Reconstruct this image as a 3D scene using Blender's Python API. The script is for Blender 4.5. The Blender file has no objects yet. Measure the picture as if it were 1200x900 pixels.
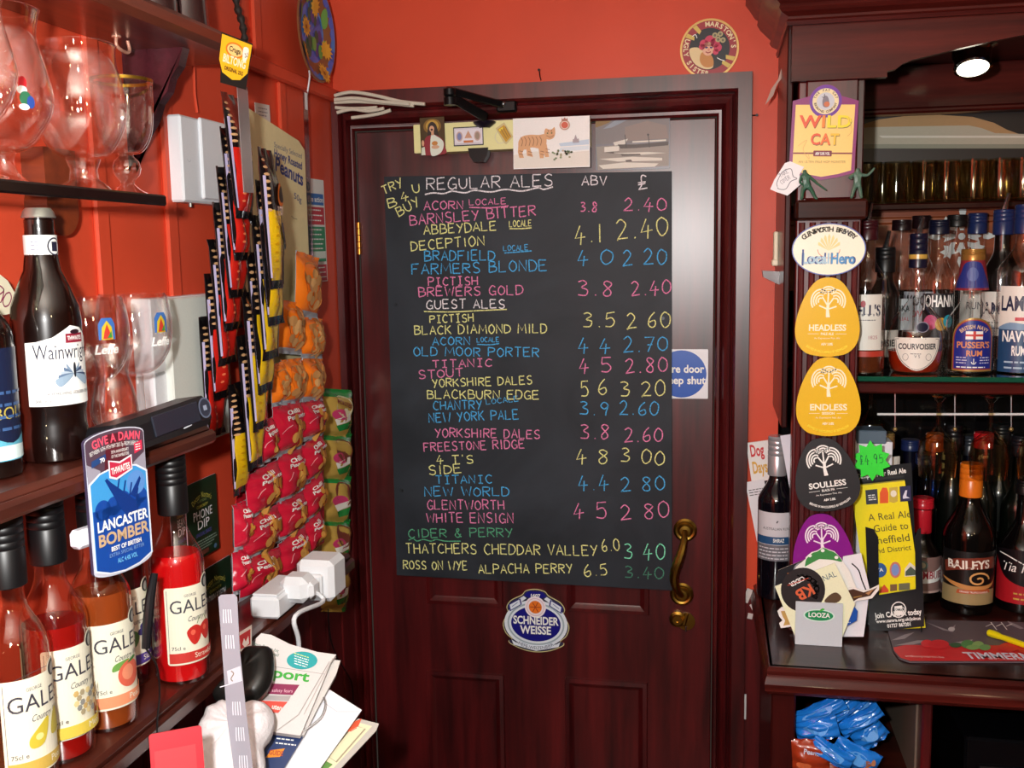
import bpy, bmesh, math, random
from mathutils import Matrix, Vector, Euler
R_ = math.radians
random.seed(7)
scn = bpy.context.scene
COL = scn.collection
# ------------------------------------------------------------------ camera
CAM = Vector((0.0, -2.10, 1.70))
FPX = 1191.5                      # focal length in pixels of a 1200 px wide frame
CAMROT = (Matrix.Rotation(R_(11.355), 3, 'Z') @ Matrix.Rotation(R_(-7.279), 3, 'X') @ Matrix.Rotation(R_(0.942), 3, 'Y'))
cd = bpy.data.cameras.new('camera')
cd.sensor_fit = 'HORIZONTAL'; cd.sensor_width = 36.0; cd.lens = FPX * 36.0 / 1200.0
cd.clip_start = 0.02; cd.clip_end = 50
cam = bpy.data.objects.new('camera', cd); COL.objects.link(cam)
cam.matrix_world = Matrix.Translation(CAM) @ (CAMROT @ Matrix.Rotation(R_(90), 3, 'X')).to_4x4()
scn.camera = cam
# ------------------------------------------------------------------ light and exposure
scn.view_settings.view_transform = 'Standard'
scn.view_settings.look = 'None'
scn.view_settings.gamma = 1.0
scn.view_settings.use_curve_mapping = False
scn.view_settings.exposure = 0.0
scn.cycles.transparent_max_bounces = 48; scn.cycles.max_bounces = 12
wd = bpy.data.worlds.new('pub_interior_glow'); scn.world = wd; wd.use_nodes = True
wd.node_tree.nodes['Background'].inputs[0].default_value = (1.0, 0.86, 0.70, 1)
wd.node_tree.nodes['Background'].inputs[1].default_value = 0.035
def lamp(name, kind, loc, power, colr, size=0.02, rot=None):
    l = bpy.data.lights.new(name, kind); l.energy = power; l.color = colr
    if kind == 'AREA': l.size = size
    else: l.shadow_soft_size = size
    o = bpy.data.objects.new(name, l); o.location = loc
    if rot: o.rotation_euler = rot
    COL.objects.link(o); return o
lamp('camera_flash', 'POINT', (-0.11, -2.09, 1.765), 86, (1.0, 0.985, 0.965), 0.022)
lamp('glint_light_left', 'POINT', (-0.55, -2.5, 2.15), 4.0, (1.0, 0.80, 0.55), 0.04)  # unseen warm light added behind the camera for golden glints on glass
lamp('glint_light_right', 'POINT', (0.9, -2.3, 2.0), 4.0, (1.0, 0.72, 0.40), 0.05)  # second added glint light, no fitting modelled
lamp('sparkle_light', 'POINT', (0.45, -3.1, 2.05), 5.0, (1.0, 0.78, 0.45), 0.04)  # unseen light added further back to make the glassware sparkle
lamp('sparkle_light', 'POINT', (-0.35, -3.0, 1.45), 2.0, (1.0, 0.78, 0.45), 0.03)  # lower one of the added sparkle lights
# ------------------------------------------------------------------ pixel helpers: a pixel of the 1200x900 frame onto a real plane
def ray(px, py): return CAMROT @ Vector(((px-600)/FPX, 1.0, -(py-450)/FPX))
def PX(px, py, x): d = ray(px, py); return CAM + d*((x-CAM.x)/d.x)
def PY(px, py, y): d = ray(px, py); return CAM + d*((y-CAM.y)/d.y)
def PZ(px, py, z): d = ray(px, py); return CAM + d*((z-CAM.z)/d.z)
def PP(px, py, P0, n): d = ray(px, py); return CAM + d*((P0-CAM).dot(n)/d.dot(n))
def frame(o, u, v):
    """matrix with axes u, v, u x v at o (a face seen from the side its normal points to)"""
    u = Vector(u).normalized(); v = Vector(v); v = (v - u*v.dot(u)).normalized(); n = u.cross(v)
    M = Matrix.Identity(4)
    for i in range(3): M[i][0] = u[i]; M[i][1] = v[i]; M[i][2] = n[i]; M[i][3] = o[i]
    return M
def quad(tl, tr, br, bl, un):
    """four pixels on a plane -> (matrix at the middle, width, height)"""
    a, b, c, d = [un(*p) for p in (tl, tr, br, bl)]
    o = (a+b+c+d)/4; u = ((b-a)+(c-d))/2; v = ((a-d)+(b-c))/2
    return frame(o, u, v), u.length, v.length
# ------------------------------------------------------------------ materials
MATS = {}
def lin(h):
    h = h.lstrip('#'); o = []
    for i in (0, 2, 4):
        c = int(h[i:i+2], 16)/255.0
        o.append(c/12.92 if c <= 0.04045 else ((c+0.055)/1.055)**2.4)
    return (o[0], o[1], o[2], 1.0)
def newmat(name):
    m = bpy.data.materials.new(name); m.use_nodes = True
    nt = m.node_tree; return m, nt, nt.nodes['Principled BSDF']
def ink(h, rough=0.45, metal=0.0, coat=0.0, key=None):
    """printed / painted / moulded plain colour with a trace of unevenness"""
    k = (h, rough, metal, coat)
    if k in MATS: return MATS[k]
    m, nt, b = newmat('paint_%s_%d' % (h.strip('#'), len(MATS)))
    c = lin(h)
    nz = nt.nodes.new('ShaderNodeTexNoise'); nz.inputs['Scale'].default_value = 60
    mx = nt.nodes.new('ShaderNodeMix'); mx.data_type = 'RGBA'
    mx.inputs[6].default_value = tuple(x*0.93 for x in c[:3])+(1,); mx.inputs[7].default_value = tuple(min(1, x*1.05) for x in c[:3])+(1,)
    nt.links.new(nz.outputs['Fac'], mx.inputs[0]); nt.links.new(mx.outputs[2], b.inputs['Base Color'])
    b.inputs['Roughness'].default_value = rough; b.inputs['Metallic'].default_value = metal
    b.inputs['Coat Weight'].default_value = coat; b.inputs['Coat Roughness'].default_value = 0.08
    MATS[k] = m; return m
def wood(name, dark, light, axis='Z', rough=0.30, coat=0.5, scale=9.0, coatr=0.2):
    if name in MATS: return MATS[name]
    m, nt, b = newmat(name)
    tc = nt.nodes.new('ShaderNodeTexCoord'); mp = nt.nodes.new('ShaderNodeMapping')
    s = {'X': (0.6, 7, 7), 'Y': (7, 0.6, 7), 'Z': (7, 7, 0.6)}[axis]; mp.inputs['Scale'].default_value = s
    nt.links.new(tc.outputs['Object'], mp.inputs['Vector'])
    n1 = nt.nodes.new('ShaderNodeTexNoise'); n1.inputs['Scale'].default_value = scale*0.35; n1.inputs['Detail'].default_value = 3
    n2 = nt.nodes.new('ShaderNodeTexNoise'); n2.inputs['Scale'].default_value = scale; n2.inputs['Detail'].default_value = 6; n2.inputs['Roughness'].default_value = 0.65
    for n in (n1, n2): nt.links.new(mp.outputs['Vector'], n.inputs['Vector'])
    ad = nt.nodes.new('ShaderNodeMath'); ad.operation = 'MULTIPLY_ADD'; ad.inputs[1].default_value = 0.6
    nt.links.new(n1.outputs['Fac'], ad.inputs[0])
    ml = nt.nodes.new('ShaderNodeMath'); ml.operation = 'MULTIPLY'; ml.inputs[1].default_value = 0.4
    nt.links.new(n2.outputs['Fac'], ml.inputs[0]); nt.links.new(ml.outputs[0], ad.inputs[2])
    rp = nt.nodes.new('ShaderNodeValToRGB'); rp.color_ramp.elements[0].position = 0.36; rp.color_ramp.elements[1].position = 0.66
    rp.color_ramp.elements[0].color = lin(dark); rp.color_ramp.elements[1].color = lin(light)
    nt.links.new(ad.outputs[0], rp.inputs[0]); nt.links.new(rp.outputs[0], b.inputs['Base Color'])
    b.inputs['Roughness'].default_value = rough; b.inputs['Coat Weight'].default_value = coat; b.inputs['Coat Roughness'].default_value = coatr
    bp = nt.nodes.new('ShaderNodeBump'); bp.inputs['Strength'].default_value = 0.06; bp.inputs['Distance'].default_value = 0.002
    nt.links.new(n2.outputs['Fac'], bp.inputs['Height']); nt.links.new(bp.outputs[0], b.inputs['Normal'])
    MATS[name] = m; return m
def plaster(name, h, rough=0.42, bump=0.12, coat=0.0):
    m, nt, b = newmat(name); c = lin(h)
    tc = nt.nodes.new('ShaderNodeTexCoord')
    nz = nt.nodes.new('ShaderNodeTexNoise'); nz.inputs['Scale'].default_value = 3.0; nz.inputs['Detail'].default_value = 5
    n2 = nt.nodes.new('ShaderNodeTexNoise'); n2.inputs['Scale'].default_value = 45; n2.inputs['Detail'].default_value = 4
    nt.links.new(tc.outputs['Object'], nz.inputs['Vector']); nt.links.new(tc.outputs['Object'], n2.inputs['Vector'])
    rp = nt.nodes.new('ShaderNodeValToRGB'); rp.color_ramp.elements[0].position = 0.3; rp.color_ramp.elements[1].position = 0.75
    rp.color_ramp.elements[0].color = tuple(x*0.88 for x in c[:3])+(1,); rp.color_ramp.elements[1].color = tuple(min(1, x*1.1) for x in c[:3])+(1,)
    nt.links.new(nz.outputs['Fac'], rp.inputs[0]); nt.links.new(rp.outputs[0], b.inputs['Base Color'])
    bp = nt.nodes.new('ShaderNodeBump'); bp.inputs['Strength'].default_value = bump; bp.inputs['Distance'].default_value = 0.003
    nt.links.new(n2.outputs['Fac'], bp.inputs['Height']); nt.links.new(bp.outputs[0], b.inputs['Normal'])
    b.inputs['Roughness'].default_value = rough; b.inputs['Coat Weight'].default_value = coat; b.inputs['Specular IOR Level'].default_value = 0.3
    MATS[name] = m; return m
def glassy(name, tint, edge=None, ior=1.5, rough=0.03, body=None, bodyfac=0.0, gain=1.0):
    """clear or coloured glass wall: light passes through tinted, edges denser, sharp reflections"""
    if name in MATS: return MATS[name]
    m = bpy.data.materials.new(name); m.use_nodes = True; nt = m.node_tree
    nt.nodes.clear(); out = nt.nodes.new('ShaderNodeOutputMaterial')
    lw = nt.nodes.new('ShaderNodeLayerWeight'); lw.inputs['Blend'].default_value = 0.5
    def mth(op, a, b):
        n = nt.nodes.new('ShaderNodeMath'); n.operation = op; nt.links.new(a, n.inputs[0]); n.inputs[1].default_value = b; return n.outputs[0]
    face = lw.outputs['Facing']
    tr = nt.nodes.new('ShaderNodeBsdfTransparent'); mc = nt.nodes.new('ShaderNodeMix'); mc.data_type = 'RGBA'
    e = edge or tint
    mc.inputs[6].default_value = lin(tint); mc.inputs[7].default_value = lin(e)
    nt.links.new(mth('POWER', face, 4.0), mc.inputs[0]); nt.links.new(mc.outputs[2], tr.inputs['Color'])
    src = tr
    if body:
        df = nt.nodes.new('ShaderNodeBsdfPrincipled'); df.inputs['Base Color'].default_value = lin(body); df.inputs['Roughness'].default_value = 0.3
        m1 = nt.nodes.new('ShaderNodeMixShader'); m1.inputs[0].default_value = bodyfac
        nt.links.new(tr.outputs[0], m1.inputs[1]); nt.links.new(df.outputs[0], m1.inputs[2]); src = m1
    gl = nt.nodes.new('ShaderNodeBsdfGlossy'); gl.inputs['Roughness'].default_value = rough
    gl.inputs['Color'].default_value = (gain, gain, gain, 1)
    fres = mth('ADD', mth('MULTIPLY', mth('POWER', face, 4.0), 0.70), 1.4*((ior-1)/(ior+1))**2)
    mx = nt.nodes.new('ShaderNodeMixShader')
    nt.links.new(fres, mx.inputs[0]); nt.links.new(src.outputs[0], mx.inputs[1]); nt.links.new(gl.outputs[0], mx.inputs[2])
    nt.links.new(mx.outputs[0], out.inputs['Surface'])
    MATS[name] = m; return m
# ------------------------------------------------------------------ mesh builder
class MB:
    def __init__(s): s.v = []; s.f = []; s.m = []; s.mats = []
    def mi(s, mat):
        if mat not in s.mats: s.mats.append(mat)
        return s.mats.index(mat)
    def face(s, pts, mat):
        b = len(s.v); s.v += [Vector(p) for p in pts]; s.f.append(tuple(range(b, b+len(pts)))); s.m.append(s.mi(mat))
    def mesh(s, vs, fs, mat):
        b = len(s.v); s.v += [Vector(p) for p in vs]; k = s.mi(mat)
        for f in fs: s.f.append(tuple(i+b for i in f)); s.m.append(k)
    def box(s, c, size, mat, bev=0.0015, M=None):
        bm = bmesh.new(); bmesh.ops.create_cube(bm, size=1.0)
        for v in bm.verts: v.co = Vector((v.co.x*size[0], v.co.y*size[1], v.co.z*size[2]))
        b = min(bev, 0.45*min(size))
        if b > 0: bmesh.ops.bevel(bm, geom=list(bm.edges), offset=b, segments=1, affect='EDGES', profile=0.5)
        bm.verts.index_update()
        T = Matrix.Translation(Vector(c)) @ (M or Matrix.Identity(4))
        s.mesh([T @ v.co for v in bm.verts], [[v.index for v in f.verts] for f in bm.faces], mat); bm.free(); return s
    def lathe(s, prof, mat, seg=28, c=(0, 0, 0), a0=0, a1=360, M=None):
        full = abs(a1-a0) >= 360; n = seg if full else seg+1; c = Vector(c); vs = []; fs = []
        for (r, z) in prof:
            for i in range(n):
                a = R_(a0 + (a1-a0)*i/seg); p = Vector((r*math.cos(a), r*math.sin(a), z))
                vs.append((M @ p if M else p) + c)
        for j in range(len(prof)-1):
            for i in range(seg):
                k = (i+1) % n if full else i+1
                fs.append((j*n+i, j*n+k, (j+1)*n+k, (j+1)*n+i))
        s.mesh(vs, fs, mat); return s
    def tube(s, pts, r, mat, seg=8, rs=None):
        pts = [Vector(p) for p in pts]; vs = []; fs = []; n = len(pts); up = None
        for i, p in enumerate(pts):
            d = (pts[min(i+1, n-1)]-pts[max(i-1, 0)]).normalized()
            if up is None: up = d.orthogonal().normalized()
            up = (up - d*up.dot(d)).normalized(); w = d.cross(up); rr = rs[i] if rs else r
            for k in range(seg):
                a = 2*math.pi*k/seg; vs.append(p + (up*math.cos(a)+w*math.sin(a))*rr)
        for i in range(n-1):
            for k in range(seg):
                l = (k+1) % seg; fs.append((i*seg+k, i*seg+l, (i+1)*seg+l, (i+1)*seg+k))
        fs.append(tuple(range(seg))[::-1]); fs.append(tuple(range((n-1)*seg, n*seg)))
        s.mesh(vs, fs, mat); return s
    def sphere(s, c, r, mat, sx=1, sy=1, sz=1, seg=14):
        prof = [(r*math.sin(math.pi*j/8)+1e-6, -r*math.cos(math.pi*j/8)) for j in range(9)]
        s.lathe(prof, mat, seg, c, M=Matrix.Diagonal((sx, sy, sz)).to_4x4()); return s
    def sweep(s, prof, path, mat, closed=False):
        """profile (a,b) pairs swept along 2-D mitred path given as list of (origin, da, db) frames"""
        vs = []; fs = []; n = len(prof)
        for (o, da, db) in path:
            for (a, b) in prof: vs.append(Vector(o)+Vector(da)*a+Vector(db)*b)
        for i in range(len(path)-1):
            for k in range(n-1): fs.append((i*n+k, i*n+k+1, (i+1)*n+k+1, (i+1)*n+k))
        s.mesh(vs, fs, mat); return s
    def build(s, name, parent=None, M=None, sharp=35):
        me = bpy.data.meshes.new(name); me.from_pydata([tuple(v) for v in s.v], [], s.f)
        for m in s.mats: me.materials.append(m)
        me.polygons.foreach_set('material_index', s.m)
        me.polygons.foreach_set('use_smooth', [True]*len(s.f)); me.update()
        me.set_sharp_from_angle(angle=R_(sharp))
        o = bpy.data.objects.new(name, me); COL.objects.link(o)
        if parent: o.parent = parent
        if M is not None: o.matrix_local = M
        return o
def tag(o, label, cat, group=None):
    o['label'] = label; o['category'] = cat
    if group: o['group'] = group
    return o
def thing(name, label, cat, M=None, group=None):
    o = bpy.data.objects.new(name, None); o.empty_display_size = 0.03; COL.objects.link(o)
    if M is not None: o.matrix_world = M if isinstance(M, Matrix) else Matrix.Translation(Vector(M))
    return tag(o, label, cat, group)
def struct(o, label=None):
    o['kind'] = 'structure'
    if label: o['label'] = label
    return o
def lab(o, t): o['label'] = t; return o
def at(x, y, z, rz=0): return Matrix.Translation((x, y, z)) @ Matrix.Rotation(R_(rz), 4, 'Z')
# ------------------------------------------------------------------ lettering: glyph outlines of the built-in font, cached once
GL = {}
def load_glyphs():
    chars = [chr(c) for c in range(33, 127)] + ['£', '°']
    for style, off in (('r', 0.0), ('b', 0.028)):
        cu = bpy.data.curves.new('type', 'FONT'); cu.resolution_u = 3; cu.offset = off
        ob = bpy.data.objects.new('type', cu); COL.objects.link(ob)
        def wid(t):
            cu.body = t; bpy.context.view_layer.update(); e = ob.evaluated_get(bpy.context.evaluated_depsgraph_get())
            me = e.to_mesh(); vs = [(v.co.x, v.co.y) for v in me.vertices]; fs = [tuple(p.vertices) for p in me.polygons]; e.to_mesh_clear()
            return vs, fs
        base = max(v[0] for v in wid('||')[0]) - max(v[0] for v in wid('|')[0])
        for ch in chars:
            vs, fs = wid(ch); w = wid('|'+ch+'|')[0]; adv = max(v[0] for v in w) - max(v[0] for v in wid('|')[0]) - base
            GL[(style, ch)] = (vs, fs, adv)
        GL[(style, ' ')] = ([], [], 0.32)
        bpy.data.objects.remove(ob); bpy.data.curves.remove(cu)
load_glyphs()
CAPH = max(v[1] for v in GL[('r', 'H')][0])
def twidth(t, style): return sum(GL[(style, c)][2] for c in t)
# ------------------------------------------------------------------ flat or wrapped printed pieces
def clip(poly, x, keep_right):
    o = []; n = len(poly)
    for i in range(n):
        a, b = poly[i], poly[(i+1) % n]; ia = (a[0] >= x) == keep_right; ib = (b[0] >= x) == keep_right
        if ia: o.append(a)
        if ia != ib and abs(a[0]-b[0]) > 1e-12:
            t = (x-a[0])/(b[0]-a[0]); o.append((x, a[1]+t*(b[1]-a[1])))
    return o
def ell(cx, cy, rx, ry=None, n=32, a0=0, a1=360):
    ry = ry or rx
    k = n if abs(a1-a0) >= 360 else n+1
    return [(cx+rx*math.cos(R_(a0+(a1-a0)*i/n)), cy+ry*math.sin(R_(a0+(a1-a0)*i/n))) for i in range(k)]
def rect(x0, y0, x1, y1, r=0.0, n=5):
    if r <= 0: return [(x0, y0), (x1, y0), (x1, y1), (x0, y1)]
    o = []
    for cx, cy, a in ((x1-r, y0+r, -90), (x1-r, y1-r, 0), (x0+r, y1-r, 90), (x0+r, y0+r, 180)):
        o += [(cx+r*math.cos(R_(a+90*i/n)), cy+r*math.sin(R_(a+90*i/n))) for i in range(n+1)]
    return o
def spline(pts, n=6, closed=False):
    P = [Vector(p) for p in pts]; o = []; m = len(P)
    rng = range(m) if closed else range(m-1)
    for i in rng:
        if closed: p0, p1, p2, p3 = P[i-1], P[i], P[(i+1) % m], P[(i+2) % m]
        else: p0, p1, p2, p3 = P[max(i-1, 0)], P[i], P[i+1], P[min(i+2, m-1)]
        for k in range(n):
            t = k/n
            o.append(tuple(0.5*((2*p1)+(p2-p0)*t+(2*p0-5*p1+4*p2-p3)*t*t+(3*p1-p0-3*p2+p3)*t**3)))
    if not closed: o.append(tuple(P[-1]))
    return o
def scaled(poly, k, c=(0, 0)): return [(c[0]+(x-c[0])*k, c[1]+(y-c[1])*k) for x, y in poly]
class Flat(MB):
    """printed piece: local u right, v up, h towards the viewer; fn maps (u,v,h) to a curved surface"""
    def __init__(s, fn=None, du=None, h0=0.0, step=0.00012):
        super().__init__(); s.fn = fn or (lambda u, v, h: Vector((u, v, h))); s.du = du; s.h = h0; s.step = step
    def up(s): s.h += s.step; return s.h
    def slab(s, poly, t, mat, side=None):
        n = len(poly)
        if sum(poly[i][0]*poly[(i+1) % n][1]-poly[(i+1) % n][0]*poly[i][1] for i in range(n)) < 0: poly = poly[::-1]
        s.face([s.fn(u, v, s.h+t) for u, v in poly], mat); s.face([s.fn(u, v, s.h) for u, v in poly[::-1]], side or mat)
        for i in range(n):
            a, b = poly[i], poly[(i+1) % n]
            s.face([s.fn(a[0], a[1], s.h), s.fn(b[0], b[1], s.h), s.fn(b[0], b[1], s.h+t), s.fn(a[0], a[1], s.h+t)], side or mat)
        s.h += t; return s
    def shape(s, poly, mat, layer=True):
        if layer: s.up()
        n = len(poly)
        if sum(poly[i][0]*poly[(i+1) % n][1]-poly[(i+1) % n][0]*poly[i][1] for i in range(n)) < 0: poly = poly[::-1]
        if s.du:
            x0 = min(p[0] for p in poly); x1 = max(p[0] for p in poly); k = max(1, math.ceil((x1-x0)/s.du))
            for i in range(k):
                q = poly
                if i > 0: q = clip(q, x0+(x1-x0)*i/k, True)
                if i < k-1 and len(q) > 2: q = clip(q, x0+(x1-x0)*(i+1)/k, False)
                if len(q) > 2: s.face([s.fn(u, v, s.h) for u, v in q], mat)
        else: s.face([s.fn(u, v, s.h) for u, v in poly], mat)
        return s
    def stroke(s, pts, w, mat, layer=True):
        if layer: s.up()
        P = [Vector((p[0], p[1])) for p in pts]; n = len(P); L = []; Rr = []
        for i in range(n):
            d = P[min(i+1, n-1)]-P[max(i-1, 0)]
            if d.length < 1e-9: d = Vector((1, 0))
            d.normalize(); q = Vector((-d.y, d.x))*w/2; L.append(P[i]+q); Rr.append(P[i]-q)
        vs = [s.fn(p.x, p.y, s.h) for p in L]+[s.fn(p.x, p.y, s.h) for p in Rr]
        s.mesh(vs, [(n+i, n+i+1, i+1, i) for i in range(n-1)], mat); return s
    def ring(s, poly, w, mat):
        return s.stroke(list(poly)+[poly[0], poly[1]], w, mat)
    def text(s, t, x, y, h, mat, w=None, bold=False, al='c', rot=0, shear=0.0, arc=None, fitmax=False, layer=True):
        """cap height h, baseline y; w squeezes to that width; arc=(radius) bends on a circle centred below (neg: above) the baseline"""
        if layer: s.up()
        st = 'b' if bold else 'r'; k = h/CAPH; tw = twidth(t, st)*k; sx = 1.0
        if w and tw > 0 and (not fitmax or tw > w): sx = w/tw; tw = w
        x0 = {'c': -tw/2, 'l': 0, 'r': -tw}[al]; cr, sr = math.cos(R_(rot)), math.sin(R_(rot)); pen = x0; km = s.mi(mat)
        for ch in t:
            vs, fs, adv = GL.get((st, ch), ([], [], 0.3)); a = adv*k*sx; mid = pen+a/2; out = []
            for (gx, gy) in vs:
                u = gx*k*sx; v = gy*k; u += v*shear
                if arc:
                    ang = mid/arc; uu = u-a/2; r = arc+v
                    px_ = r*math.sin(ang)+uu*math.cos(ang); py_ = r*math.cos(ang)-arc-uu*math.sin(ang)
                else: px_, py_ = pen+u, v
                out.append(s.fn(x+px_*cr-py_*sr, y+px_*sr+py_*cr, s.h))
            b = len(s.v); s.v += out
            for f in fs: s.f.append(tuple(i+b for i in f)); s.m.append(km)
            pen += a
        return s
    def lines(s, x0, x1, y, n, dy, th, mat, ragged=0.25):
        """rows of small print as thin bars broken into words"""
        s.up()
        for i in range(n):
            x = x0; e = x1-(x1-x0)*ragged*random.random()
            while x < e:
                l = min(e-x, th*random.uniform(1.5, 5)); yy = y-i*dy
                s.shape([(x, yy-th/2), (x+l, yy-th/2), (x+l, yy+th/2), (x, yy+th/2)], mat, layer=False); x += l+th*0.8
        return s
def cyl(R, zoff=0.0, phi=0.0):
    return lambda u, v, h: Vector(((R+h)*math.sin(u/R+R_(phi)), -(R+h)*math.cos(u/R+R_(phi)), v+zoff))
WHITE = ink('#f2f2ee', 0.4); BLACK = ink('#0d0c0e', 0.4); CREAM = ink('#efe6c8', 0.5); GOLD = ink('#c9a24a', 0.35)
# ================================================================== THE SETTING
RED = plaster('red_wall_paint', '#d64c30', 0.45, 0.10, 0.0)
MAHOG = wood('mahogany_upright', '#2a0507', '#5f1315', 'Z', 0.34, 0.5, coatr=0.3)
MAHOGX = wood('mahogany_level', '#2a0807', '#5c1e18', 'X', 0.34, 0.25, coatr=0.1)
MAHOGY = wood('mahogany_along', '#2a0d0a', '#5e2a1c', 'Y', 0.30, 0.5)
DARKWOOD = wood('dark_bar_wood', '#1c0707', '#421210', 'Z', 0.34, 0.25, coatr=0.1)
DARKWOODX = wood('dark_bar_wood_level', '#1c0807', '#44180f', 'X', 0.34, 0.25, coatr=0.1)
for k_ in ('mahogany_level', 'dark_bar_wood', 'dark_bar_wood_level'): MATS[k_].node_tree.nodes['Principled BSDF'].inputs['Specular IOR Level'].default_value = 0.12
BRASS = ink('#b08a3c', 0.28, 1.0); STEEL = ink('#b9bcc0', 0.25, 1.0); BLKMET = ink('#1a1a1c', 0.35, 0.6)
WX = -0.79; WY = -0.02
b = MB(); b.box((WX-0.05, -1.55, 1.15), (0.10, 3.3, 2.3), RED, 0)
yb = [PX(118, 300, WX).y, PX(200, 300, WX).y, PX(328, 130, WX).y, PX(298, 40, WX).y, -1.45, -1.9]
for k, y in enumerate(yb):
    b.box((WX+0.004, y, (1.16+2.02)/2 if k != 3 else 2.13), (0.008, 0.030, (2.02-1.16) if k != 3 else 0.18), RED, 0.003)
struct(b.build('wall_left'))
b = MB(); b.box((WX+0.008, -1.5, 2.032), (0.016, 3.0, 0.026), RED, 0.004); struct(b.build('trim_1'), 'red painted rail along the left wall')
b = MB(); x0, x1 = -0.752, 0.0; DT = 1.963
AR = 0.066
b.box(((x1+AR-0.01+.126)/2, WY+0.11, 1.15), (.126-(x1+AR-0.01), 0.22, 2.3), RED, 0)
b.box((1.16, .20, 1.15), (2.09, .10, 2.3), RED, 0)
b.box((-0.367, WY+0.06, (DT+0.06+2.3)/2), (0.846, 0.12, 2.3-DT-0.06), RED, 0)
struct(b.build('wall_back'))
b = MB(); b.box((0.7, -1.55, -0.03), (3.2, 3.4, 0.06), wood('floor_boards', '#2a1710', '#4a2c1c', 'Y', 0.5, 0.1)); struct(b.build('floor'))
b = MB(); b.box((0.7, -1.55, 2.33), (3.2, 3.4, 0.10), ink('#d8d2c4', 0.8), 0); struct(b.build('ceiling'))
b = MB(); b.box((-0.30, WY-0.012, 2.255), (0.98, 0.025, 0.05), ink('#dcdcd8', 0.5), 0.004); struct(b.build('trim_2'), 'white coving above the red back wall')
b = MB(); b.box((2.2, -1.55, 1.15), (0.1, 3.4, 2.3), plaster('brown_wall_paint', '#5a4430', .6), 0); struct(b.build('wall_right'))
# dado of dark boards under the left shelf, and beside the door on the right
b = MB()
for k in range(16): b.box((WX+0.006, -0.045-0.085*k-0.03, 0.575), (0.012, 0.082, 1.15), MAHOG, 0.004)
struct(b.build('baseboard_left'), 'dark reddish board panelling under the left shelf')
zr = PY(880, 690, WY).z
b = MB(); b.box((x1+AR+0.04, WY-0.004, zr/2), (0.10, 0.008, zr), MAHOG, 0.002)
for (px, py, w, h, a) in ((876, 698, .012, .03, 20), (884, 710, .016, .012, -30), (879, 722, .010, .012, 10)):
    p = PY(px, py, WY-0.009); b.box(p, (w, 0.001, h), ink('#cfc4c0', 0.8), 0, Matrix.Rotation(R_(a), 4, 'Y'))
p = PY(871, 828, WY-0.009); b.box(p, (.012, .001, .055), ink('#d9d4d0', 0.8), 0)
struct(b.build('baseboard_back'), 'scuffed dark wood panelling right of the door')
# door frame: moulded architrave, mitred
prof = [(0, 0), (0, .010), (.004, .015), (.009, .016), (.011, .011), (.013, .018), (.018, .029), (.024, .033), (.029, .031), (.031, .024), (.034, .022), (.036, .038), (.040, .044), (.066, .044), (.066, .012)]
prof = prof[::-1]
b = MB(); db = (0, -1, 0)
b.sweep(prof, [((x0, 0, 0), (-.54, 0, 0), db), ((x0, 0, DT), (-.54, 0, 1.16), db), ((x1, 0, DT), (1, 0, 1.16), db), ((x1, 0, 0), (1, 0, 0), db)], MAHOG)
fr = struct(b.build('trim_3', sharp=25), 'dark mahogany moulded door frame')
# the door
leaf = MB(); leaf.box(((x0+x1)/2, 0.021, DT/2), (x1-x0-0.004, 0.042, DT-0.004), MAHOG, 0.002)
door = struct(leaf.build('door_1'), 'dark mahogany panelled fire door')
pan = [(0, 0), (.002, .006), (.010, .008), (.016, .003), (.020, .001)]
def panel(l, r, bz, tz):
    m = MB(); fr_ = [((l, 0, bz), (1, 0, 1), db), ((r, 0, bz), (-1, 0, 1), db), ((r, 0, tz), (-1, 0, -1), db), ((l, 0, tz), (1, 0, -1), db), ((l, 0, bz), (1, 0, 1), db)]
    m.sweep(pan[::-1], fr_, MAHOG); o = m.build('panel_moulding', door, sharp=20); return o
u1, u2, u3, u4 = [PY(*p, 0) for p in ((500, 707), (590, 712), (664, 716), (761, 721))]
panel(u1.x, u2.x, u1.z, 1.74); panel(u3.x, u4.x, u3.z, 1.74)
u1, u2, u3, u4 = [PY(*p, 0) for p in ((500, 784), (591, 790), (662, 793), (759, 801))]
panel(u1.x, u2.x, 0.16, u1.z); panel(u3.x, u4.x, 0.16, u3.z)
h = MB(); p = PY(417, 260, -0.002); q = PY(420, 298, -0.002); hp = (p+q)/2; zz = (p.z-q.z)/5
for k in range(5): h.lathe([(0, 0), (.0048, 0), (.0048, zz*.88), (0, zz*.88)], ink('#c07a34', 0.3, 1.0), 12, (x0+0.002, -0.004, q.z+k*zz))
lab(h.build('hinge', door), 'brass knuckled hinge')
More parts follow.
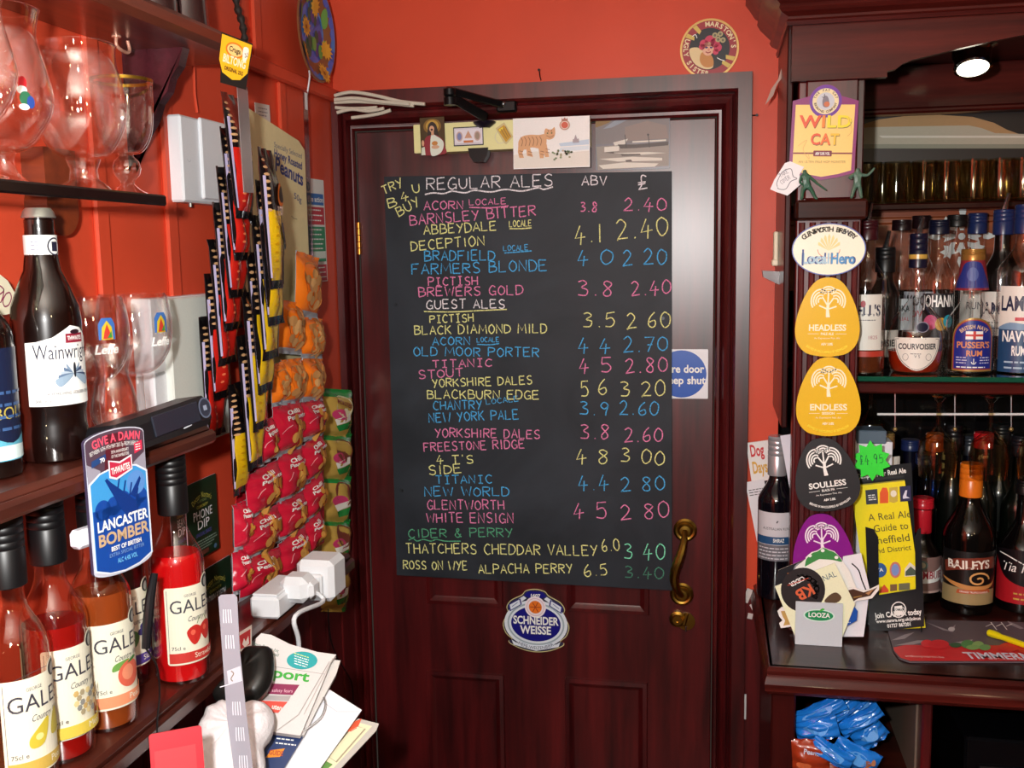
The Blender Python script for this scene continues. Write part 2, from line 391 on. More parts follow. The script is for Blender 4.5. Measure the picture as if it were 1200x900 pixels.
# pull handle: two roses and a twisted S grip
p = PY(803, 621, -0.002); q = PY(799, 696, -0.002); pm = PY(793, 655, -0.045)
h = MB(); G = []
for t in range(25):
    s = t/24; G.append((p.x*(1-s)+q.x*s - 0.014*math.sin(math.pi*s) + 0.006*math.sin(2*math.pi*s), -0.012-0.030*math.sin(math.pi*s)**0.7, p.z*(1-s)+q.z*s))
h.tube(G, .006, BRASS, 10, [.0055+.004*math.sin(math.pi*i/24)+(.0009 if i % 2 else 0) for i in range(25)])
hd = lab(h.build('pull_handle', door), 'brass twisted pull handle')
for c in (p, q):
    m = MB(); m.lathe([(0, 0), (.023, 0), (.0245, .003), (.020, .006), (.016, .005), (.011, .012), (0, .013)], BRASS, 28, (c.x, -.001, c.z), M=Matrix.Rotation(R_(90), 4, 'X')); m.build('handle_rose', hd)
m = MB(); c = PY(794, 725, -.002); m.lathe([(0, 0), (.017, 0), (.017, .006), (.012, .009), (.010, .014), (.004, .014), (.004, .011), (0, .011)], BRASS, 24, (c.x, -.001, c.z), M=Matrix.Rotation(R_(90), 4, 'X'))
lk = lab(m.build('deadlock', door), 'brass deadlock cylinder')
m = MB(); c = PY(804, 728, -.002); m.lathe([(0, 0), (.019, 0), (.019, .003), (0, .004)], BRASS, 24, (c.x, -.001, c.z), M=Matrix.Rotation(R_(90), 4, 'X'))
m.box((c.x-.002, -.008, c.z+.006), (.010, .008, .030), BRASS, .003, Matrix.Rotation(R_(15), 4, 'Y')); m.box((c.x, -.009, c.z-.014), (.003, .006, .012), STEEL, .001); m.build('keyhole_cover', lk)
# loose cables over the left corner of the door frame
CAB = ink('#cfc7b6', 0.5)
def cable(name, label, pts, r, mat, group=None, seg=8, n=6):
    P = [Vector(q) for q in spline(pts, n)]
    b = MB(); o = P[0].copy(); b.tube([p-o for p in P], r, mat, seg); ob = b.build(name); ob.matrix_world = Matrix.Translation(o)
    return tag(ob, label, 'cable', group)
def bar_px(pts, y): return [tuple(PY(a, b, y+(c[0] if c else 0))) for a, b, *c in pts]
defs = [([(392, 112), (412, 108), (440, 112), (470, 119), (498, 122)], 'topmost of the grey white cables over the left corner of the door frame', -.075),
        ([(392, 117), (415, 115), (445, 119), (480, 122)], 'second grey white cable down over the left corner of the door frame', -.082),
        ([(392, 120), (420, 119), (455, 121), (485, 124)], 'third grey white cable down over the left corner of the door frame', -.075),
        ([(393, 126), (405, 127), (425, 127), (442, 126)], 'short paint-smeared cable stub under the fanned grey cables', -.070),
        ([(395, 132), (412, 128), (432, 130), (450, 127)], 'drooping grey cable below the fanned cables at the frame corner', -.076),
        ([(412, 138), (428, 136), (445, 133), (458, 129)], 'lowest short white cable end at the door frame corner', -.068)]
for pts, l, y in defs: cable('cable', l, bar_px(pts, y), .0036, CAB, 'cut cables over the door corner')
# ================================================================== ON THE DOOR: chalkboard with its writing
SF = {  # one-line hand lettering; '~' marks a curved line, strokes split by ';'
'A': "0,0 .5,1 1,0;.2,.38 .82,.36", 'B': "0,0 0,1;~0,1 .75,.9 .7,.6 .1,.52;~.1,.52 .9,.45 .85,.1 0,0", 'C': "~.95,.85 .5,1 .08,.65 .1,.25 .5,0 .95,.12",
'D': "0,0 .02,1;~0,1 .7,.9 .98,.5 .7,.1 0,0", 'E': "0,1 0,0;0,1 .9,1;0,.52 .75,.55;0,0 .95,.02", 'F': "0,0 .02,1;0,1 .95,1;0,.52 .7,.55",
'G': "~.92,.85 .5,1 .08,.65 .1,.22 .5,0 .92,.15;.55,.42 .95,.42 .95,0", 'H': "0,0 0,1;.95,0 .95,1;0,.5 .95,.52", 'I': ".5,0 .5,1;.15,1 .85,1;.15,0 .85,0",
'i': ".5,0 .5,1", 'J': "~.7,1 .72,.25 .4,0 .05,.2", 'K': "0,0 0,1;.9,1 .02,.45;.25,.58 .95,0", 'L': "0,1 0,0 .9,.02", 'M': "0,0 .12,1 .5,.3 .88,1 1,0",
'N': "0,0 .03,1 .92,0 .95,1", 'O': "~.5,1 .1,.75 .06,.3 .45,0 .9,.25 .92,.7 .5,1", 'P': "0,0 .02,1;~0,1 .85,.92 .85,.58 0,.48", 'Q': "~.5,1 .1,.7 .06,.3 .45,0 .9,.25 .92,.7 .5,1;.6,.3 1,-.05",
'R': "0,0 .02,1;~0,1 .85,.92 .82,.6 .05,.5;.35,.5 .95,0", 'S': "~.9,.88 .5,1 .12,.8 .3,.55 .8,.4 .85,.12 .45,0 .05,.12", 'T': "0,1 1,1;.5,1 .48,0",
'U': "~0,1 .04,.3 .45,0 .88,.25 .95,1", 'V': "0,1 .48,0 .95,1", 'W': "0,1 .25,0 .5,.75 .75,0 1,1", 'X': "0,0 .95,1;0,1 .95,0", 'Y': "0,1 .5,.5;.95,1 .3,-.05", 'Z': "0,1 .95,1 0,0 .95,0",
'0': "~.5,1 .12,.75 .06,.3 .42,0 .88,.22 .92,.72 .5,1", '1': ".5,1 .5,0", '2': "~.05,.8 .45,1 .8,.75 .55,.4 .05,.02 .1,0;.05,.02 .95,.05", '3': "~.1,.92 .5,1 .8,.8 .35,.55 .85,.38 .7,.05 .05,.05",
'4': ".5,1 .02,.3 .95,.36;.62,.62 .5,-.08", '5': ".9,1 .2,.97 .12,.55;~.12,.55 .6,.62 .85,.32 .6,.03 .05,.05", '6': "~.75,1 .25,.65 .08,.25 .4,0 .8,.15 .7,.45 .12,.3", '7': ".05,1 .95,1 .35,0;.3,.5 .8,.52",
'8': "~.8,.85 .45,1 .2,.8 .75,.35 .7,.05 .3,0 .15,.25 .8,.7 .8,.85", '9': "~.85,.7 .5,.5 .15,.7 .45,1 .85,.8 .7,.3 .6,0", '.': ".4,.02 .6,.05", "'": ".5,1 .45,.78", '&': "~.95,0 .3,.7 .45,1 .65,.8 .1,.3 .3,0 .65,.05 .9,.4",
'£': "~.85,.85 .55,1 .4,.8 .42,.3 .1,.02;.1,.02 .9,.05;.1,.5 .75,.52;.1,.35 .75,.37"}
def hand(F, t, x, y, h, w, mat, th, rot=0.0, jit=0.03, rnd=None, gap=.30, skew=0.0):
    """writes t with baseline start (x,y), cap height h, total width w"""
    rnd = rnd or random.Random(len(t)*7+int(abs(x)*1e4)); cr, sr = math.cos(rot), math.sin(rot)
    adv = [(.45 if c in ".'1i" else .6 if c == ' ' else 1.35 if c in 'WM' else 1.0)+gap for c in t]; k = w/(sum(adv)-gap); pen = 0.0
    for c, a in zip(t, adv):
        cw = (a-gap)*k; dy = rnd.uniform(-jit, jit)*h; dh = 1+rnd.uniform(-.06, .06)
        for st in SF.get(c, '').split(';') if SF.get(c) else []:
            cv = st.startswith('~'); pts = [tuple(float(q) for q in p.split(',')) for p in st.lstrip('~').split()]
            pts = [(px+rnd.uniform(-jit, jit), py+rnd.uniform(-jit, jit)) for px, py in pts]
            if cv: pts = spline(pts, 4)
            o = []
            for px, py in pts:
                u = pen+px*cw+py*h*skew; v = py*h*dh+dy; o.append((x+u*cr-v*sr, y+u*sr+v*cr))
            F.stroke(o, th, mat, layer=False)
        pen += a*k
    F.up()
def chalk(name, h):
    m, nt, b = newmat(name); c = lin(h); tc = nt.nodes.new('ShaderNodeTexCoord')
    nz = nt.nodes.new('ShaderNodeTexNoise'); nz.inputs['Scale'].default_value = 350; nt.links.new(tc.outputs['Object'], nz.inputs['Vector'])
    rp = nt.nodes.new('ShaderNodeValToRGB'); rp.color_ramp.elements[0].position = .30; rp.color_ramp.elements[1].position = .52
    rp.color_ramp.elements[0].color = tuple(x*.35 for x in c[:3])+(1,); rp.color_ramp.elements[1].color = c
    nt.links.new(nz.outputs['Fac'], rp.inputs[0]); nt.links.new(rp.outputs[0], b.inputs['Base Color']); b.inputs['Roughness'].default_value = .95
    b.inputs['Specular IOR Level'].default_value = 0.1
    return m
CK = {k: chalk('chalk_'+n, c) for k, n, c in (('w', 'white', '#f6eef4'), ('y', 'yellow', '#f2efa0'), ('p', 'pink', '#f28cba'), ('b', 'blue', '#58b6f2'), ('g', 'green', '#5fae86'), ('m', 'mint', '#86e8c0'), ('d', 'faded_green', '#4f8a74'))}
CN = dict(w='white', y='yellow', p='pink', b='blue', g='green', m='mint green', d='faded green')
BY = -0.012
def PB(px, py): return PY(px, py, BY)
M, bw, bh = quad((450, 207), (787, 200.5), (787.5, 692), (465, 674), PB)
Mi = M.inverted()
def uv(px, py): q = Mi @ PB(px, py); return (q.x, q.y)
def slate(name):
    m, nt, b = newmat(name); tc = nt.nodes.new('ShaderNodeTexCoord')
    nz = nt.nodes.new('ShaderNodeTexNoise'); nz.inputs['Scale'].default_value = 4; nz.inputs['Detail'].default_value = 7; nz.inputs['Distortion'].default_value = 1.2
    nt.links.new(tc.outputs['Object'], nz.inputs['Vector']); rp = nt.nodes.new('ShaderNodeValToRGB')
    rp.color_ramp.elements[0].position = .35; rp.color_ramp.elements[1].position = .8; rp.color_ramp.elements[0].color = lin('#20242b'); rp.color_ramp.elements[1].color = lin('#363b44')
    nt.links.new(nz.outputs['Fac'], rp.inputs[0]); nt.links.new(rp.outputs[0], b.inputs['Base Color']); b.inputs['Roughness'].default_value = .55
    b.inputs['Specular IOR Level'].default_value = .3
    return m
board = thing('chalkboard', 'large black chalkboard ale list in coloured handwriting on the door', 'chalkboard', M)
B = Flat(); B.h = -0.010
B.slab([uv(450, 207), uv(787, 200.5), uv(787.5, 692), uv(465, 674)], .010, slate('slate_board'), ink('#17181c', .6)); B.build('board_panel', board)
for px, py in ((464, 357), (471, 575), (777, 373)):
    s = Flat(); u, v = uv(px, py); s.slab(ell(u, v, .0035), .0012, ink('#3a3c40', .4, .8)); s.build('screw', board)
TXT = [  # colour, text, x0, y0 (left baseline), x1, y1 (right baseline), height px
('w', 'REGULAR ALES', 500, 222.5, 648, 218, 14.5), ('w', 'ABV', 682, 217, 711, 217, 12), ('w', '£', 747, 222, 760, 221, 20),
('y', 'TRY', 450, 228, 473, 218, 11), ('y', 'U', 484, 226, 492, 225, 11), ('y', 'B', 456, 244, 466, 241, 12), ('y', '4', 471, 236, 480, 234, 11), ('y', 'BUY', 468, 254, 493, 240, 12),
('p', 'ACORN', 497, 246, 543, 245, 11), ('p', 'LOCALE', 550, 240.5, 593, 239, 7.5), ('p', '3.8', 680, 248, 700, 248, 12), ('p', '2.40', 731, 247, 781, 247, 16),
('p', 'BARNSLEY BITTER', 481, 264.5, 628, 252, 13), ('y', 'ABBEYDALE', 497, 275, 582, 270, 12), ('y', 'LOCALE', 597, 266, 623, 265, 8), ('y', 'DECEPTION', 482, 294, 568, 287, 12.5),
('y', '4.1', 674, 285, 706, 284, 24), ('y', '2.40', 723, 281, 784, 275, 25),
('b', 'BRADFIELD', 498, 306, 580, 305, 13), ('b', 'LOCALE', 590, 294, 619, 293, 7), ('b', 'FARMERS BLONDE', 483, 322, 641, 317, 13.5), ('b', '4 0', 677, 311, 719, 310, 19), ('b', '2 20', 730, 311, 782, 309, 20),
('p', 'PICTISH', 502, 335, 560, 334, 10.5), ('p', 'BREWERS GOLD', 491, 347.5, 613, 345, 12), ('p', '3.8', 677, 347, 719, 346, 20), ('p', '2.40', 740, 347, 787, 344, 18),
('w', 'GUEST ALES', 500, 362, 592, 361, 11.5), ('y', 'PICTISH', 504, 378.5, 555, 377, 10), ('y', 'BLACK DIAMOND MILD', 486, 392, 641, 390, 11.5), ('y', '3.5', 683, 384, 722, 383, 19), ('y', '2 60', 735, 385, 786, 383, 20),
('b', 'ACORN', 507, 404.5, 551, 404, 10), ('b', 'LOCALE', 559, 401, 585, 400.5, 6), ('b', 'OLD MOOR PORTER', 485, 417, 632, 418, 11.5), ('b', '4 4', 678, 413, 716, 413, 19), ('b', '2.70', 731, 413, 783, 411, 19),
('p', 'TITANIC', 507, 431, 577, 429.5, 10), ('p', 'STOUT', 491, 444, 543, 441, 10.5), ('p', '4 5', 679, 437, 718, 436, 19), ('p', '2.80', 733, 437, 783, 435, 20),
('y', 'YORKSHIRE DALES', 507, 454, 624, 450, 10.5), ('y', 'BLACKBURN EDGE', 501, 467, 632, 468, 11), ('y', '5 6', 681, 464, 713, 462, 20), ('y', '3 20', 727, 465, 780, 464, 20),
('b', 'CHANTRY', 508, 480.5, 565, 479.5, 11.5), ('b', 'LOCALE', 570, 474, 608, 470, 6.5), ('b', 'NEW YORK PALE', 503, 495, 608, 491, 12), ('b', '3.9', 679, 486, 714, 487, 18), ('b', '2.60', 726, 486, 772, 487, 18),
('p', 'YORKSHIRE DALES', 510, 512, 633, 514, 11), ('p', 'FREESTONE RIDGE', 497, 529, 615, 525, 11), ('p', '3.8', 680, 514, 715, 514, 18), ('p', '2.60', 732, 518, 777, 518, 18),
('y', "4 T'S", 512, 543.5, 555, 543, 11), ('y', 'SIDE', 503, 556, 541, 554, 11), ('y', '4 8', 676, 543, 714, 543, 18), ('y', '3 00', 727, 541, 779, 545, 18),
('b', 'TITANIC', 511, 567, 577, 566, 10.5), ('b', 'NEW WORLD', 498, 581.5, 597, 581, 11.5), ('b', '4.4', 678, 575, 714, 574, 19), ('b', '2 80', 728, 576, 780, 574, 18),
('p', 'GLENTWORTH', 501, 597, 591, 597, 12), ('p', 'WHITE ENSIGN', 500, 612, 602, 613, 12.5), ('p', '4 5', 673, 608, 713, 607, 20), ('p', '2 80', 728, 609, 785, 606, 20),
('g', 'CIDER & PERRY', 479, 630, 601, 629, 11), ('y', 'THATCHERS CHEDDAR VALLEY', 476, 648, 700, 651, 12.5), ('y', '6.0', 706, 647, 727, 644, 15), ('m', '3 40', 731, 654, 780, 655, 20),
('y', 'ROSS ON WYE', 473, 667, 548, 668, 11), ('y', 'ALPACHA PERRY', 561, 672, 671, 671.5, 12), ('y', '6.5', 685, 676, 713, 673, 15), ('d', '3.40', 732, 677, 778, 678, 15)]
TX2 = []
for (c, t, xa, ya, xb, yb_, hp) in TXT:      # prices and strengths written with a wide gap are separate pieces
    if ' ' in t and t.replace(' ', '').isdigit():
        n = len(t); pos = [(k+.0)/n for k in range(n)]; a, b_ = t.split(' '); f1 = (len(a)-.15)/(n-.25); f2 = (len(a)+.75)/(n-.25)
        L_ = lambda f: (xa+(xb-xa)*f, ya+(yb_-ya)*f)
        TX2 += [(c, a, xa, ya, *L_(f1), hp), (c, b_, *L_(f2), xb, yb_, hp)]
    else: TX2.append((c, t, xa, ya, xb, yb_, hp))
for i, (c, t, xa, ya, xb, yb_, hp) in enumerate(TX2):
    u0, v0 = uv(xa, ya); u1_, v1_ = uv(xb, yb_); hh = (uv(xa, ya-hp*.9)[1]-v0)
    F = Flat(h0=.0003); small = hp < 9
    hand(F, t.replace('I', 'I' if t in ('TITANIC', 'PICTISH') else 'i'), u0, v0, hh, math.hypot(u1_-u0, v1_-v0), CK[c], .0017 if small else .0024, math.atan2(v1_-v0, u1_-u0), rnd=random.Random(i*13+5))
    F.build('chalk_writing', board)['label'] = '%s chalk writing' % CN[c]
def under(c, pts, th=.0024):
    F = Flat(h0=.0006); F.stroke(spline([uv(*p) for p in pts], 4), th, CK[c]); F.build('chalk_underline', board)
under('w', [(498, 228), (508, 226), (520, 227), (530, 224), (545, 226), (556, 223), (575, 225), (592, 222), (612, 224), (630, 220), (637, 222), (648, 219)], .003)
under('y', [(497, 365), (530, 365.5), (560, 364), (594, 362.5)]); under('b', [(591, 296.5), (605, 295.5), (623, 294)]); under('p', [(550, 243), (575, 243.5), (596, 241)]); under('y', [(597, 268), (610, 268), (623, 267)])
under('b', [(559, 403.5), (574, 404), (585, 402.5)]); under('g', [(479, 633), (484, 631), (489, 634), (496, 632), (505, 634), (512, 632), (522, 634), (540, 634)])
# ------------------------------------------------------------------ printed pieces on the door
def card(name, label, cat, tl, tr, br, bl, un, t, mat, r=0.0, group=None, side=None, poly=None):
    M, w, h = quad(tl, tr, br, bl, un); F = Flat(); F.slab(poly(w, h) if poly else rect(-w/2, -h/2, w/2, h/2, r), t, mat, side)
    F.M, F.w, F.ht, F.args = M, w, h, (name, label, cat, group); return F
def done(F, parent=None):
    n, l, c, g = F.args; o = F.build(n, parent, F.M)
    return tag(o, l, c, g) if parent is None else o
PD = lambda y: (lambda px, py: PY(px, py, y))
# door closer: cream cover with arm and boss
def closer():
    M, w, h = quad((485, 146), (690, 136), (690, 170), (485, 180), PD(-.045))
    root = thing('door_closer', 'cream door closer box with black folding arm above the chalkboard', 'door closer', M)
    F = Flat(h0=-.045); F.slab(rect(-w/2, -h/2, w/2, h/2, .002), .045, ink('#e9e3a2', .45)); F.build('cover', root)
    Mi = M.inverted(); L = lambda px, py, y: Mi @ PY(px, py, y)
    a = L(527, 112, -.16); k = L(570, 138, -.06); e = L(594, 124, -.05)
    def flatbar(name, p, q, wd, th):
        m = MB(); d = q-p; f = frame((p+q)/2, d, (0, 1, .2)); m.box((0, 0, 0), (d.length, wd, th), BLKMET, .002, None); m.v = [f @ v for v in m.v]; m.build(name, root)
    flatbar('arm', a, k, .020, .006); flatbar('arm', a+Vector((0, .010, 0)), e, .014, .006)
    m = MB(); m.lathe([(0, -.018), (.012, -.018), (.012, -.004), (.009, -.002), (.012, .001), (.012, .012), (.006, .016), (0, .016)], BLKMET, 18, a, M=Matrix.Rotation(R_(-90), 4, 'X')); m.build('elbow_joint', root)
    m = MB(); m.box(L(594, 125, -.052), (.040, .022, .016), BLKMET, .003); m.sphere(L(590, 122, -.060), .005, STEEL); m.build('frame_bracket', root)
    m = MB(); m.lathe([(.010, -.012), (.022, -.004), (.024, 0), (.006, .004), (0, .006)], ink('#2a2436', .3, .6), 18, L(568, 143, -.045), M=Matrix.Rotation(R_(-90), 4, 'X')); m.build('spindle_cap', root)
    c = L(562, 181, -.035); m = Flat(h0=c.z-.012); m.slab([(c.x-.021, c.y+.012), (c.x+.021, c.y+.012), (c.x+.018, c.y-.004), (c.x+.010, c.y-.016), (c.x-.010, c.y-.016), (c.x-.018, c.y-.004)], .025, BLKMET)
    m.build('boss', root)
    return root
closer()
# stickers and cards fixed over the closer
PC = PD(-.0465)
F = card('sticker', 'small framed stamp sticker in the middle of the cream door closer', 'sticker', (531, 149.5), (566, 147.5), (567, 170), (532, 171.5), PC, .0006, ink('#2e2a34', .4), .001)
w, h = F.w, F.ht; F.shape(rect(-w*.47, -h*.44, w*.47, h*.44), ink('#e9e2ea', .4))
for x, c in ((-.30, '#7a82b4'), (.30, '#a08a78')): F.shape(ell(x*w, 0, w*.11, h*.26), ink('#c9a9a0')); F.shape(ell(x*w, 0, w*.07, h*.19), ink(c))
F.shape([(0, h*.3), (w*.08, h*.05), (w*.13, -h*.1), (-w*.13, -h*.1), (-w*.08, h*.05)], ink('#cf9a7c')); F.shape(rect(-w*.16, -h*.34, w*.16, -h*.22), ink('#c8743a')); F.ring(rect(-w*.43, -h*.39, w*.43, h*.39), .0006, ink('#b9a6b8')); done(F)
F = card('mug_sticker', 'tilted beer mug cut-out sticker on the cream door closer beside the cat postcard', 'sticker', (578, 145), (600, 142), (601, 168), (580, 171), PC, .0006, ink('#cfc08a', .3), poly=lambda w, h: [(-.38*w, .28*h), (.12*w, .5*h), (.52*w, -.2*h), (.1*w, -.5*h), (-.02*w, -.42*h)])
w, h = F.w, F.ht; F.shape([(-.28*w, .22*h), (.10*w, .38*h), (.43*w, -.18*h), (.10*w, -.4*h)], ink('#c8960c')); F.shape([(-.22*w, .2*h), (.02*w, .3*h), (.04*w, .22*h), (-.18*w, .12*h)], ink('#f2d838'))
for k in range(3): F.stroke([(-.1*w+k*.13*w, .22*h+k*.04*h), (.16*w+k*.1*w, -.25*h+k*.05*h)], .0012, ink('#8a6410'))
F.stroke(spline([(-.30*w, .12*h), (-.46*w, -.12*h), (-.3*w, -.4*h), (0, -.40*h)], 5), .0014, ink('#d9d2bc')); done(F)
F = card('prayer_card', 'small prayer card with a robed long-haired figure on the cream door closer', 'card', (492.5, 138.5), (521, 136.5), (522, 180.5), (493, 182), PD(-.0475), .0006, ink('#4b3a20', .3), .002)
w, h = F.w, F.ht
F.shape(ell(0, h*.26, w*.36, h*.2), ink('#8a6420')); F.shape(ell(0, h*.27, w*.26, h*.155), ink('#c39a3c'))
F.shape(spline([(-.16*w, .30*h), (0, .38*h), (.17*w, .28*h), (.24*w, .02*h), (.20*w, -.10*h), (-.18*w, -.08*h), (-.20*w, .1*h)], 5, True), ink('#2c1a12'))
F.shape(spline([(-.30*w, -.05*h), (-.12*w, .02*h), (.15*w, .02*h), (.42*w, -.12*h), (.48*w, -.30*h), (.48*w, -.5*h), (-.42*w, -.5*h), (-.40*w, -.28*h)], 4, True), ink('#8e1c2a'))
F.shape(spline([(-.06*w, .02*h), (.14*w, .0*h), (.42*w, -.16*h), (.40*w, -.36*h), (.22*w, -.5*h), (-.10*w, -.5*h)], 4, True), ink('#dfe3d6'))
F.shape([(-.49*w, -.5*h), (-.46*w, -.3*h), (-.34*w, -.28*h), (-.32*w, -.5*h)], ink('#d6dccb')); F.shape(ell(-.02*w, .19*h, .10*w, .085*h), ink('#d8a684')); F.shape(rect(-.05*w, .02*h, .06*w, .14*h), ink('#cf9a7a'))
F.shape(ell(-.02*w, .17*h, .05*w, .03*h), ink('#4a2a1a')); F.shape(ell(.08*w, -.2*h, .12*w, .06*h), ink('#c8843c')); F.shape(ell(.1*w, -.3*h, .16*w, .05*h), ink('#d8a684')); F.shape(ell(-.40*w, -.18*h, .05*w, .08*h), ink('#d8a684')); done(F)
# cat postcard
F = card('postcard', 'white postcard of a striped ginger cat above the chalkboard', 'postcard', (601, 139), (690.5, 135.5), (692, 195.5), (602, 198.5), PD(-.049), .0006, ink('#f3f0ee', .35))
w, h = F.w, F.ht
def q(pts): return [((x-.5)*w, (.5-y)*h) for x, y in pts]
F.shape(q([(.0, .72), (.3, .66), (.6, .72), (.99, .68), (.99, .98), (.01, .98)]), ink('#e8e0d6')); F.shape(q([(.60, .52), (.99, .46), (.99, .56), (.62, .58)]), ink('#c4d4e6')); F.shape(q([(.62, .60), (.99, .58), (.99, .66), (.60, .68)]), ink('#dbe4ec'))
OR = ink('#dba472'); BRN = ink('#8a5230')
F.shape(q(spline([(.07, .46), (.12, .36), (.22, .33), (.34, .34), (.41, .33), (.44, .42), (.43, .55), (.38, .62), (.25, .58), (.16, .62), (.08, .58)], 4, True)), OR)
for pts in ([(.07, .5), (.06, .66), (.08, .78), (.14, .78), (.12, .68), (.16, .56)], [(.17, .56), (.18, .74), (.26, .77), (.25, .72), (.22, .58)], [(.33, .56), (.35, .80), (.40, .80), (.41, .58)], [(.38, .56), (.42, .78), (.47, .78), (.44, .52)]): F.shape(q(pts), OR)
F.shape(q(spline([(.41, .30), (.43, .22), (.47, .24), (.51, .24), (.545, .20), (.555, .32), (.53, .41), (.47, .44), (.42, .40)], 4, True)), OR)
for x in (.10, .15, .20, .25, .30, .35): F.stroke(q(spline([(x, .37), (x+.025, .45), (x+.01, .55)], 4)), .0011, BRN)
for x, y in ((.08, .64), (.20, .66), (.36, .66), (.43, .62)): F.stroke(q([(x, y), (x+.05, y+.02)]), .0011, BRN); F.stroke(q([(x, y+.06), (x+.05, y+.08)]), .0011, BRN)
for x in (.455, .51): F.shape(q(ell(x, .315, .010, .014)), ink('#4a5a20'))
F.stroke(q([(.44, .36), (.49, .40), (.54, .36)]), .0009, BRN); F.stroke(q([(.46, .25), (.47, .29)]), .0010, BRN); F.stroke(q([(.51, .25), (.505, .29)]), .001, BRN)
rnd = random.Random(4)
for k in range(26): x = .52+rnd.random()*.26; y = .66+abs(rnd.gauss(0, .09)); F.shape(q(ell(x, y, .016, .02, 6)), ink(rnd.choice(['#8a9a6a', '#a59a76', '#6f7f58', '#c0a890'])), layer=False)
F.up(); F.shape(q(ell(.68, .17, .068, .098)), ink('#c79a82')); F.shape(q(ell(.68, .17, .052, .074)), ink('#f0e0d6')); F.shape(q(ell(.68, .17, .045, .064)), ink('#d25636')); F.shape(q([(.64, .09), (.645, .03), (.66, .06), (.68, .02), (.70, .06), (.715, .03), (.72, .09)]), ink('#a8604a'))
F.shape(q([(.78, .52), (.785, .45), (.80, .45), (.82, .36), (.84, .45), (.86, .44), (.865, .52)]), ink('#a89aa0')); done(F)
# snowy seascape postcard
F = card('postcard', 'dull photo postcard of a snowy shore with wrecks, right of the cat postcard', 'postcard', (697, 137.5), (784, 134.5), (786, 197), (699, 200.5), PD(-.003), .0008, ink('#6f6a74', .3), .004)
w, h = F.w, F.ht
F.shape(q([(.0, .02), (.26, .03), (.16, .13), (.0, .19)]), ink('#8a6420')); F.shape(q([(0, .2), (.2, .10), (.5, .03), (.99, .02), (.99, .5), (0, .5)]), ink('#7d7474')); F.shape(q([(.3, .04), (.5, .03), (.22, .2), (.1, .22)]), ink('#8f96a2')); F.shape(q([(.4, .2), (.7, .1), (.95, .2), (.98, .44), (.4, .46)]), ink('#8c7a72'))
F.shape(q([(.01, .55), (.5, .52), (.99, .55), (.985, .95), (.03, .99)]), ink('#9a8e84')); F.shape(q([(.12, .56), (.32, .55), (.32, .64), (.12, .66)]), ink('#e4ddd2')); F.shape(q([(.24, .48), (.44, .42), (.40, .52), (.26, .54)]), ink('#dcd6cc'))
F.shape(q([(.30, .52), (.34, .60), (.55, .60), (.98, .57), (.98, .50), (.55, .53)]), ink('#4a3a34'))
for pts in ([(.05, .78), (.5, .76), (.9, .80), (.9, .85), (.3, .84)], [(.04, .90), (.4, .86), (.85, .90), (.8, .96), (.1, .97)], [(.25, .68), (.7, .68), (.95, .71), (.6, .73)], [(.5, .47), (.95, .46), (.95, .49), (.5, .5)]): F.shape(q(pts), ink('#e2dacd'))
for x in (.40, .71): F.stroke(q([(x, .34), (x+.02, .60)]), .0014, ink('#2e2624'))
for pts in ([(.34, .70), (.6, .71), (.62, .74), (.36, .74)], [(.4, .82), (.48, .81), (.5, .85), (.42, .85)], [(.1, .66), (.25, .65), (.25, .69)]): F.shape(q(pts), ink('#5a4c44'))
F.up(); F.shape(ell(.71*w-.5*w, (.5-.36)*h, .002), ink('#2e2624')); done(F)
# fire door sign, partly under the board
F = card('fire_door_sign', 'white square sign with a blue disc, its left side tucked behind the chalkboard', 'sign', (768, 409), (830, 409.5), (829.5, 467), (768, 467), PD(-.0015), .001, ink('#e9eaf0', .35), .002)
w, h = F.w, F.ht; c0 = (-.03*w, 0); F.shape(ell(0, 0, .47*w, .48*h, 40), ink('#0a50b4', .35))
F.text('Fire door', .42*w, .03*h, .15*h, WHITE, w=.74*w, bold=True, al='r'); F.text('keep shut', .45*w, -.20*h, .15*h, WHITE, w=.80*w, bold=True, al='r'); done(F)
# oval wheat beer sign under the chalkboard
F = card('beer_sign', 'blue and silver oval wheat beer sign stuck on the door below the chalkboard', 'sign', (588.5, 688), (668, 692), (668, 766), (588.5, 762), PD(-.002), .0015, ink('#cfc48c', .4), poly=lambda w, h: [(x*w, y*h) for x, y in spline([(0, .5), (.14, .47), (.2, .40), (.36, .31), (.43, .2), (.41, .1), (.49, -.06), (.45, -.22), (.36, -.31), (.41, -.34), (.38, -.39), (.2, -.47), (0, -.5), (-.2, -.47), (-.38, -.39), (-.41, -.34), (-.36, -.31), (-.45, -.22), (-.49, -.06), (-.41, .1), (-.43, .2), (-.36, .31), (-.2, .40), (-.14, .47)], 4, True)])
w, h = F.w, F.ht; NAVY = ink('#15127c', .35); SIL = ink('#dfe6f0', .35)
F.shape([(x*.975, y*.975) for x, y in [(x*w, y*h) for x, y in spline([(0, .5), (.14, .47), (.2, .40), (.36, .31), (.43, .2), (.41, .1), (.49, -.06), (.45, -.22), (.36, -.31), (.41, -.34), (.38, -.39), (.2, -.47), (0, -.5), (-.2, -.47), (-.38, -.39), (-.41, -.34), (-.36, -.31), (-.45, -.22), (-.49, -.06), (-.41, .1), (-.43, .2), (-.36, .31), (-.2, .40), (-.14, .47)], 4, True)]], ink('#2c2a48'))
F.shape(ell(0, -.05*h, .465*w, .375*h, 44), SIL); F.shape(ell(0, -.05*h, .42*w, .335*h, 44), ink('#9fb0ba')); F.shape(ell(0, -.05*h, .395*w, .31*h, 44), SIL); F.shape(ell(0, -.05*h, .365*w, .275*h, 44), NAVY)
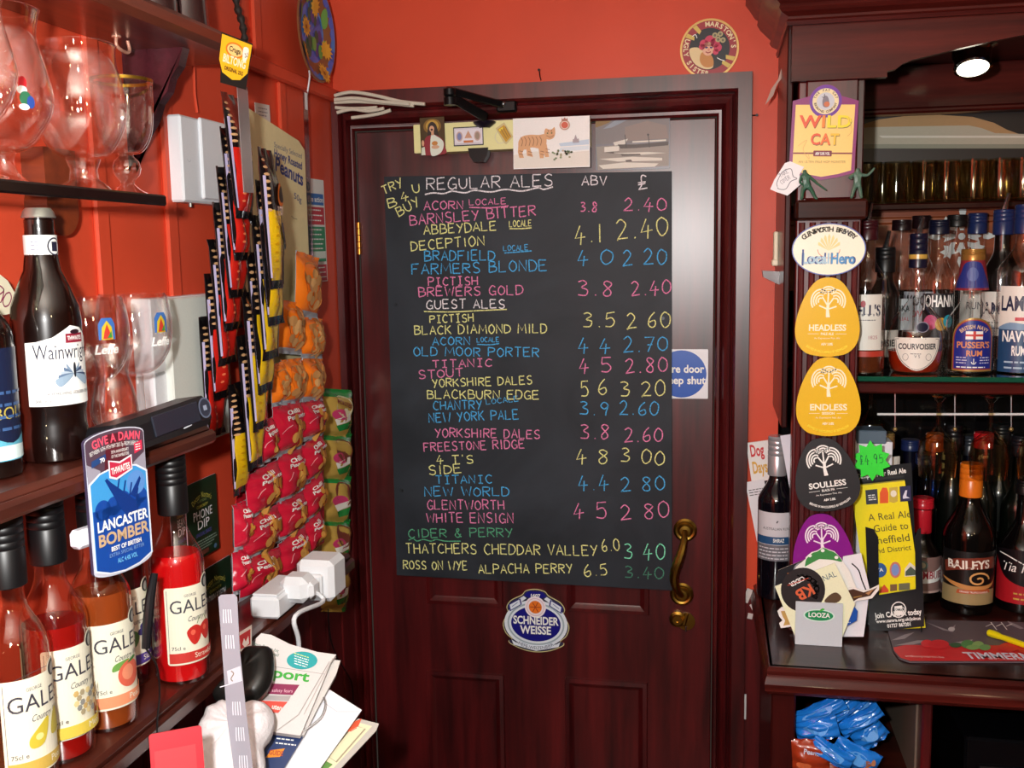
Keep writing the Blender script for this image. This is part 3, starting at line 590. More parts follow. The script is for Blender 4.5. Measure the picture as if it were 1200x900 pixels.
for sx in (-1, 1):
    F.shape([(sx*.05*w, .47*h), (sx*.12*w, .45*h), (sx*.17*w, .38*h), (sx*.10*w, .37*h)], NAVY); F.shape([(sx*.17*w, .385*h), (sx*.25*w, .33*h), (sx*.22*w, .28*h), (sx*.13*w, .35*h)], SIL)
    F.shape([(sx*.22*w, .345*h), (sx*.40*w, .24*h), (sx*.38*w, .13*h), (sx*.20*w, .25*h)], NAVY); F.shape([(sx*.235*w, .325*h), (sx*.38*w, .235*h), (sx*.365*w, .155*h), (sx*.22*w, .25*h)], SIL); F.stroke([(sx*.26*w, .28*h), (sx*.345*w, .21*h)], .0015, ink('#6a7aa8'))
F.shape(ell(0, .40*h, .12*w, .065*h), NAVY); F.text('1607', 0, .375*h, .05*h, WHITE, w=.15*w, bold=True)
F.shape(ell(0, .22*h, .155*w, .165*h), ink('#efe2ea')); F.ring(ell(0, .22*h, .125*w, .135*h), .0015, ink('#d9b8c4')); F.shape(ell(0, .22*h, .095*w, .10*h), ink('#e8761a'))
for a in (0, 60, 120): F.stroke([(.08*w*math.cos(R_(a)), .22*h+.085*h*math.sin(R_(a))), (-.08*w*math.cos(R_(a)), .22*h-.085*h*math.sin(R_(a)))], .0018, ink('#a83c10'))
F.text('SCHNEIDER', 0, -.05*h, .12*h, WHITE, w=.66*w, bold=True); F.text('WEISSE', 0, -.20*h, .12*h, WHITE, w=.45*w, bold=True)
F.shape([(-.36*w, -.31*h), (-.3*w, -.35*h), (0, -.405*h), (.3*w, -.35*h), (.36*w, -.31*h), (.33*w, -.39*h), (0, -.47*h), (-.33*w, -.39*h)], SIL)
F.text('HEFE-WEIZENBIER', 0, -.448*h, .05*h, ink('#4a5070'), w=.56*w, arc=-.5*w); done(F)
# round beer tray badge on the wall above the frame
F = card('beer_badge', 'round red and black tin beer badge on the red wall above the door', 'sign', (797, 22), (866, 22), (866, 93), (797, 93), PD(WY-.001), .003, ink('#d0a860', .35, .3), poly=lambda w, h: ell(0, 0, w/2, h/2, 48))
w, h = F.w, F.ht; F.shape(ell(0, 0, .465*w, .465*h, 48), ink('#a02832')); F.shape(ell(0, 0, .345*w, .345*h, 40), ink('#15161c'))
for a in (138, 112, -32, -8): pass
for a in (125, 150, -22, -40):
    F.shape([(.33*w*math.cos(R_(a-7)), .33*h*math.sin(R_(a-7))), (.46*w*math.cos(R_(a-3)), .46*h*math.sin(R_(a-3))), (.46*w*math.cos(R_(a+6)), .46*h*math.sin(R_(a+6))), (.30*w*math.cos(R_(a+3)), .30*h*math.sin(R_(a+3)))], ink('#d8bc5a'))
F.text("MARSTON'S", 0, 0, .001, ink('#f0dcb0'))
F.M0 = None
for t, mid, rr, flip in (("MARSTON'S", 52, .37, False), ('UGLY SISTER', 215, .44, True)):
    n = len(t)
    for i, ch in enumerate(t):
        a = mid + ((n-1)/2-i)*(11.5 if not flip else -10.5)
        F.text(ch, rr*w*math.cos(R_(a)), rr*h*math.sin(R_(a)), .075*h, ink('#f0dcb0'), bold=True, rot=(a-90 if not flip else a+90), layer=False)
F.up(); F.shape(spline([(-.33*w, 0), (-.2*w, .02*h), (-.1*w, -.04*h), (.05*w, -.12*h), (.08*w, -.3*h), (-.05*w, -.335*h), (-.22*w, -.26*h), (-.32*w, -.12*h)], 5, True), ink('#e8cf9a')); F.shape(spline([(-.12*w, -.06*h), (.05*w, -.12*h), (.08*w, -.28*h), (-.06*w, -.3*h), (-.15*w, -.2*h)], 4, True), ink('#c8863c'))
F.shape(ell(-.02*w, 0, .10*w, .115*h), ink('#e8b494'))
for x, y, r in ((-.10, .08, .07), (0, .13, .09), (.09, .10, .08), (.14, .02, .07), (.11, -.05, .05), (-.13, .03, .05)): F.shape(ell(x*w, y*h, r*w, r*h, 16), ink('#d03058'), layer=False)
F.up(); F.shape(ell(-.05*w, .02*h, .025*w, .015*h), ink('#3a2a6a')); F.shape(ell(.03*w, .02*h, .025*w, .015*h), ink('#3a2a6a')); F.stroke([(-.06*w, -.05*h), (-.02*w, -.07*h), (.03*w, -.05*h)], .002, ink('#a02020')); F.shape(ell(-.01*w, -.015*h, .018*w, .022*h), ink('#d88a74'))
for x, y in ((.08, .22), (.17, .24), (.14, .15), (.22, .14)): F.shape(ell(x*w, y*h, .045*w, .045*h), ink('#b4a878')); F.shape(ell(x*w, y*h, .022*w, .022*h), ink('#6a6a50'))
F.stroke(spline([(-.3*w, .2*h), (-.25*w, .23*h), (-.22*w, .17*h)], 4), .0015, WHITE); F.stroke(spline([(.14*w, -.15*h), (.2*w, -.18*h), (.27*w, -.2*h)], 4), .0015, WHITE)
done(F)
def nail(px, py, dx, dz, label):
    b = MB(); b.tube([(0, 0, 0), (dx*.3, -.012, dz*.3), (dx, -.022, dz)], .0012, BLKMET, 6); b.lathe([(0, 0), (.0026, 0), (.0026, .0016), (0, .0016)], BLKMET, 10, (dx, -.024, dz), M=Matrix.Rotation(R_(90), 4, 'X'))
    o = b.build('nail'); o.matrix_world = Matrix.Translation(PY(px, py, WY)); tag(o, label, 'nail', 'bent nails by the door')
nail(634, 94, 0, .016, 'thin nail standing up on top of the middle of the door frame')
nail(874, 136, .02, -.002, 'bent nail beside the top right corner of the door frame')
# ================================================================== LEFT WALL: shelves, glasses, bottles
CLEAR = glassy('clear_glass', '#fefefe', '#8c9696', gain=1.7); STEMG = glassy('stem_glass', '#f2f5f5', '#465050', gain=2.6); RIMGOLD = ink('#a8842c', .25, .9)
AMBER = glassy('amber_glass', '#3a1206', '#120402', body='#1c0805', bodyfac=.55); DKGREEN = glassy('dark_green_glass', '#26301a', '#080c06', body='#0a0f08', bodyfac=.6)
DKBROWN = glassy('dark_brown_glass', '#1c0d08', '#060303', body='#100806', bodyfac=.75); DKBLUE = glassy('dark_blue_glass', '#12226a', '#04081e', body='#070c26', bodyfac=.6)
NAVYG = glassy('blue_tinted_glass', '#8fb0d8', '#1c3a86', gain=1.6)
TOPW = wood('shelf_top_wood', '#3a1810', '#74331e', 'Y', 0.32, 0.4)
# top shelf with its shaped bracket
z0 = PX(106, 47, WX).z; xf = -.660; y1 = -.675
ts = thing('wall_shelf', 'high mahogany shelf at the top left, above the stemmed glasses', 'shelf', (WX, y1, z0))
b = MB(); b.box(((xf-WX)/2, -.55, .014), (xf-WX, 1.1, .028), TOPW, .008); b.build('shelf_board', ts)
by = -.80; pr = [PY(px, py, by) for px, py in ((146, 56), (218, 54), (213, 78), (204, 92), (200, 108), (190, 122), (184, 142), (175, 158), (166, 172), (158, 186), (152, 194))]
b = Flat(h0=-.009); b.slab([(min(p.x, xf-.012)-WX if i > 0 else 0.0, min(p.z, z0)-z0) for i, p in enumerate(pr)]+[(0, pr[-1].z-z0-.01)], .018, wood('bracket_wood', '#2c0e12', '#52202a', 'Z', .25, .6))
br = b.build('shelf_bracket', ts, Matrix.Translation((0, by-y1, 0)) @ Matrix.Rotation(R_(90), 4, 'X'))
# things on the high shelf: dark red vessels, only their feet in view
for px, l, h in ((178, 'dark red glass vessel on the high shelf, further from the corner', .16), (216, 'dark red glass vessel at the end of the high shelf, above the white fuse box', .17)):
    p = PX(px, 24, -.725); o = thing('glass_vase', l, 'vase', (-.725, p.y-.0, z0+.028), 'dark red glass vessels')
    b = MB(); b.lathe([(0, 0), (.030, 0), (.034, .004), (.031, .05), (.036, .10), (.044, h), (.041, h), (.033, .1), (.028, .05), (.028, .008), (0, .008)], glassy('ruby_glass', '#7a1416', '#2a0606', body='#3c0a0c', bodyfac=.5)); b.build('vase_body', o)
# cup hook under the high shelf
b = MB(); p = PX(137, 54, -.745); P = [(0, 0, 0), (0, 0, -.012), (.004, .012, -.018), (.004, .022, -.014), (.002, .022, -.002)]
b.tube(spline(P, 5), .0022, ink('#d8a088', .3, .3), 8); b.lathe([(0, 0), (.006, 0), (.006, -.002), (0, -.002)], ink('#d8a088', .3, .3), 12); o = b.build('cup_hook'); o.matrix_world = Matrix.Translation((p.x, p.y, z0)); tag(o, 'small painted cup hook screwed under the high shelf', 'hook')
# glass shelf and its wooden bracket block
zg = PX(112, 248, WX).z; gxf = -.634; gy = -.998
gs = thing('glass_shelf', 'clear glass shelf with a dark front edge holding stemmed glasses', 'shelf', (WX, gy, zg))
b = MB(); b.box(((gxf-WX)/2, -.35, .005), (gxf-WX, .70, .010), glassy('shelf_glass', '#dfe9e4', '#b8ccc4'), .0008); b.build('glass_pane', gs)
b = MB(); b.box((gxf-WX+.002, -.35, .005), (.006, .704, .0125), ink('#150d0d', .2), .002); b.build('dark_edge', gs)
p = PX(47, 232, WX); bw_ = .060
b = Flat(h0=0); zt = PX(47, 176, WX).z-zg; zb = PX(47, 277, WX).z-zg
b.slab([(-bw_/2, zt), (-bw_/2, zb+.03)]+[(bw_/2*math.cos(R_(a)), zb+.03+.03*math.sin(R_(a))) for a in range(190, 351, 16)]+[(bw_/2, zb+.03), (bw_/2, zt)], .030, wood('block_wood', '#5a2210', '#8a3a1a', 'Z', .3, .5))
b.build('wooden_block', gs, Matrix.Translation((0, p.y-gy, 0)) @ Matrix.Rotation(R_(90), 4, 'Z') @ Matrix.Rotation(R_(90), 4, 'X'))
def glass(label, px, py, x, z, prof, rim=None, group=None, yoff=0, py_=None):
    p = PX(px, py, x); o = thing('stemmed_glass', label, 'glass', (x, p.y+yoff, z), group)
    k = next(i for i, (r, zz) in enumerate(prof) if r < 0); foot = prof[:k]; bowl = prof[k+1:]
    b = MB(); b.lathe(foot, STEMG, 24); b.build('stem_and_foot', o)
    b = MB(); t = .0016; inner = [(max(r-t, 0), zz+(t if i == 0 else 0)) for i, (r, zz) in enumerate(bowl)][::-1]
    sm = spline(bowl, 4); si = [(max(r-t, 0), zz+t) for r, zz in sm[:-1]]+[(sm[-1][0]-t, sm[-1][1])]
    b.lathe(sm+si[::-1], CLEAR, 36); b.build('bowl', o)
    if rim:
        r, zz = bowl[-1]; b = MB(); b.lathe([(r-.002, zz-.003), (r+.0006, zz-.003), (r+.0006, zz+.0006), (r-.002, zz+.0006), (r-.002, zz-.003)], RIMGOLD, 36); lab(b.build('gilt_rim', o), 'gold rim')
    return o
zs = zg+.011; SG = 'stemmed glasses on the glass shelf'
foot = lambda R, s: [(0, .001), (R, .001), (R, .003), (R*.6, .007), (s*1.3, .016), (s, .026)]
glass('curvy tulip glass half cut off by the left edge of the photo', -38, 200, -.665, zs, foot(.034, .009)+[(.010, .04), (.012, .046), (-1, 0), (.004, .045), (.03, .055), (.046, .085), (.047, .105), (.040, .135), (.038, .155), (.044, .17)], group=SG)
g1 = glass('curvy tulip glass with a small gnome sticker on the glass shelf', 6, 205, -.70, zs, foot(.034, .009)+[(.010, .03), (.012, .034), (-1, 0), (.004, .033), (.026, .040), (.046, .068), (.050, .092), (.044, .122), (.038, .148), (.041, .168), (.043, .174)], group=SG)
F = Flat(fn=cyl(.0505, .085, 62), du=.003); F.shape(ell(0, .012, .004, .006), ink('#c8202a')); F.shape(ell(-.001, .005, .005, .004), WHITE); F.shape(ell(.002, -.003, .006, .007), ink('#2a6a4a')); F.shape(ell(.007, -.006, .004, .006), ink('#2a4a9a')); F.shape(ell(0, -.011, .005, .003), WHITE); lab(F.build('sticker', g1), 'tiny gnome sticker')
glass('wide round goblet in the middle of the glass shelf', 99, 212, -.705, zs, [(0, .001), (.032, .001), (.032, .003), (.026, .010), (.016, .018), (.0145, .028), (.019, .040), (-1, 0), (.006, .038), (.030, .046), (.046, .072), (.0500, .098), (.047, .125), (.042, .145), (.042, .162), (.0435, .166)], group=SG)
glass('gold rimmed stem glass at the end of the glass shelf', 150, 220, -.70, zs, [(0, .001), (.031, .001), (.031, .003), (.016, .010), (.008, .017), (.008, .020), (.0145, .028), (.0165, .036), (.0145, .044), (.008, .051), (.010, .054), (-1, 0), (.004, .052), (.020, .056), (.031, .076), (.0345, .105), (.0355, .135), (.0355, .140)], rim=True, group=SG)
# mid shelf
zm = 1.487; mxf = -.645; my1 = -.890
b = MB(); b.box(((mxf-WX)/2, -.35, -.014), (mxf-WX, .70, .028), MAHOGY, .006); b.box((mxf-WX+.003, -.35, -.016), (.010, .70, .018), MAHOGY, .005)
o = b.build('wall_shelf'); o.matrix_world = Matrix.Translation((WX, my1, zm)); tag(o, 'dark wooden shelf under the beer bottle, middle of the three wooden shelves', 'shelf')
MG = 'stemmed glasses beside the beer bottle'
def crest(o, R, z, phi, blue=True):
    F = Flat(fn=cyl(R, z, phi), du=.003); F.shape([(-.010, -.012), (.010, -.012), (.010, .006), (.006, .013), (-.006, .013), (-.010, .006)], ink('#3a6ab0')); F.shape([(-.007, -.012), (.007, -.012), (.006, .002), (0, .010), (-.006, .002)], ink('#c8b02a'))
    F.shape([(-.005, -.011), (.005, -.011), (.003, -.002), (0, .006), (-.003, -.002)], ink('#c03a2a')); F.shape([(.0, -.010), (.006, -.010), (.005, -.002)], ink('#3a8a3a')); F.text('Leffe', -.002, -.028, .010, WHITE, shear=.25, bold=True); lab(F.build('crest', o), 'coloured crest and white script')
chal = lambda k: [(0, .001), (.034, .001), (.034, .003), (.020, .008), (.009, .016), (.0075, .05), (.008, .066), (-1, 0), (.003, .066), (.024, .073), (.040, .094), (.046, .12), (.0455, .145), (.042, .166), (.0415, .170)]
ga = glass('stemmed chalice just right of the beer bottle, partly hidden by it', 112, 520, -.725, zm, chal(0), group=MG); crest(ga, .0465, .135, 60)
gb = glass('stemmed chalice furthest right on the middle shelf, before the white trunking box', 165, 508, -.725, zm, chal(1), group=MG); crest(gb, .0465, .135, 75)
glass('small hourglass shaped glass among the chalices on the middle shelf', 135, 495, -.660, zm, [(0, .001), (.026, .001), (.026, .003), (.010, .010), (.008, .02), (-1, 0), (.003, .02), (.018, .026), (.026, .045), (.022, .07), (.017, .09), (.022, .11), (.025, .12)], group=MG)
glass('low tumbler-like glass foot left of the beer bottle', 21, 545, -.765, zm, [(0, .001), (.026, .001), (.026, .003), (.010, .010), (.008, .02), (-1, 0), (.003, .02), (.018, .026), (.026, .045), (.024, .07), (.022, .10), (.026, .13)], group=MG)
# ------------------------------------------------------------------ bottles
def profile(H, R, zs_, nr, zn, base=.004, power=1.0, lip=True):
    P = [(0, .002), (R-.006, 0), (R-.001, .002), (R, base+.004), (R, zs_)]
    for i in range(1, 9):
        t = i/8; s = .5-.5*math.cos(math.pi*t**power); P.append((R+(nr-R)*s, zs_+(zn-zs_)*t))
    P += [(nr*.97, (zn+H)/2), (nr*.95, H-.012)]
    if lip: P += [(nr*1.12, H-.011), (nr*1.12, H-.002)]
    P += [(nr*.6, H), (0, H)]
    return P
def rat(prof, z):
    for (r0, z0_), (r1, z1_) in zip(prof, prof[1:]):
        if z0_ <= z <= z1_ and z1_ > z0_: return r0+(r1-r0)*(z-z0_)/(z1_-z0_)
    return prof[-1][0]
def bottle(label, cat, M, prof, gmat, cap=None, liquid=None, group=None, seg=28, name='bottle', ringd=None):
    """cap = (material, bottom z, top z, extra radius, ridged?)"""
    o = thing(name, label, cat, M, group); b = MB(); b.lathe(prof, gmat, seg); b.build('glass_body', o)
    if liquid:
        mat, lv = liquid; P = [(max(r-.003, 0), z+.003) for r, z in prof if z < lv]; P = [p for p in P if p[1] <= lv]; P += [(rat(prof, lv)-.003, lv), (0, lv)]
        b = MB(); b.lathe(P, mat, seg); lab(b.build('liquid', o), 'drink inside')
    if cap:
        mat, zb_, zt_, ex = cap[:4]; b = MB(); n = 7; Q = []
        rb = max(rat(prof, z) for z in [zb_+(zt_-zb_)*i/8 for i in range(8)])+ex
        Q = [(rb-.001, zb_), (rb, zb_+.001)]
        if len(cap) > 4:
            for i in range(cap[4]): zz = zt_-(zt_-zb_)*.5*(1-i/cap[4]); Q += [(rb, zz), (rb-.0007, zz+.0012), (rb, zz+.0024)]
        Q += [(rb, zt_-.002), (rb-.0015, zt_), (0, zt_)]
        b.lathe(Q, mat, seg); b.build('cap', o)
    return o
def sticker(o, R, z, w, h, phi=0, base=None, draw=None, name='label', poly=None, text=None):
    F = Flat(fn=cyl(R+.0003, z, phi), du=.004)
    if base: F.shape(poly or rect(-w/2, -h/2, w/2, h/2, min(w, h)*.04), base)
    if draw: draw(F, w, h)
    l = F.build(name, o)
    if text: l['label'] = text
    return l
INK = ink('#23233a', .5)
# amber ale bottle
pb = PZ(66, 537, zm)
WB = [(0, .002), (.030, 0), (.0345, .003), (.0355, .012), (.0355, .030), (.034, .040), (.034, .052), (.0355, .060), (.0355, .150), (.034, .166), (.026, .188), (.019, .204), (.0165, .222), (.0148, .246), (.0150, .250), (.0150, .257), (.0135, .258), (.0135, .268), (0, .268)]
bo = bottle('dark brown ale bottle with crown cap and white label on the middle shelf', 'bottle', at(pb.x, pb.y, zm, 44), WB, AMBER)
b = MB(); n = 42; vs = []
Q = [(.0160, .259), (.0165, .260), (.0152, .266), (.0125, .2695), (0, .270)]
for j, (r, z) in enumerate(Q):
    for i in range(n): vs.append(((r+(.0008 if i % 2 and j < 2 else 0))*math.cos(2*math.pi*i/n), (r+(.0008 if i % 2 and j < 2 else 0))*math.sin(2*math.pi*i/n), z))
b.mesh(vs, [(j*n+i, j*n+(i+1) % n, (j+1)*n+(i+1) % n, (j+1)*n+i) for j in range(len(Q)-1) for i in range(n)], ink('#cfc9c0', .3, .8)); lab(b.build('crown_cap', bo), 'silver crown cap')
def wl(F, w, h):
    F.text('Wainwright', -.40*w, .10*h, .0155, INK, w=.86*w, al='l'); F.shape([(.02*w, .30*h), (.32*w, .30*h), (.32*w, .42*h), (.02*w, .42*h)], ink('#8e1c34')); F.text('THWAITES', .17*w, .335*h, .0042, WHITE, w=.25*w, bold=True); F.shape(ell(.17*w, .44*h, .08*w, .03*h), ink('#2a1420'))
    for sx, c in ((-1, '#5a708c'), (1, '#3a4a6a')):
        for k in range(5): F.shape(spline([(.10*w, -.10*h), (.10*w+sx*(.10+.035*k)*w, (.04-.05*k)*h), (.10*w+sx*(.06+.03*k)*w, (-.10-.04*k)*h)], 4, True), ink(['#7d93aa', c, '#a9b8c6', c, '#8aa0b4'][k]))
    F.shape(ell(.11*w, -.05*h, .02*w, .10*h), ink('#20242e')); F.text('A REFRESHING GOLDEN BEER', .05*w, -.36*h, .0032, INK, w=.6*w); F.text('500 ml e', -.30*w, -.45*h, .003, INK)
sticker(bo, .0355, .103, .080, .082, 18, WHITE, wl, 'front_label', [(-.040, -.041), (.040, -.041), (.040, .026), (.022, .040), (.008, .043), (-.012, .031), (-.028, .027), (-.040, .026)], 'white label with blue lettering')
sticker(bo, .0355, .100, .020, .076, -88, WHITE, None, 'back_label')
sticker(bo, .0163, .230, .062, .022, 0, WHITE, lambda F, w, h: (F.shape(ell(.013, -.001, .009, .0095), INK), F.shape(ell(.013, -.001, .0075, .008), WHITE), F.shape(rect(.009, -.006, .017, .004), INK), F.lines(-.012, .0, .004, 3, .004, .0014, ink('#9aa0b0'))), 'neck_label')
# blue labelled bottle at the picture's edge
pb = PZ(-14, 558, zm); o = bottle('dark bottle with navy scenic label cut by the left edge of the photo', 'bottle', at(pb.x, pb.y, zm, 40), profile(.25, .033, .14, .012, .185), DKBROWN, (BLACK, .225, .252, .001))
sticker(o, .033, .075, .10, .11, 12, ink('#16203c', .35), lambda F, w, h: (F.text('BOLD', .24*w, -.14*h, .012, ink('#b0a04a')), F.shape(spline([(-.5*w, -.38*h), (-.1*w, -.28*h), (.2*w, -.36*h), (.5*w, -.26*h), (.5*w, -.5*h), (-.5*w, -.5*h)], 4), ink('#5aa8c0')), F.shape(spline([(-.5*w, -.44*h), (0, -.38*h), (.5*w, -.40*h), (.5*w, -.5*h), (-.5*w, -.5*h)], 4), ink('#d8ecec')), F.lines(-.0, .5*w, .1*h, 4, .012, .003, ink('#3a5a8a'))), 'front_label')
# price card
F = Flat(); P0 = [PX(a, b_, -.757) for a, b_ in ((-34, 326), (-2, 321), (8, 329), (25.5, 359), (21, 366), (-36, 376))]; Mf = frame(P0[1], (0, 1, 0), (0, 0, 1)); Mi = Mf.inverted()
F.slab([tuple((Mi @ p)[:2]) for p in P0], .0012, CREAM); F.up(); uvp = lambda a, b_: tuple((Mi @ PX(a, b_, -.757))[:2]); MAG = ink('#8e2a52')
F.stroke([uvp(*p) for p in spline([(6, 344), (2, 352), (4, 359), (9, 357), (12, 349), (10, 343), (6, 344)], 4)], .0016, MAG); F.stroke([uvp(*p) for p in spline([(3, 339), (-2, 335), (-7, 340), (-3, 345), (2, 342), (3, 339), (2, 348), (-1, 355)], 4)], .0016, MAG); F.stroke([uvp(*p) for p in spline([(-20, 342), (-12, 338), (-13, 346), (-20, 358), (-11, 358)], 4)], .0016, MAG)
F.stroke([(0, -.02), (0, -.021)], .001, MAG); o = F.build('price_card', None, Mf); tag(o, 'cream price card with magenta handwritten figures by the left edge', 'price card')
# card reader on the end of the middle shelf
Mr = frame(Vector((mxf+.012, PX(176, 512, mxf+.01).y, zm+.024)), (.22, 1, .10), (-.15, 0, 1)); cr = thing('card_reader', 'black hand-held card terminal lying on the end of the middle shelf', 'card reader', Mr)
b = MB(); b.box((0, 0, 0), (.155, .036, .055), ink('#16161a', .35), .008); b.build('case', cr)
b = MB(); b.box((.012, .003, .0285), (.075, .024, .003), ink('#242833', .15), .001); b.build('screen', cr)
F = Flat(h0=.0276); F.shape(ell(.062, .004, .0105, .0125), ink('#5a6478', .3)); F.shape(ell(.062, .004, .0085, .0105), ink('#2c3240', .3)); F.shape(rect(.059, .001, .065, .007), ink('#8a94a8', .3)); F.stroke([(.020, -.0105), (.034, -.0095)], .0016, ink('#c8ccd4')); F.build('button_pad', cr)
# white electrical boxes on the left wall
WPL = ink('#e6e8ec', .35)
ya, yb2 = PX(213, 180, WX+.028).y, PX(262, 180, WX+.028).y; za, zb2 = PX(213, 236, WX+.028).z, PX(213, 134, WX+.028).z
o = thing('fuse_box', 'white square electrical box on the red wall behind the upper snack packs', 'electrical box', (WX, ya, za))
b = MB(); b.box((.014, (yb2-ya)/2, (zb2-za)/2), (.028, yb2-ya, zb2-za), WPL, .003); b.build('cover', o)
b = MB(); b.box((.030, (yb2-ya)*.70, (zb2-za)/2+.004), (.006, (yb2-ya)*.6, (zb2-za)*.96), WPL, .002); b.build('lid', o)
F = Flat(h0=.0283); F.stroke(ell(0, 0, .006, .006, 20, 200, 340), .0006, ink('#b4b8c0')); F.build('knockout_mark', o, Matrix.Translation((0, .020, .065)) @ frame((0, 0, 0), (0, 1, 0), (0, 0, 1)))
b = MB(); b.lathe([(0, 0), (.003, 0), (.003, .006), (0, .006)], STEEL, 10, (.018, .035, -.006)); lab(b.build('screw', o), 'small steel screw')
ya = PX(180, 430, WX+.03).y; yb2 = PX(262, 430, WX+.03).y; za = PX(200, 532, WX+.03).z; zb2 = PX(203, 348, WX+.03).z
o = thing('trunking_box', 'larger white cable trunking box on the wall behind the chalices', 'electrical box', (WX, ya, za))
b = MB(); b.box((.015, (yb2-ya)/2, (zb2-za)/2), (.030, yb2-ya, zb2-za), WPL, .002); b.build('base', o)
b = MB(); b.box((.034, (yb2-ya)*.56, (zb2-za)/2), (.012, (yb2-ya)*.80, (zb2-za)*.985), ink('#dfe2da', .4), .002); b.build('lid', o)
b = MB(); b.box((.0315, .014, (zb2-za)*.53), (.003, .022, .004), ink('#c4c8cc', .4), .001); b.build('latch', o)
# small white card behind the peanuts card
F = card('paper_card', 'small white printed card on the wall above the peanuts display', 'card', (299, 120), (316, 124), (316, 150), (299, 148), lambda a, b_: PX(a, b_, WX+.010), .001, ink('#d9d2cc', .6)); F.lines(-.3*F.w, .4*F.w, .3*F.ht, 3, .006, .0016, ink('#6a6470')); done(F)
b = MB(); b.tube([PX(227, 78, WX+.012)-PX(227, 78, WX+.012), PX(228, 110, WX+.012)-PX(227, 78, WX+.012), PX(231, 132, WX+.012)-PX(227, 78, WX+.012)], .0022, RED, 6); o = b.build('wire'); o.matrix_world = Matrix.Translation(PX(227, 78, WX+.012)); tag(o, 'thin red-painted wire running down to the white fuse box', 'wire')
# strap at the top
b = MB(); o0 = PX(281, 10, WX+.02); pts = spline([PX(274, -18, WX+.02)-o0, PX(278, 8, WX+.02)-o0, PX(284, 28, WX+.03)-o0, PX(287, 49, WX+.03)-o0], 8)
b.tube(pts, .006, ink('#241812', .7), 8, [.0055+.0016*math.sin(i*1.5) for i in range(len(pts))]); o = b.build('strap'); o.matrix_world = Matrix.Translation(o0); tag(o, 'dark twisted leather strap hanging from above beside the high shelf', 'strap')
# sunflower plate
pc = PX(361.5, 38, WX+.012); pl = thing('plate', 'round ceramic plate painted with sunflowers on blue, high on the left wall', 'plate', frame(pc, (0, 1, 0), (0, 0, 1)))
PR = .094; Q = [(0, 0), (.05, 0), (.055, .004), (PR, .016), (PR+.001, .0185), (PR-.002, .0195), (.060, .010), (.054, .006), (0, .006)]
b = MB(); b.lathe(Q, ink('#8a5a3a', .35), 44); b.build('plate_body', pl)
def dish(u, v, h):
    r = math.hypot(u, v); zz = .0064 if r < .054 else .0064+(r-.054)/(PR-.004-.054)*.0125
    return Vector((u, v, zz+h))
F = Flat(fn=dish, du=.012); F.h = .0005
rnd = random.Random(3)
for rr in range(4):
    for a in range(24):
        t0, t1 = R_(a*15), R_(a*15+15.0); r0, r1 = (0, .054, .07, .08, PR-.004)[rr:rr+2]
        F.face([dish(r*math.cos(t), r*math.sin(t), .0005) for r, t in ((r0, t0), (r1, t0), (r1, t1), (r0, t1))], ink(rnd.choice(['#5066c0', '#5a70c4', '#4458a8', '#4c7cc0'])))
for k in range(22):
    a = rnd.random()*6.28; r = rnd.uniform(.02, .078); F.shape(ell(r*math.cos(a), r*math.sin(a), .010, .014, 10), ink(rnd.choice(['#5a9a54', '#6aaa54', '#2e5a48', '#5a4a8a'])))
pm = pl.matrix_world.inverted()
for px, py in ((368, 9), (358, 31), (354, 59), (379, 59), (374, 86), (346, 88), (385, 22), (341, 30)):
    c = pm @ PX(px, py, WX+.02)
    if math.hypot(c.x, c.y) > .08: continue
    F.shape([(c.x+(.021 if i % 2 else .014)*math.cos(i*math.pi/12), c.y+(.021 if i % 2 else .014)*math.sin(i*math.pi/12)) for i in range(24)], ink('#e0a83a')); F.shape(ell(c.x, c.y, .011), ink('#c48a34')); F.shape(ell(c.x, c.y, .004), ink('#8a4a1c'))
lab(F.build('painted_flowers', pl), 'yellow sunflowers on a blue and green ground')
b = MB(); c = pm @ PX(358, 92, WX+.02); b.tube(spline([(c.x-.01, c.y+.012, .020), (c.x, c.y, .016), (c.x+.004, c.y-.03, .008)], 5), .0016, WPL, 6); c2 = pm @ PX(384, 80, WX+.02); b.build('plate_hanger', pl)
# hanging clear clip strip
F = card('clip_strip', 'narrow clear plastic strip hanging under the sunflower plate', 'strip', (358, 107), (363, 109), (364, 325), (359, 325), lambda a, b_: PX(a, b_, WX+.03), .0012, glassy('clear_plastic', '#d8c4cc', '#b09aa4', rough=.15), group=None)
F.shape(rect(-.25*F.w, F.ht*.40, .4*F.w, F.ht*.49), WPL); done(F)
# fire action notice
F = card('fire_action_notice', 'narrow fire action notice of blue, red and green bands on the left wall', 'notice', (358, 208), (379, 212), (382, 329), (360, 332), lambda a, b_: PX(a, b_, WX+.0005), .002, ink('#e8e8e4', .4), .002)
w, h = F.w, F.ht; F.shape(ell(-.36*w, .42*h, .10*w, .045*h), ink('#2a6ab4')); F.text('!', -.36*w, .395*h, .05*h, WHITE, bold=True)
F.shape(rect(-.46*w, .25*h, .44*w, .36*h), ink('#2a6ab4')); F.text('Fire action', -.0*w, .28*h, .05*h, WHITE, w=.84*w, bold=True)
for y0, y1_, c in ((.06, .23, '#c0283c'), (-.30, .04, '#1f8a60'), (-.49, -.33, '#c0283c')):
    F.shape(rect(-.46*w, y0*h, .44*w, y1_*h), ink(c)); n = max(2, int((y1_-y0)*22)); F.lines(-.40*w, .40*w, (y1_-.03)*h, n, (y1_-y0-.02)/n*h, .012*h, WHITE)
F.shape(rect(-.44*w, -.27*h, .42*w, -.20*h), ink('#d8e4dc')); done(F)
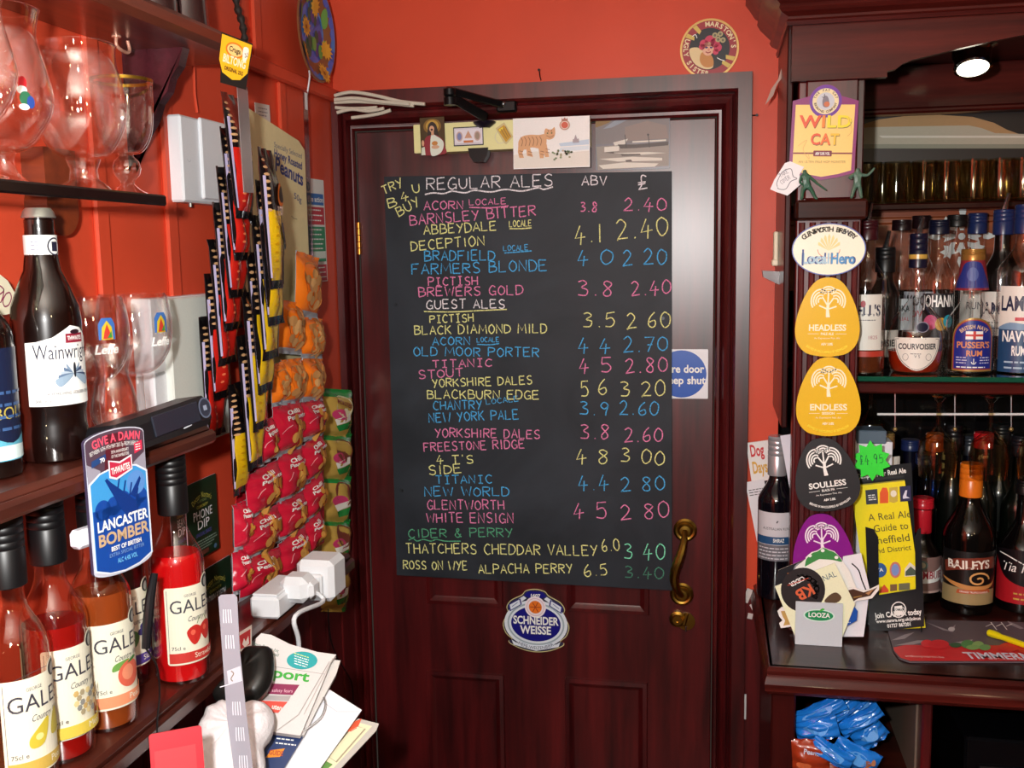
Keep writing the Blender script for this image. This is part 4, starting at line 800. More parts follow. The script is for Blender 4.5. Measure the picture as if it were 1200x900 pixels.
# ------------------------------------------------------------------ lower shelf with country wines
zl = 1.168; lxf = -.645; ly1 = -.40
b = MB(); b.box(((lxf-WX)/2, -.6, -.016), (lxf-WX, 1.2, .032), MAHOGY, .005); b.box((lxf-WX+.003, -.6, -.020), (.010, 1.2, .022), MAHOGY, .004)
o = b.build('wall_shelf'); o.matrix_world = Matrix.Translation((WX, ly1, zl)); tag(o, 'long dark shelf under the row of country wine bottles', 'shelf')
LBL = ink('#e6e2cc', .5); LINK = ink('#4a4a52', .5)
def country(label, px, py, rz, glass_, liq, lv, band, bandtext, fruit, xy=None, cap=BLACK, lr=18):
    p = Vector((*xy, zl)) if xy else PZ(px, py, zl); P = profile(.29, .0340, .150, .0148, .205); o = bottle(label, 'bottle', at(p.x, p.y, zl, rz), P, glass_, (cap, .215, .2905, .0022, 5), (liq, lv) if liq else None, 'country wine bottles on the lower shelf', name='wine_bottle')
    def d(F, w, h):
        F.ring(rect(-.46*w, -.47*h, .46*w, .46*h), .0007, LINK); F.shape(ell(.24*w, .5*h, .0105), LBL); F.shape(ell(.24*w, .5*h, .0085), ink('#1c1c20')); F.shape(ell(.24*w, .49*h, .005, .006), ink('#9a9a94')); F.text('GEORGE', -.1*w, .37*h, .0034, LINK, w=.2*w)
        F.text('GALES', -.04*w, .17*h, .0165, ink('#3c3a44'), w=.78*w); F.text('Country Wine', .08*w, .05*h, .0065, LINK, w=.5*w, shear=.3); fruit(F, w, h)
        F.text('75cl e', -.32*w, -.30*h, .0045, LINK); F.shape(rect(-.46*w, -.47*h, .46*w, -.34*h), ink(band)); F.text(bandtext, .16*w, -.43*h, .0065, LBL, w=.5*w, fitmax=True)
    sticker(o, .0340, .078, .080, .100, lr, LBL, d, 'front_label', None, 'cream label with drawn fruit')
    sticker(o, .0340, .085, .035, .085, -128+lr*.2, ink('#b8c4a8', .5), None, 'back_label')
    return o
def pear(F, w, h): F.shape(spline([(-.18*w, -.22*h), (-.20*w, -.12*h), (-.05*w, .0*h), (.05*w, .05*h), (.06*w, -.02*h), (-.02*w, -.2*h)], 5, True), ink('#c8b43a')); F.shape(spline([(.10*w, -.16*h), (.12*w, 0), (.20*w, .10*h), (.26*w, 0), (.28*w, -.14*h)], 5, True), ink('#b8a83c')); F.shape(ell(-.08*w, -.12*h, .05*w, .035*h), ink('#e2d88a'))
def honey(F, w, h):
    for i in range(5):
        for j in range(5):
            x = (-.1+.085*i+(.042 if j % 2 else 0))*w; y = (-.24+.055*j)*h
            if (i+j*2) % 7: F.shape([(x+.0032*math.cos(a*math.pi/3), y+.0036*math.sin(a*math.pi/3)) for a in range(6)], ink(['#c8a868', '#8a8a84', '#dcc890', '#a89a7a'][(i*3+j) % 4]))
def peach(F, w, h): F.shape(spline([(-.16*w, .02*h), (-.2*w, -.06*h), (-.05*w, -.04*h), (.06*w, .04*h)], 4, True), ink('#6a9a4a')); F.shape(ell(.06*w, -.13*h, .19*w, .155*h), ink('#d2604a')); F.shape(ell(.03*w, -.11*h, .10*w, .09*h), ink('#e08a6a')); F.shape(spline([(.02*w, .0), (.14*w, .05*h), (.2*w, .03*h), (.1*w, 0)], 4, True), ink('#3f7a3a'))
def sloe(F, w, h):
    F.shape(spline([(-.2*w, -.16*h), (-.1*w, -.02*h), (.02*w, -.1*h), (-.06*w, -.24*h)], 4, True), ink('#4a7a44'))
    for x, y in ((.1, .0), (.2, -.06), (.12, -.12), (.24, -.16), (.15, -.22), (.05, -.06)): F.shape(ell(x*w, y*h, .06*w, .045*h), ink('#3a3468'))
def straw(F, w, h):
    for x, y in ((-.06, -.12), (.16, -.1)): F.shape(spline([((x-.13)*w, (y+.03)*h), (x*w, (y+.11)*h), ((x+.12)*w, (y+.05)*h), ((x+.08)*w, (y-.09)*h), ((x-.03)*w, (y-.14)*h)], 4, True), ink('#c02a24')); F.shape(ell((x-.03)*w, (y+.02)*h, .04*w, .035*h), ink('#e0604a'))
    F.stroke([(-.02*w, 0), (.04*w, .09*h)], .0008, ink('#5a7a3a')); F.stroke([(.18*w, 0), (.12*w, .09*h)], .0008, ink('#5a7a3a'))
def wine(name, c, edge, body, fac): return glassy(name, c, edge, body=body, bodyfac=fac)
PALE = glassy('pale_wine_glass', '#f6ece6', '#98684c', gain=1.4); FLINT = glassy('flint_glass', '#fcf6f4', '#a8786a', gain=1.4)
country('pear wine bottle, nearest and leftmost on the lower shelf, pale and almost empty', 28, 925, 62, PALE, wine('pear_wine', '#b08860', '#6a4428', '#8a5428', .3), .075, '#c9a84e', 'Pear', pear)
country('honeycomb labelled wine bottle with dark red drink, second on the lower shelf', 74, 882, 60, FLINT, wine('mead', '#b82014', '#6a0c08', '#a80e0a', .7), .150, '#d8be4a', 'Mead', honey)
country('peach wine bottle with orange label band behind the blue pump clip', 127, 846, 56, PALE, wine('peach_wine', '#e09a5c', '#b0602c', '#c8682c', .45), .160, '#e8926a', 'Peach', peach)
country('dark bottle with berry label and purple band between peach and strawberry wine', 163, 822, 50, FLINT, wine('sloe_wine', '#4a0a14', '#1a0408', '#3a0a16', .6), .165, '#4a3a86', 'Sloe', sloe, (-.734, -.985))
country('bright red strawberry wine bottle at the far end of the row', 205, 795, 50, FLINT, wine('strawberry_wine', '#e01818', '#8a0a0c', '#e00c14', .75), .165, '#c0342c', 'Strawberry', straw, (-.668, -.957))
p = PZ(-22, 892, zl); o = bottle('bottle with pale green label cut off by the lower left edge of the photo', 'bottle', at(p.x-.02, p.y, zl, 50), profile(.30, .037, .16, .0148, .215), PALE, (BLACK, .225, .3005, .0022, 5), None, 'country wine bottles on the lower shelf', name='wine_bottle'); sticker(o, .037, .10, .06, .11, 20, ink('#b9ccb4'), lambda F, w, h: F.lines(-.4*w, .4*w, .3*h, 6, .012, .003, LINK), 'front_label')
# pump clip hanging from the middle shelf edge
uP = Vector((math.sin(R_(14)), math.cos(R_(14)), 0)); P0 = PX(136, 590, -.624); nP = uP.cross(Vector((0, 0, 1)))
UN = lambda a, b_: PP(a, b_, P0, nP)
M, w, h = quad((98.5, 512), (170, 492), (173, 661), (107, 682), UN)
root = thing('pump_clip', 'blue bomber aeroplane pump clip hanging from the middle shelf edge', 'pump clip', M)
F = Flat(h0=-.002); top = [(w*.5*math.cos(R_(a)), h*.44+.06*h*math.sin(R_(a))) for a in range(0, 181, 15)]; bot = [(w*.5*math.cos(R_(a)), -h*.44+.06*h*math.sin(R_(a))) for a in range(180, 361, 15)]
F.slab(top+bot, .004, ink('#c9ccda', .3), ink('#3a3450')); GD = ink('#54404e', .35)
F.shape(scaled(top, .985)+[(-.49*w, .22*h), (.49*w, .22*h)], GD); F.shape([(-.14*w, .47*h), (.14*w, .47*h), (.22*w, .2*h), (-.22*w, .2*h)], ink('#5a1c28')); F.shape([(-.49*w, .30*h), (-.28*w, .24*h), (-.3*w, .15*h), (-.49*w, .15*h)], ink('#9a96a4')); F.shape([(.49*w, .30*h), (.28*w, .24*h), (.3*w, .15*h), (.49*w, .15*h)], ink('#9a96a4'))
F.text('GIVE A DAMN', .02*w, .415*h, .055*h, ink('#f0546c'), w=.80*w, bold=True, arc=1.6*w); F.text('BETWEEN 16TH-19TH MAY 2013 5p FROM EVERY PINT', 0, .375*h, .027*h, WHITE, w=.86*w, arc=1.8*w)
for k, t in enumerate(('70TH ANNIVERSARY', 'OF THE DAMBUSTERS')): F.text(t, .06*w, (.335-.03*k)*h, .02*h, WHITE, w=.30*w)
F.shape([(-.42*w, .27*h), (-.18*w, .31*h), (-.18*w, .345*h), (-.42*w, .315*h)], ink('#24447a')); F.text('70', -.24*w, .295*h, .028*h, WHITE, rot=8, bold=True); F.shape([(.30*w, .30*h), (.44*w, .32*h), (.44*w, .385*h), (.30*w, .37*h)], ink('#d83050')); F.lines(.32*w, .43*w, .36*h, 3, .017*h, .006*h, WHITE)
sil = [(-.47*w, -.42*h), (-.47*w, .16*h), (-.3*w, .215*h), (0, .245*h), (.3*w, .215*h), (.47*w, .16*h), (.47*w, -.42*h), (.25*w, -.465*h), (0, -.48*h), (-.25*w, -.465*h)]
F.shape([(x*1.06, y*1.03+.003*h) for x, y in sil], ink('#dfe4ee', .3)); F.shape(sil, ink('#3f96d4', .3)); F.shape([(x*.985, min(y, -.02*h)) for x, y in sil], ink('#17479c', .3))
for x, y, r in ((-.3, -.03, .13), (-.12, -.02, .12), (.05, 0, .12), (.22, -.03, .13), (.36, 0, .10)): F.shape(ell(x*w, y*h, r*w, r*h*.55), ink('#17479c', .3), layer=False)
F.up(); F.shape(ell(.28*w, .10*h, .16*w, .085*h), ink('#5b8fd0', .3)); DB = ink('#12357e', .3)
F.shape([(-.24*w, .17*h), (-.2*w, .18*h), (-.15*w, .15*h), (.25*w, -.02*h), (.3*w, -.1*h), (.1*w, -.12*h), (-.02*w, -.04*h)], DB)
for x, y in ((0, .10), (.10, .075), (.2, .05), (.3, -.0)): F.stroke([(x*w, (y+.06)*h), ((x-.05)*w, (y-.03)*h)], .025*w, DB)
F.shape([(.16*w, .03*h), (.34*w, .14*h), (.36*w, .12*h), (.24*w, .0)], DB)
F.shape([(-.17*w, .30*h), (-.17*w, .18*h), (-.05*w, .155*h), (.23*w, .20*h), (.23*w, .305*h), (.02*w, .275*h)], ink('#e6dfe6', .3)); F.shape([(-.15*w, .29*h), (-.15*w, .19*h), (-.05*w, .17*h), (.21*w, .21*h), (.21*w, .29*h), (.02*w, .262*h)], ink('#c02c48', .3)); F.text('THWAITES', .03*w, .205*h, .042*h, WHITE, w=.32*w, bold=True, rot=5)
F.text('LANCASTER', 0, -.165*h, .068*h, WHITE, w=.86*w, bold=True); F.text('BOMBER', 0, -.265*h, .078*h, ink('#c8a884', .3), w=.86*w, bold=True); F.text('BEST OF BRITISH', .03*w, -.32*h, .03*h, WHITE, w=.52*w, bold=True); F.text('EXTRA SPECIAL BITTER', .03*w, -.358*h, .024*h, ink('#7aa0d8'), w=.60*w); F.text('ALC 4.4% VOL', .03*w, -.412*h, .03*h, ink('#6ab8ee'), w=.34*w, bold=True)
F.build('clip_face', root)
Mi = M.inverted(); c = Mi @ PP(92, 631, P0-nP*.012, nP); b = MB(); b.box((c.x+.008, c.y, -.010), (.034, .020, .016), ink('#e6e6f0', .35), .004); lab(b.build('mounting_clip', root), 'white plastic mounting clip')
b = MB(); b.box((0, h*.30, -.010), (.020, .05, .018), ink('#d8d8e0', .4), .003); b.build('hanger', root)
# slim black handle hanging on a cord
o0 = PX(176, 715, -.634); b = MB(); bm_ = [PX(a, b_, -.634)-o0 for a, b_ in ((181, 672), (176, 700), (173, 730), (171, 760))]
b.tube(bm_, .006, ink('#121216', .3), 10, [.0042, .0056, .006, .005]); o = thing('corkscrew', 'slim black handle hanging on a thin cord in front of the purple-banded bottle', 'bar tool', Matrix.Translation(o0)); b.build('handle', o)
b = MB(); b.tube(spline([bm_[3], PX(178, 770, -.634)-o0, PX(185, 785, -.634)-o0, PX(187, 815, -.634)-o0, PX(184, 850, -.632)-o0, PX(186, 905, -.632)-o0], 6), .0011, BLACK, 6); b.build('cord', o)
# doctor's curious snack cards on the wall
def dcard(label, tl, tr, br, bl, big, x, sub):
    F = card('snack_card', label, 'card', tl, tr, br, bl, lambda a, b_: PX(a, b_, x), .0015, ink('#12301f', .35), .002, 'dark green snack cards', ink('#c8b8c4')); w, h = F.w, F.ht; YG = ink('#c8c050')
    F.ring(rect(-.47*w, -.48*h, .47*w, .48*h), .0007, ink('#2e4a38')); F.text("Doctor Norton's", 0, .27*h, .07*h, YG, w=.62*w, arc=.5*w); F.text('Curious', 0, .22*h, .045*h, ink('#8a9a5a'), w=.3*w); F.text('CURIOSITY', 0, .15*h, .035*h, YG, w=.36*w)
    for k, t in enumerate(big): F.text(t, 0, (.01-.13*k)*h, .11*h, ink('#e2e0e4'), w=(.62 if len(t) > 4 else .40)*w, bold=False)
    F.text(sub, 0, -.21*h, .05*h, ink('#5a58a8') if 'DIP' in big[-1] else YG, w=.5*w); F.lines(-.40*w, .42*w, -.27*h, 4, .035*h, .012*h, ink('#8aa090')); F.shape(rect(-.1*w, -.46*h, .12*w, -.40*h), ink('#6a3a30')); F.shape(ell(-.33*w, -.43*h, .05*w, .03*h), ink('#4a7a6a')); F.shape(ell(.34*w, -.43*h, .05*w, .03*h), ink('#4a6a8a'))
    if 'CLOWN' in big[0]: F.shape(ell(.0, -.12*h, .10*w, .06*h), ink('#9a2a34'))
    done(F)
dcard('dark green card half hidden behind the strawberry wine bottle', (196, 583), (218, 573), (226, 650), (204, 665), ['BEAN', 'DIP'], WX+.008, 'UNUSUAL SNACK')
dcard('dark green card with two-line white title on the red wall above another', (213, 572), (250, 555), (258, 641), (223, 661), ['PHONE', 'DIP'], WX+.013, 'UNUSUAL SNACK')
dcard('dark green card with a red spot standing on the lower shelf', (228, 673), (266, 653), (275, 730), (236, 762), ['CLOWN POISON'], WX+.016, 'CURIOUSLY')
# extension block with plug and adaptor at the far end of the shelf
pq = PX(326, 706, -.652); pq.z = zl; o = thing('extension_socket', 'white extension socket block lying on the far end of the lower shelf', 'socket', pq)
b = MB(); b.box((0, .0, .017), (.046, .100, .033), WPL, .004); b.build('block', o); b = MB(); b.box((0, 0, .0355), (.040, .092, .004), WPL, .0015); b.build('face_plate', o)
pq = PX(349, 688, -.622); pq.z -= .021; o = thing('power_plug', 'white plug with a cable, left of the bulky adaptor', 'plug', pq)
b = MB(); b.box((0, 0, .021), (.046, .046, .041), WPL, .010); b.box((.024, 0, .02), (.012, .030, .026), WPL, .006); b.build('plug_body', o)
b = MB(); b.tube(spline([(.026, 0, .016), (.040, 0, .0), PX(346, 722, -.582)-pq, PX(350, 752, -.585)-pq, PX(351, 800, -.60)-pq], 6), .0034, WPL, 8); b.build('cable', o)
pq = PX(374, 677, -.612); pq.z -= .034; o = thing('power_adaptor', 'bulky white plug-in adaptor at the end of the lower shelf', 'adaptor', pq)
b = MB(); b.box((0, .01, .034), (.062, .062, .066), WPL, .008); b.build('case', o); b = MB(); b.box((-.004, -.026, .03), (.040, .012, .036), WPL, .003); b.build('pin_side', o)
# ================================================================== SNACK DISPLAYS ON THE LEFT WALL
def packet(name, label, M, w, h, d, col_fn, decor=None, group=None, seal=.10, cat='snack packet', sealmat=None, nu=12, nv=18, wr=.0018, seed=1):
    """pillow bag: crimped flat ends, bulging middle with creases; local u right, v up, n outward"""
    rnd = random.Random(seed); ph = [rnd.uniform(0, 6.28) for _ in range(6)]
    def hgt(a, b):                       # a, b in -1..1
        e = max(0.0, 1-abs(a)**2.6)*max(0.0, 1-(abs(b)/(1-seal*1.2))**3.0) if abs(b) < 1-seal*1.2 else 0
        return d*e**.7 + wr*math.sin(a*5+ph[0]+b*3)*(.3+e) + wr*.8*math.sin(b*9+ph[1]+a*2)*(e > 0) + (wr*1.4*math.sin(a*9+ph[2]) if abs(b) > 1-seal else 0)
    def surf(u, v, hh): 
        a = max(-1, min(1, u/(w/2))); b = max(-1, min(1, v/(h/2))); pin = 1-.06*(1-abs(b))**.5*0
        return Vector((u*pin, v, hgt(a, b)+.0004+hh))
    o = thing(name, label, cat, M, group)
    F = MB(); vs = []; fs = []
    for side in (0, 1):
        for j in range(nv+1):
            for i in range(nu+1):
                a = -1+2*i/nu; b = -1+2*j/nv; z = hgt(a, b)
                if side: z = min(z-.0006, wr*math.sin(a*5+ph[0]+b*3)*.2-.0008 - (d*.25 if abs(a) < .9 and abs(b) < .8 else 0))
                vs.append(Vector((a*w/2, b*h/2, z)))
    n = (nu+1)*(nv+1); b0 = len(F.v); F.v += vs
    for side in (0, 1):
        for j in range(nv):
            for i in range(nu):
                k = side*n+j*(nu+1)+i; q = (k, k+1, k+nu+2, k+nu+1)
                F.f.append(q if side == 0 else q[::-1]); F.m.append(F.mi(col_fn(-1+2*(i+.5)/nu, -1+2*(j+.5)/nv, side)))
    rim = [i for i in range(nu)] ; 
    for i in range(nu):
        for j in (0, nv): k = j*(nu+1)+i; F.f.append((k, k+1, n+k+1, n+k) if j else (k+1, k, n+k, n+k+1)); F.m.append(0)
    for j in range(nv):
        for i in (0, nu): k = j*(nu+1)+i; F.f.append((k+nu+1, k, n+k, n+k+nu+1) if not i else (k, k+nu+1, n+k+nu+1, n+k)); F.m.append(0)
    F.build('bag', o, None, 60)
    if decor:
        D = Flat(fn=surf, du=w/8, h0=.0005, step=.0003); decor(D, w, h); D.build('printed_front', o)
    return o
FOIL = ink('#b8bec6', .3, .25); ORG = ink('#f07a1e', .22, 0, .6); CRED = ink('#cc1c38', .2, 0, .7); NUT = ink('#c08a52', .4); NUT2 = ink('#d8a468', .4)
def nuts(D, w, h, cx, cy, n, s, seed, cols):
    rnd = random.Random(seed)
    for i in range(n):
        a = i*2.4; r = s*.55*math.sqrt(i)*1.5; D.shape(ell(cx+r*math.cos(a), cy+r*math.sin(a)*1.2, s*rnd.uniform(.75, 1), s*rnd.uniform(.7, .95), 12), cols[i % len(cols)], layer=(i % 3 == 0))
# cards carrying the nut packets
PW1 = lambda a, b_: PX(a, b_, -.748)
M, w, h = quad((284, 124), (357, 172), (378, 472), (292, 486), PW1)
Mi = M.inverted(); L1 = lambda a, b_: tuple((Mi @ PW1(a, b_))[:2])
F = Flat(h0=-.0015); F.slab([L1(*p) for p in ((284, 128), (290, 126), (350, 165), (357, 176), (362, 300), (379, 470), (292, 486))], .0015, ink('#e6d6a4', .5)); BL = ink('#23307e', .5)
def onto(F, t, xa, ya, xb, yb_, hp, mat, bold=False, f=L1):
    a, b_, c = f(xa, ya), f(xb, yb_), f(xa, ya-hp); F.text(t, a[0], a[1], c[1]-a[1], mat, w=math.hypot(b_[0]-a[0], b_[1]-a[1]), bold=bold, al='l', rot=math.degrees(math.atan2(b_[1]-a[1], b_[0]-a[0])))
onto(F, 'Specially Selected', 321, 172, 354, 186, 6, ink('#6a6a86')); onto(F, 'Honey Roasted', 321, 183, 354, 199, 9, BL, True); onto(F, 'Peanuts', 322, 199, 355, 218, 16, BL, True); onto(F, '50g', 344, 232, 353, 238, 7, BL)
F.stroke([L1(*p) for p in ((341, 253), (344, 256), (348, 257))], .0012, ink('#8a7a5a')); F.shape([L1(*p) for p in ((309, 198), (312, 205), (313, 216), (309, 219), (306, 210))], ink('#1c1418'))
o = F.build('display_card', None, M); tag(o, 'tall cream honey roasted peanuts display card on the left wall', 'display card')
PW2 = lambda a, b_: PX(a, b_, -.742)
M, w, h = quad((300, 470), (379, 462), (379, 640), (273, 706), PW2); Mi2 = M.inverted(); L2 = lambda a, b_: tuple((Mi2 @ PW2(a, b_))[:2])
F = Flat(h0=-.0015); F.slab([L2(*p) for p in ((300, 476), (379, 462), (380, 636), (273, 706), (276, 592))], .0015, ink('#c81a2a', .35)); o = F.build('display_card', None, M); tag(o, 'red chilli peanuts backing card above the wall socket', 'display card')
def nutpack(label, q, kind, seed, group):
    M, w, h = quad(*q, lambda a, b_: PX(a, b_, -.722))
    if kind == 'o':
        cf = lambda a, b, s: FOIL if b < -.80 or s else ORG
        def dec(D, w, h): D.shape(spline([(-.34*w, .3*h), (0, .36*h), (.3*w, .30*h), (.36*w, -.1*h), (.2*w, -.34*h), (-.2*w, -.32*h), (-.34*w, 0)], 4, True), ink('#e39a52', .35)); nuts(D, w, h, 0, -.02*h, 13, .105*w, seed, [NUT, NUT2, ink('#b87840', .4)])
    else:
        cf = lambda a, b, s: FOIL if b < -.82 or s else CRED
        def dec(D, w, h): D.text('Chilli', -.02*w, .30*h, .075*h, WHITE, w=.42*w, bold=True); D.text('Peanuts', .04*w, .19*h, .085*h, WHITE, w=.62*w, bold=True); D.stroke(spline([(-.38*w, -.05*h), (-.30*w, .05*h), (-.20*w, .10*h)], 4), .0016, ink('#f0a0a8')); nuts(D, w, h, .08*w, -.13*h, 9, .095*w, seed, [ink('#cf8f3c', .35), ink('#dca452', .35), ink('#b87428', .35)])
    return packet('snack_packet', label, M, w*1.02, h, .016, cf, dec, group, seed=seed)
OG = 'orange honey nut packets'; RG = 'red chilli peanut packets'
for i, (q_, l) in enumerate([(((337, 299), (364, 306), (380, 371), (356, 364)), 'top orange nut packet hanging below the peanuts lettering'), (((327, 352), (353, 354), (355, 418), (327, 412)), 'left orange nut packet in the upper row of two'), (((353, 372), (376, 373), (378, 421), (355, 419)), 'right orange nut packet in the upper row of two'),
                          (((314, 428), (333, 424), (334, 470), (322, 478)), 'leftmost orange nut packet in the lowest orange row'), (((330, 421), (354, 420), (355, 470), (332, 476)), 'middle orange nut packet in the lowest orange row'), (((354, 420), (377, 420), (378, 470), (355, 470)), 'rightmost orange nut packet in the lowest orange row')]): nutpack(l, q_, 'o', 20+i, OG)
rows = [[((302, 500), (320, 486), (323, 537), (300, 548)), ((318, 476), (352, 470), (355, 522), (324, 538)), ((352, 470), (378, 468), (380, 507), (355, 520))],
        [((289, 560), (325, 536), (329, 588), (290, 608)), ((325, 536), (354, 522), (356, 573), (329, 590)), ((354, 520), (378, 508), (379, 548), (356, 571))],
        [((287, 610), (325, 591), (328, 635), (284, 660)), ((325, 590), (355, 574), (357, 616), (329, 634)), ((355, 572), (378, 551), (379, 592), (357, 614))],
        [((288, 660), (326, 638), (330, 684), (275, 706)), ((326, 638), (352, 620), (366, 648), (330, 683)), ((352, 618), (377, 596), (376, 634), (362, 650))]]
for r, row in enumerate(rows):
    for c, q_ in enumerate(row): nutpack('%s red chilli peanut packet in the %s row' % (('left', 'middle', 'right')[c], ('top', 'second', 'third', 'lowest')[r]), q_, 'r', 40+r*5+c, RG)
nutpack('narrow red packet at the lower left edge of the red peanut card', ((275, 592), (290, 585), (289, 640), (274, 648)), 'r', 77, RG); nutpack('bottom left corner red packet under the narrow one on the red peanut card', ((274, 648), (289, 640), (287, 690), (272, 700)), 'r', 78, RG)
# green and gold packets by the door
PG = lambda a, b_: PX(a, b_, -.770)
F = card('display_card', 'pale grey backing card of the green and gold packets by the door', 'display card', (388, 468), (410, 468), (412, 640), (388, 650), lambda a, b_: PX(a, b_, -.784), .0012, ink('#c4c2cc', .5)); done(F)
GRN = ink('#1f8a3c', .25, 0, .5); GLD = ink('#cfaa52', .25, .2); PNK = ink('#c83a6a', .3)
for i, (yy, l) in enumerate([(484, 'topmost green and gold packet beside the door frame'), (535, 'second green and gold packet from the top beside the door frame'), (585, 'third green and gold packet from the top beside the door frame'), (635, 'fourth green and gold packet beside the door frame, above the lowest'), (688, 'lowest green and gold packet beside the door frame')]):
    q_ = ((377+i*.8, yy-28), (402, yy-24), (407-i*1.5, yy+26), (382, yy+28))
    M, w, h = quad(*q_, PG)
    def dec(D, w, h, i=i):
        D.shape(spline([(-.1*w, .35*h), (.3*w, .30*h), (.36*w, 0), (.1*w, -.1*h), (-.15*w, .05*h)], 4, True), ink('#7a3a2a') if i else ink('#e0d8b0')); D.shape(ell(-.05*w, -.02*h, .22*w, .11*h), PNK); D.shape([(-.2*w, -.12*h), (.3*w, .02*h), (.3*w, -.12*h), (-.1*w, -.24*h)], ink('#eae6dc')); D.shape([(-.12*w, -.25*h), (.32*w, -.13*h), (.28*w, -.30*h), (.0, -.36*h)], GRN)
        if not i: D.text('ROASTED', .08*w, .16*h, .08*h, ink('#7a2a2a'), w=.5*w, rot=-10, bold=True)
    packet('snack_packet', l, M @ Matrix.Rotation(R_(-14), 4, 'Y'), w, h*1.04, .018, lambda a, b, s: GRN if b > .72 or (a > .6 and b < -.3) else GLD, dec, 'green and gold snack packets', seed=60+i)
# biltong packets hanging edge-on in two strings
TAN = ink('#d8a878', .3, 0, .4); BLK = ink('#141012', .22, 0, .6); BRED = ink('#e0281e', .2, 0, .7); BYEL = ink('#f2c41a', .2, 0, .7); SMK = ink('#4a4444', .25)
def edgebag(label, p0, p1, x, belly, seed, group, wd=.080, turn=-9):
    """p0 top, p1 bottom tip of the striped edge in pixels; the bag runs back from that edge"""
    a, b_ = PX(*p0, x), PX(*p1, x); v = (a-b_); h = v.length; u = Vector((math.sin(R_(turn)), math.cos(R_(turn)), 0)); n_ = u.cross(v.normalized()).normalized(); w = wd
    M = frame((a+b_)/2+u*(w/2), u, v)
    def cf(A, B, s):
        if s: return BLK
        if A < -.88: return BLK
        if B < -.9 or B > .84: return BLK
        if B > .12: return BLK
        return belly if A < .55 else SMK
    def dec(D, w, h):
        for k in range(17):
            y = -.34*h+k*.05*h
            if y > .42*h: break
            if y > .06*h: D.shape(ell(-.40*w, y, .075*w, .011*h, 8), TAN, layer=(k == 0))
        for k in range(7): D.shape(ell(-.22*w, -.36*h+k*.06*h, .06*w, .010*h, 8), ink('#ff8a5a' if belly is BRED else '#c8940c', .3), layer=(k == 0))
        D.stroke([(-.47*w, .30*h), (-.47*w, -.42*h)], .004, ink('#c8bce0', .25)); D.shape(ell(.22*w, .18*h, .16*w, .085*h), ink('#e0701e')); D.shape(ell(.22*w, .18*h, .12*w, .06*h), ink('#2a1a14')); D.text('BILTONG', .22*w, .03*h, .06*h, ink('#e8c8b8'), w=.36*w, bold=True); D.shape(ell(.26*w, -.12*h, .16*w, .10*h), SMK)
    return packet('snack_packet', label, M, w, h, .011, cf, dec, group, seed=seed, seal=.06, nu=14, nv=16)
BGp = 'black edged biltong packets'
redt = [((232, 372), (244, 516)), ((235, 322), (255, 468)), ((239, 282), (263, 426)), ((243, 238), (269, 385)), ((246, 196), (276, 345)), ((249, 150), (283, 300)), ((250, 108), (286, 250))]
yelt = [((268, 452), (274, 584)), ((272, 398), (297, 547)), ((278, 346), (303, 502)), ((283, 298), (309, 458)), ((288, 254), (316, 418)), ((293, 212), (321, 378)), ((296, 172), (322, 336))]
nm = ['lowest', 'second lowest', 'third lowest', 'middle', 'third from top', 'second from top', 'topmost']
for i, (a, b_) in enumerate(redt): edgebag('%s black packet with red belly in the left biltong string' % nm[i], a, b_, -.734+.0120*i, BRED, 100+i, BGp)
for i, (a, b_) in enumerate(yelt): edgebag('%s black packet with yellow belly in the right biltong string' % nm[i], a, b_, -.712+.0120*i, BYEL, 120+i, BGp)
# hanging strip with its header
PH = lambda a, b_: PX(a, b_, -.632)
F = card('clip_strip', 'grey translucent strip carrying the biltong packets under its yellow header', 'strip', (272, 98), (284, 102), (302, 225), (290, 225), PH, .001, glassy('grey_plastic', '#c8c0c0', '#9a9294', rough=.2, body='#a8a0a0', bodyfac=.5)); done(F)
P0 = PX(275, 72, -.630); uH = Vector((.62, .78, 0)).normalized(); nH = uH.cross(Vector((0, 0, 1)))
M, w, h = quad((254.5, 36), (292, 54), (291, 98), (258, 90), lambda a, b_: PP(a, b_, P0, nH))
F = Flat(h0=-.0006); out = [(-.5*w, .5*h), (.5*w, .5*h), (.5*w, -.22*h), (.3*w, -.44*h), (.05*w, -.5*h), (-.3*w, -.40*h), (-.46*w, -.12*h)]
F.slab([(-.52*w, .54*h), (.52*w, .54*h), (.54*w, -.62*h), (-.30*w, -.66*h)], .0008, ink('#1c1412', .35)); F.shape(out, ink('#f0b41e', .35)); F.shape(ell(-.02*w, .22*h, .30*w, .19*h), ink('#e07818')); F.shape(ell(-.02*w, .22*h, .25*w, .145*h), ink('#f2c87a')); F.text('Cruga', -.02*w, .17*h, .12*h, ink('#3a2418'), w=.38*w, bold=True); F.shape(spline([(.24*w, .36*h), (.40*w, .38*h), (.42*w, .18*h), (.34*w, .0), (.26*w, .1*h)], 4, True), ink('#f2ead8')); F.text('25g', .33*w, .19*h, .09*h, ink('#3a2418'), w=.14*w, rot=-60)
F.text('BILTONG', .02*w, -.14*h, .19*h, ink('#f6e6c2'), w=.76*w, bold=True); F.text('ORIGINAL 25G', .04*w, -.32*h, .09*h, ink('#4a1c10'), w=.62*w, bold=True)
o = F.build('header_card', None, M); tag(o, 'yellow and black biltong header card at the top of the hanging strip', 'header card')
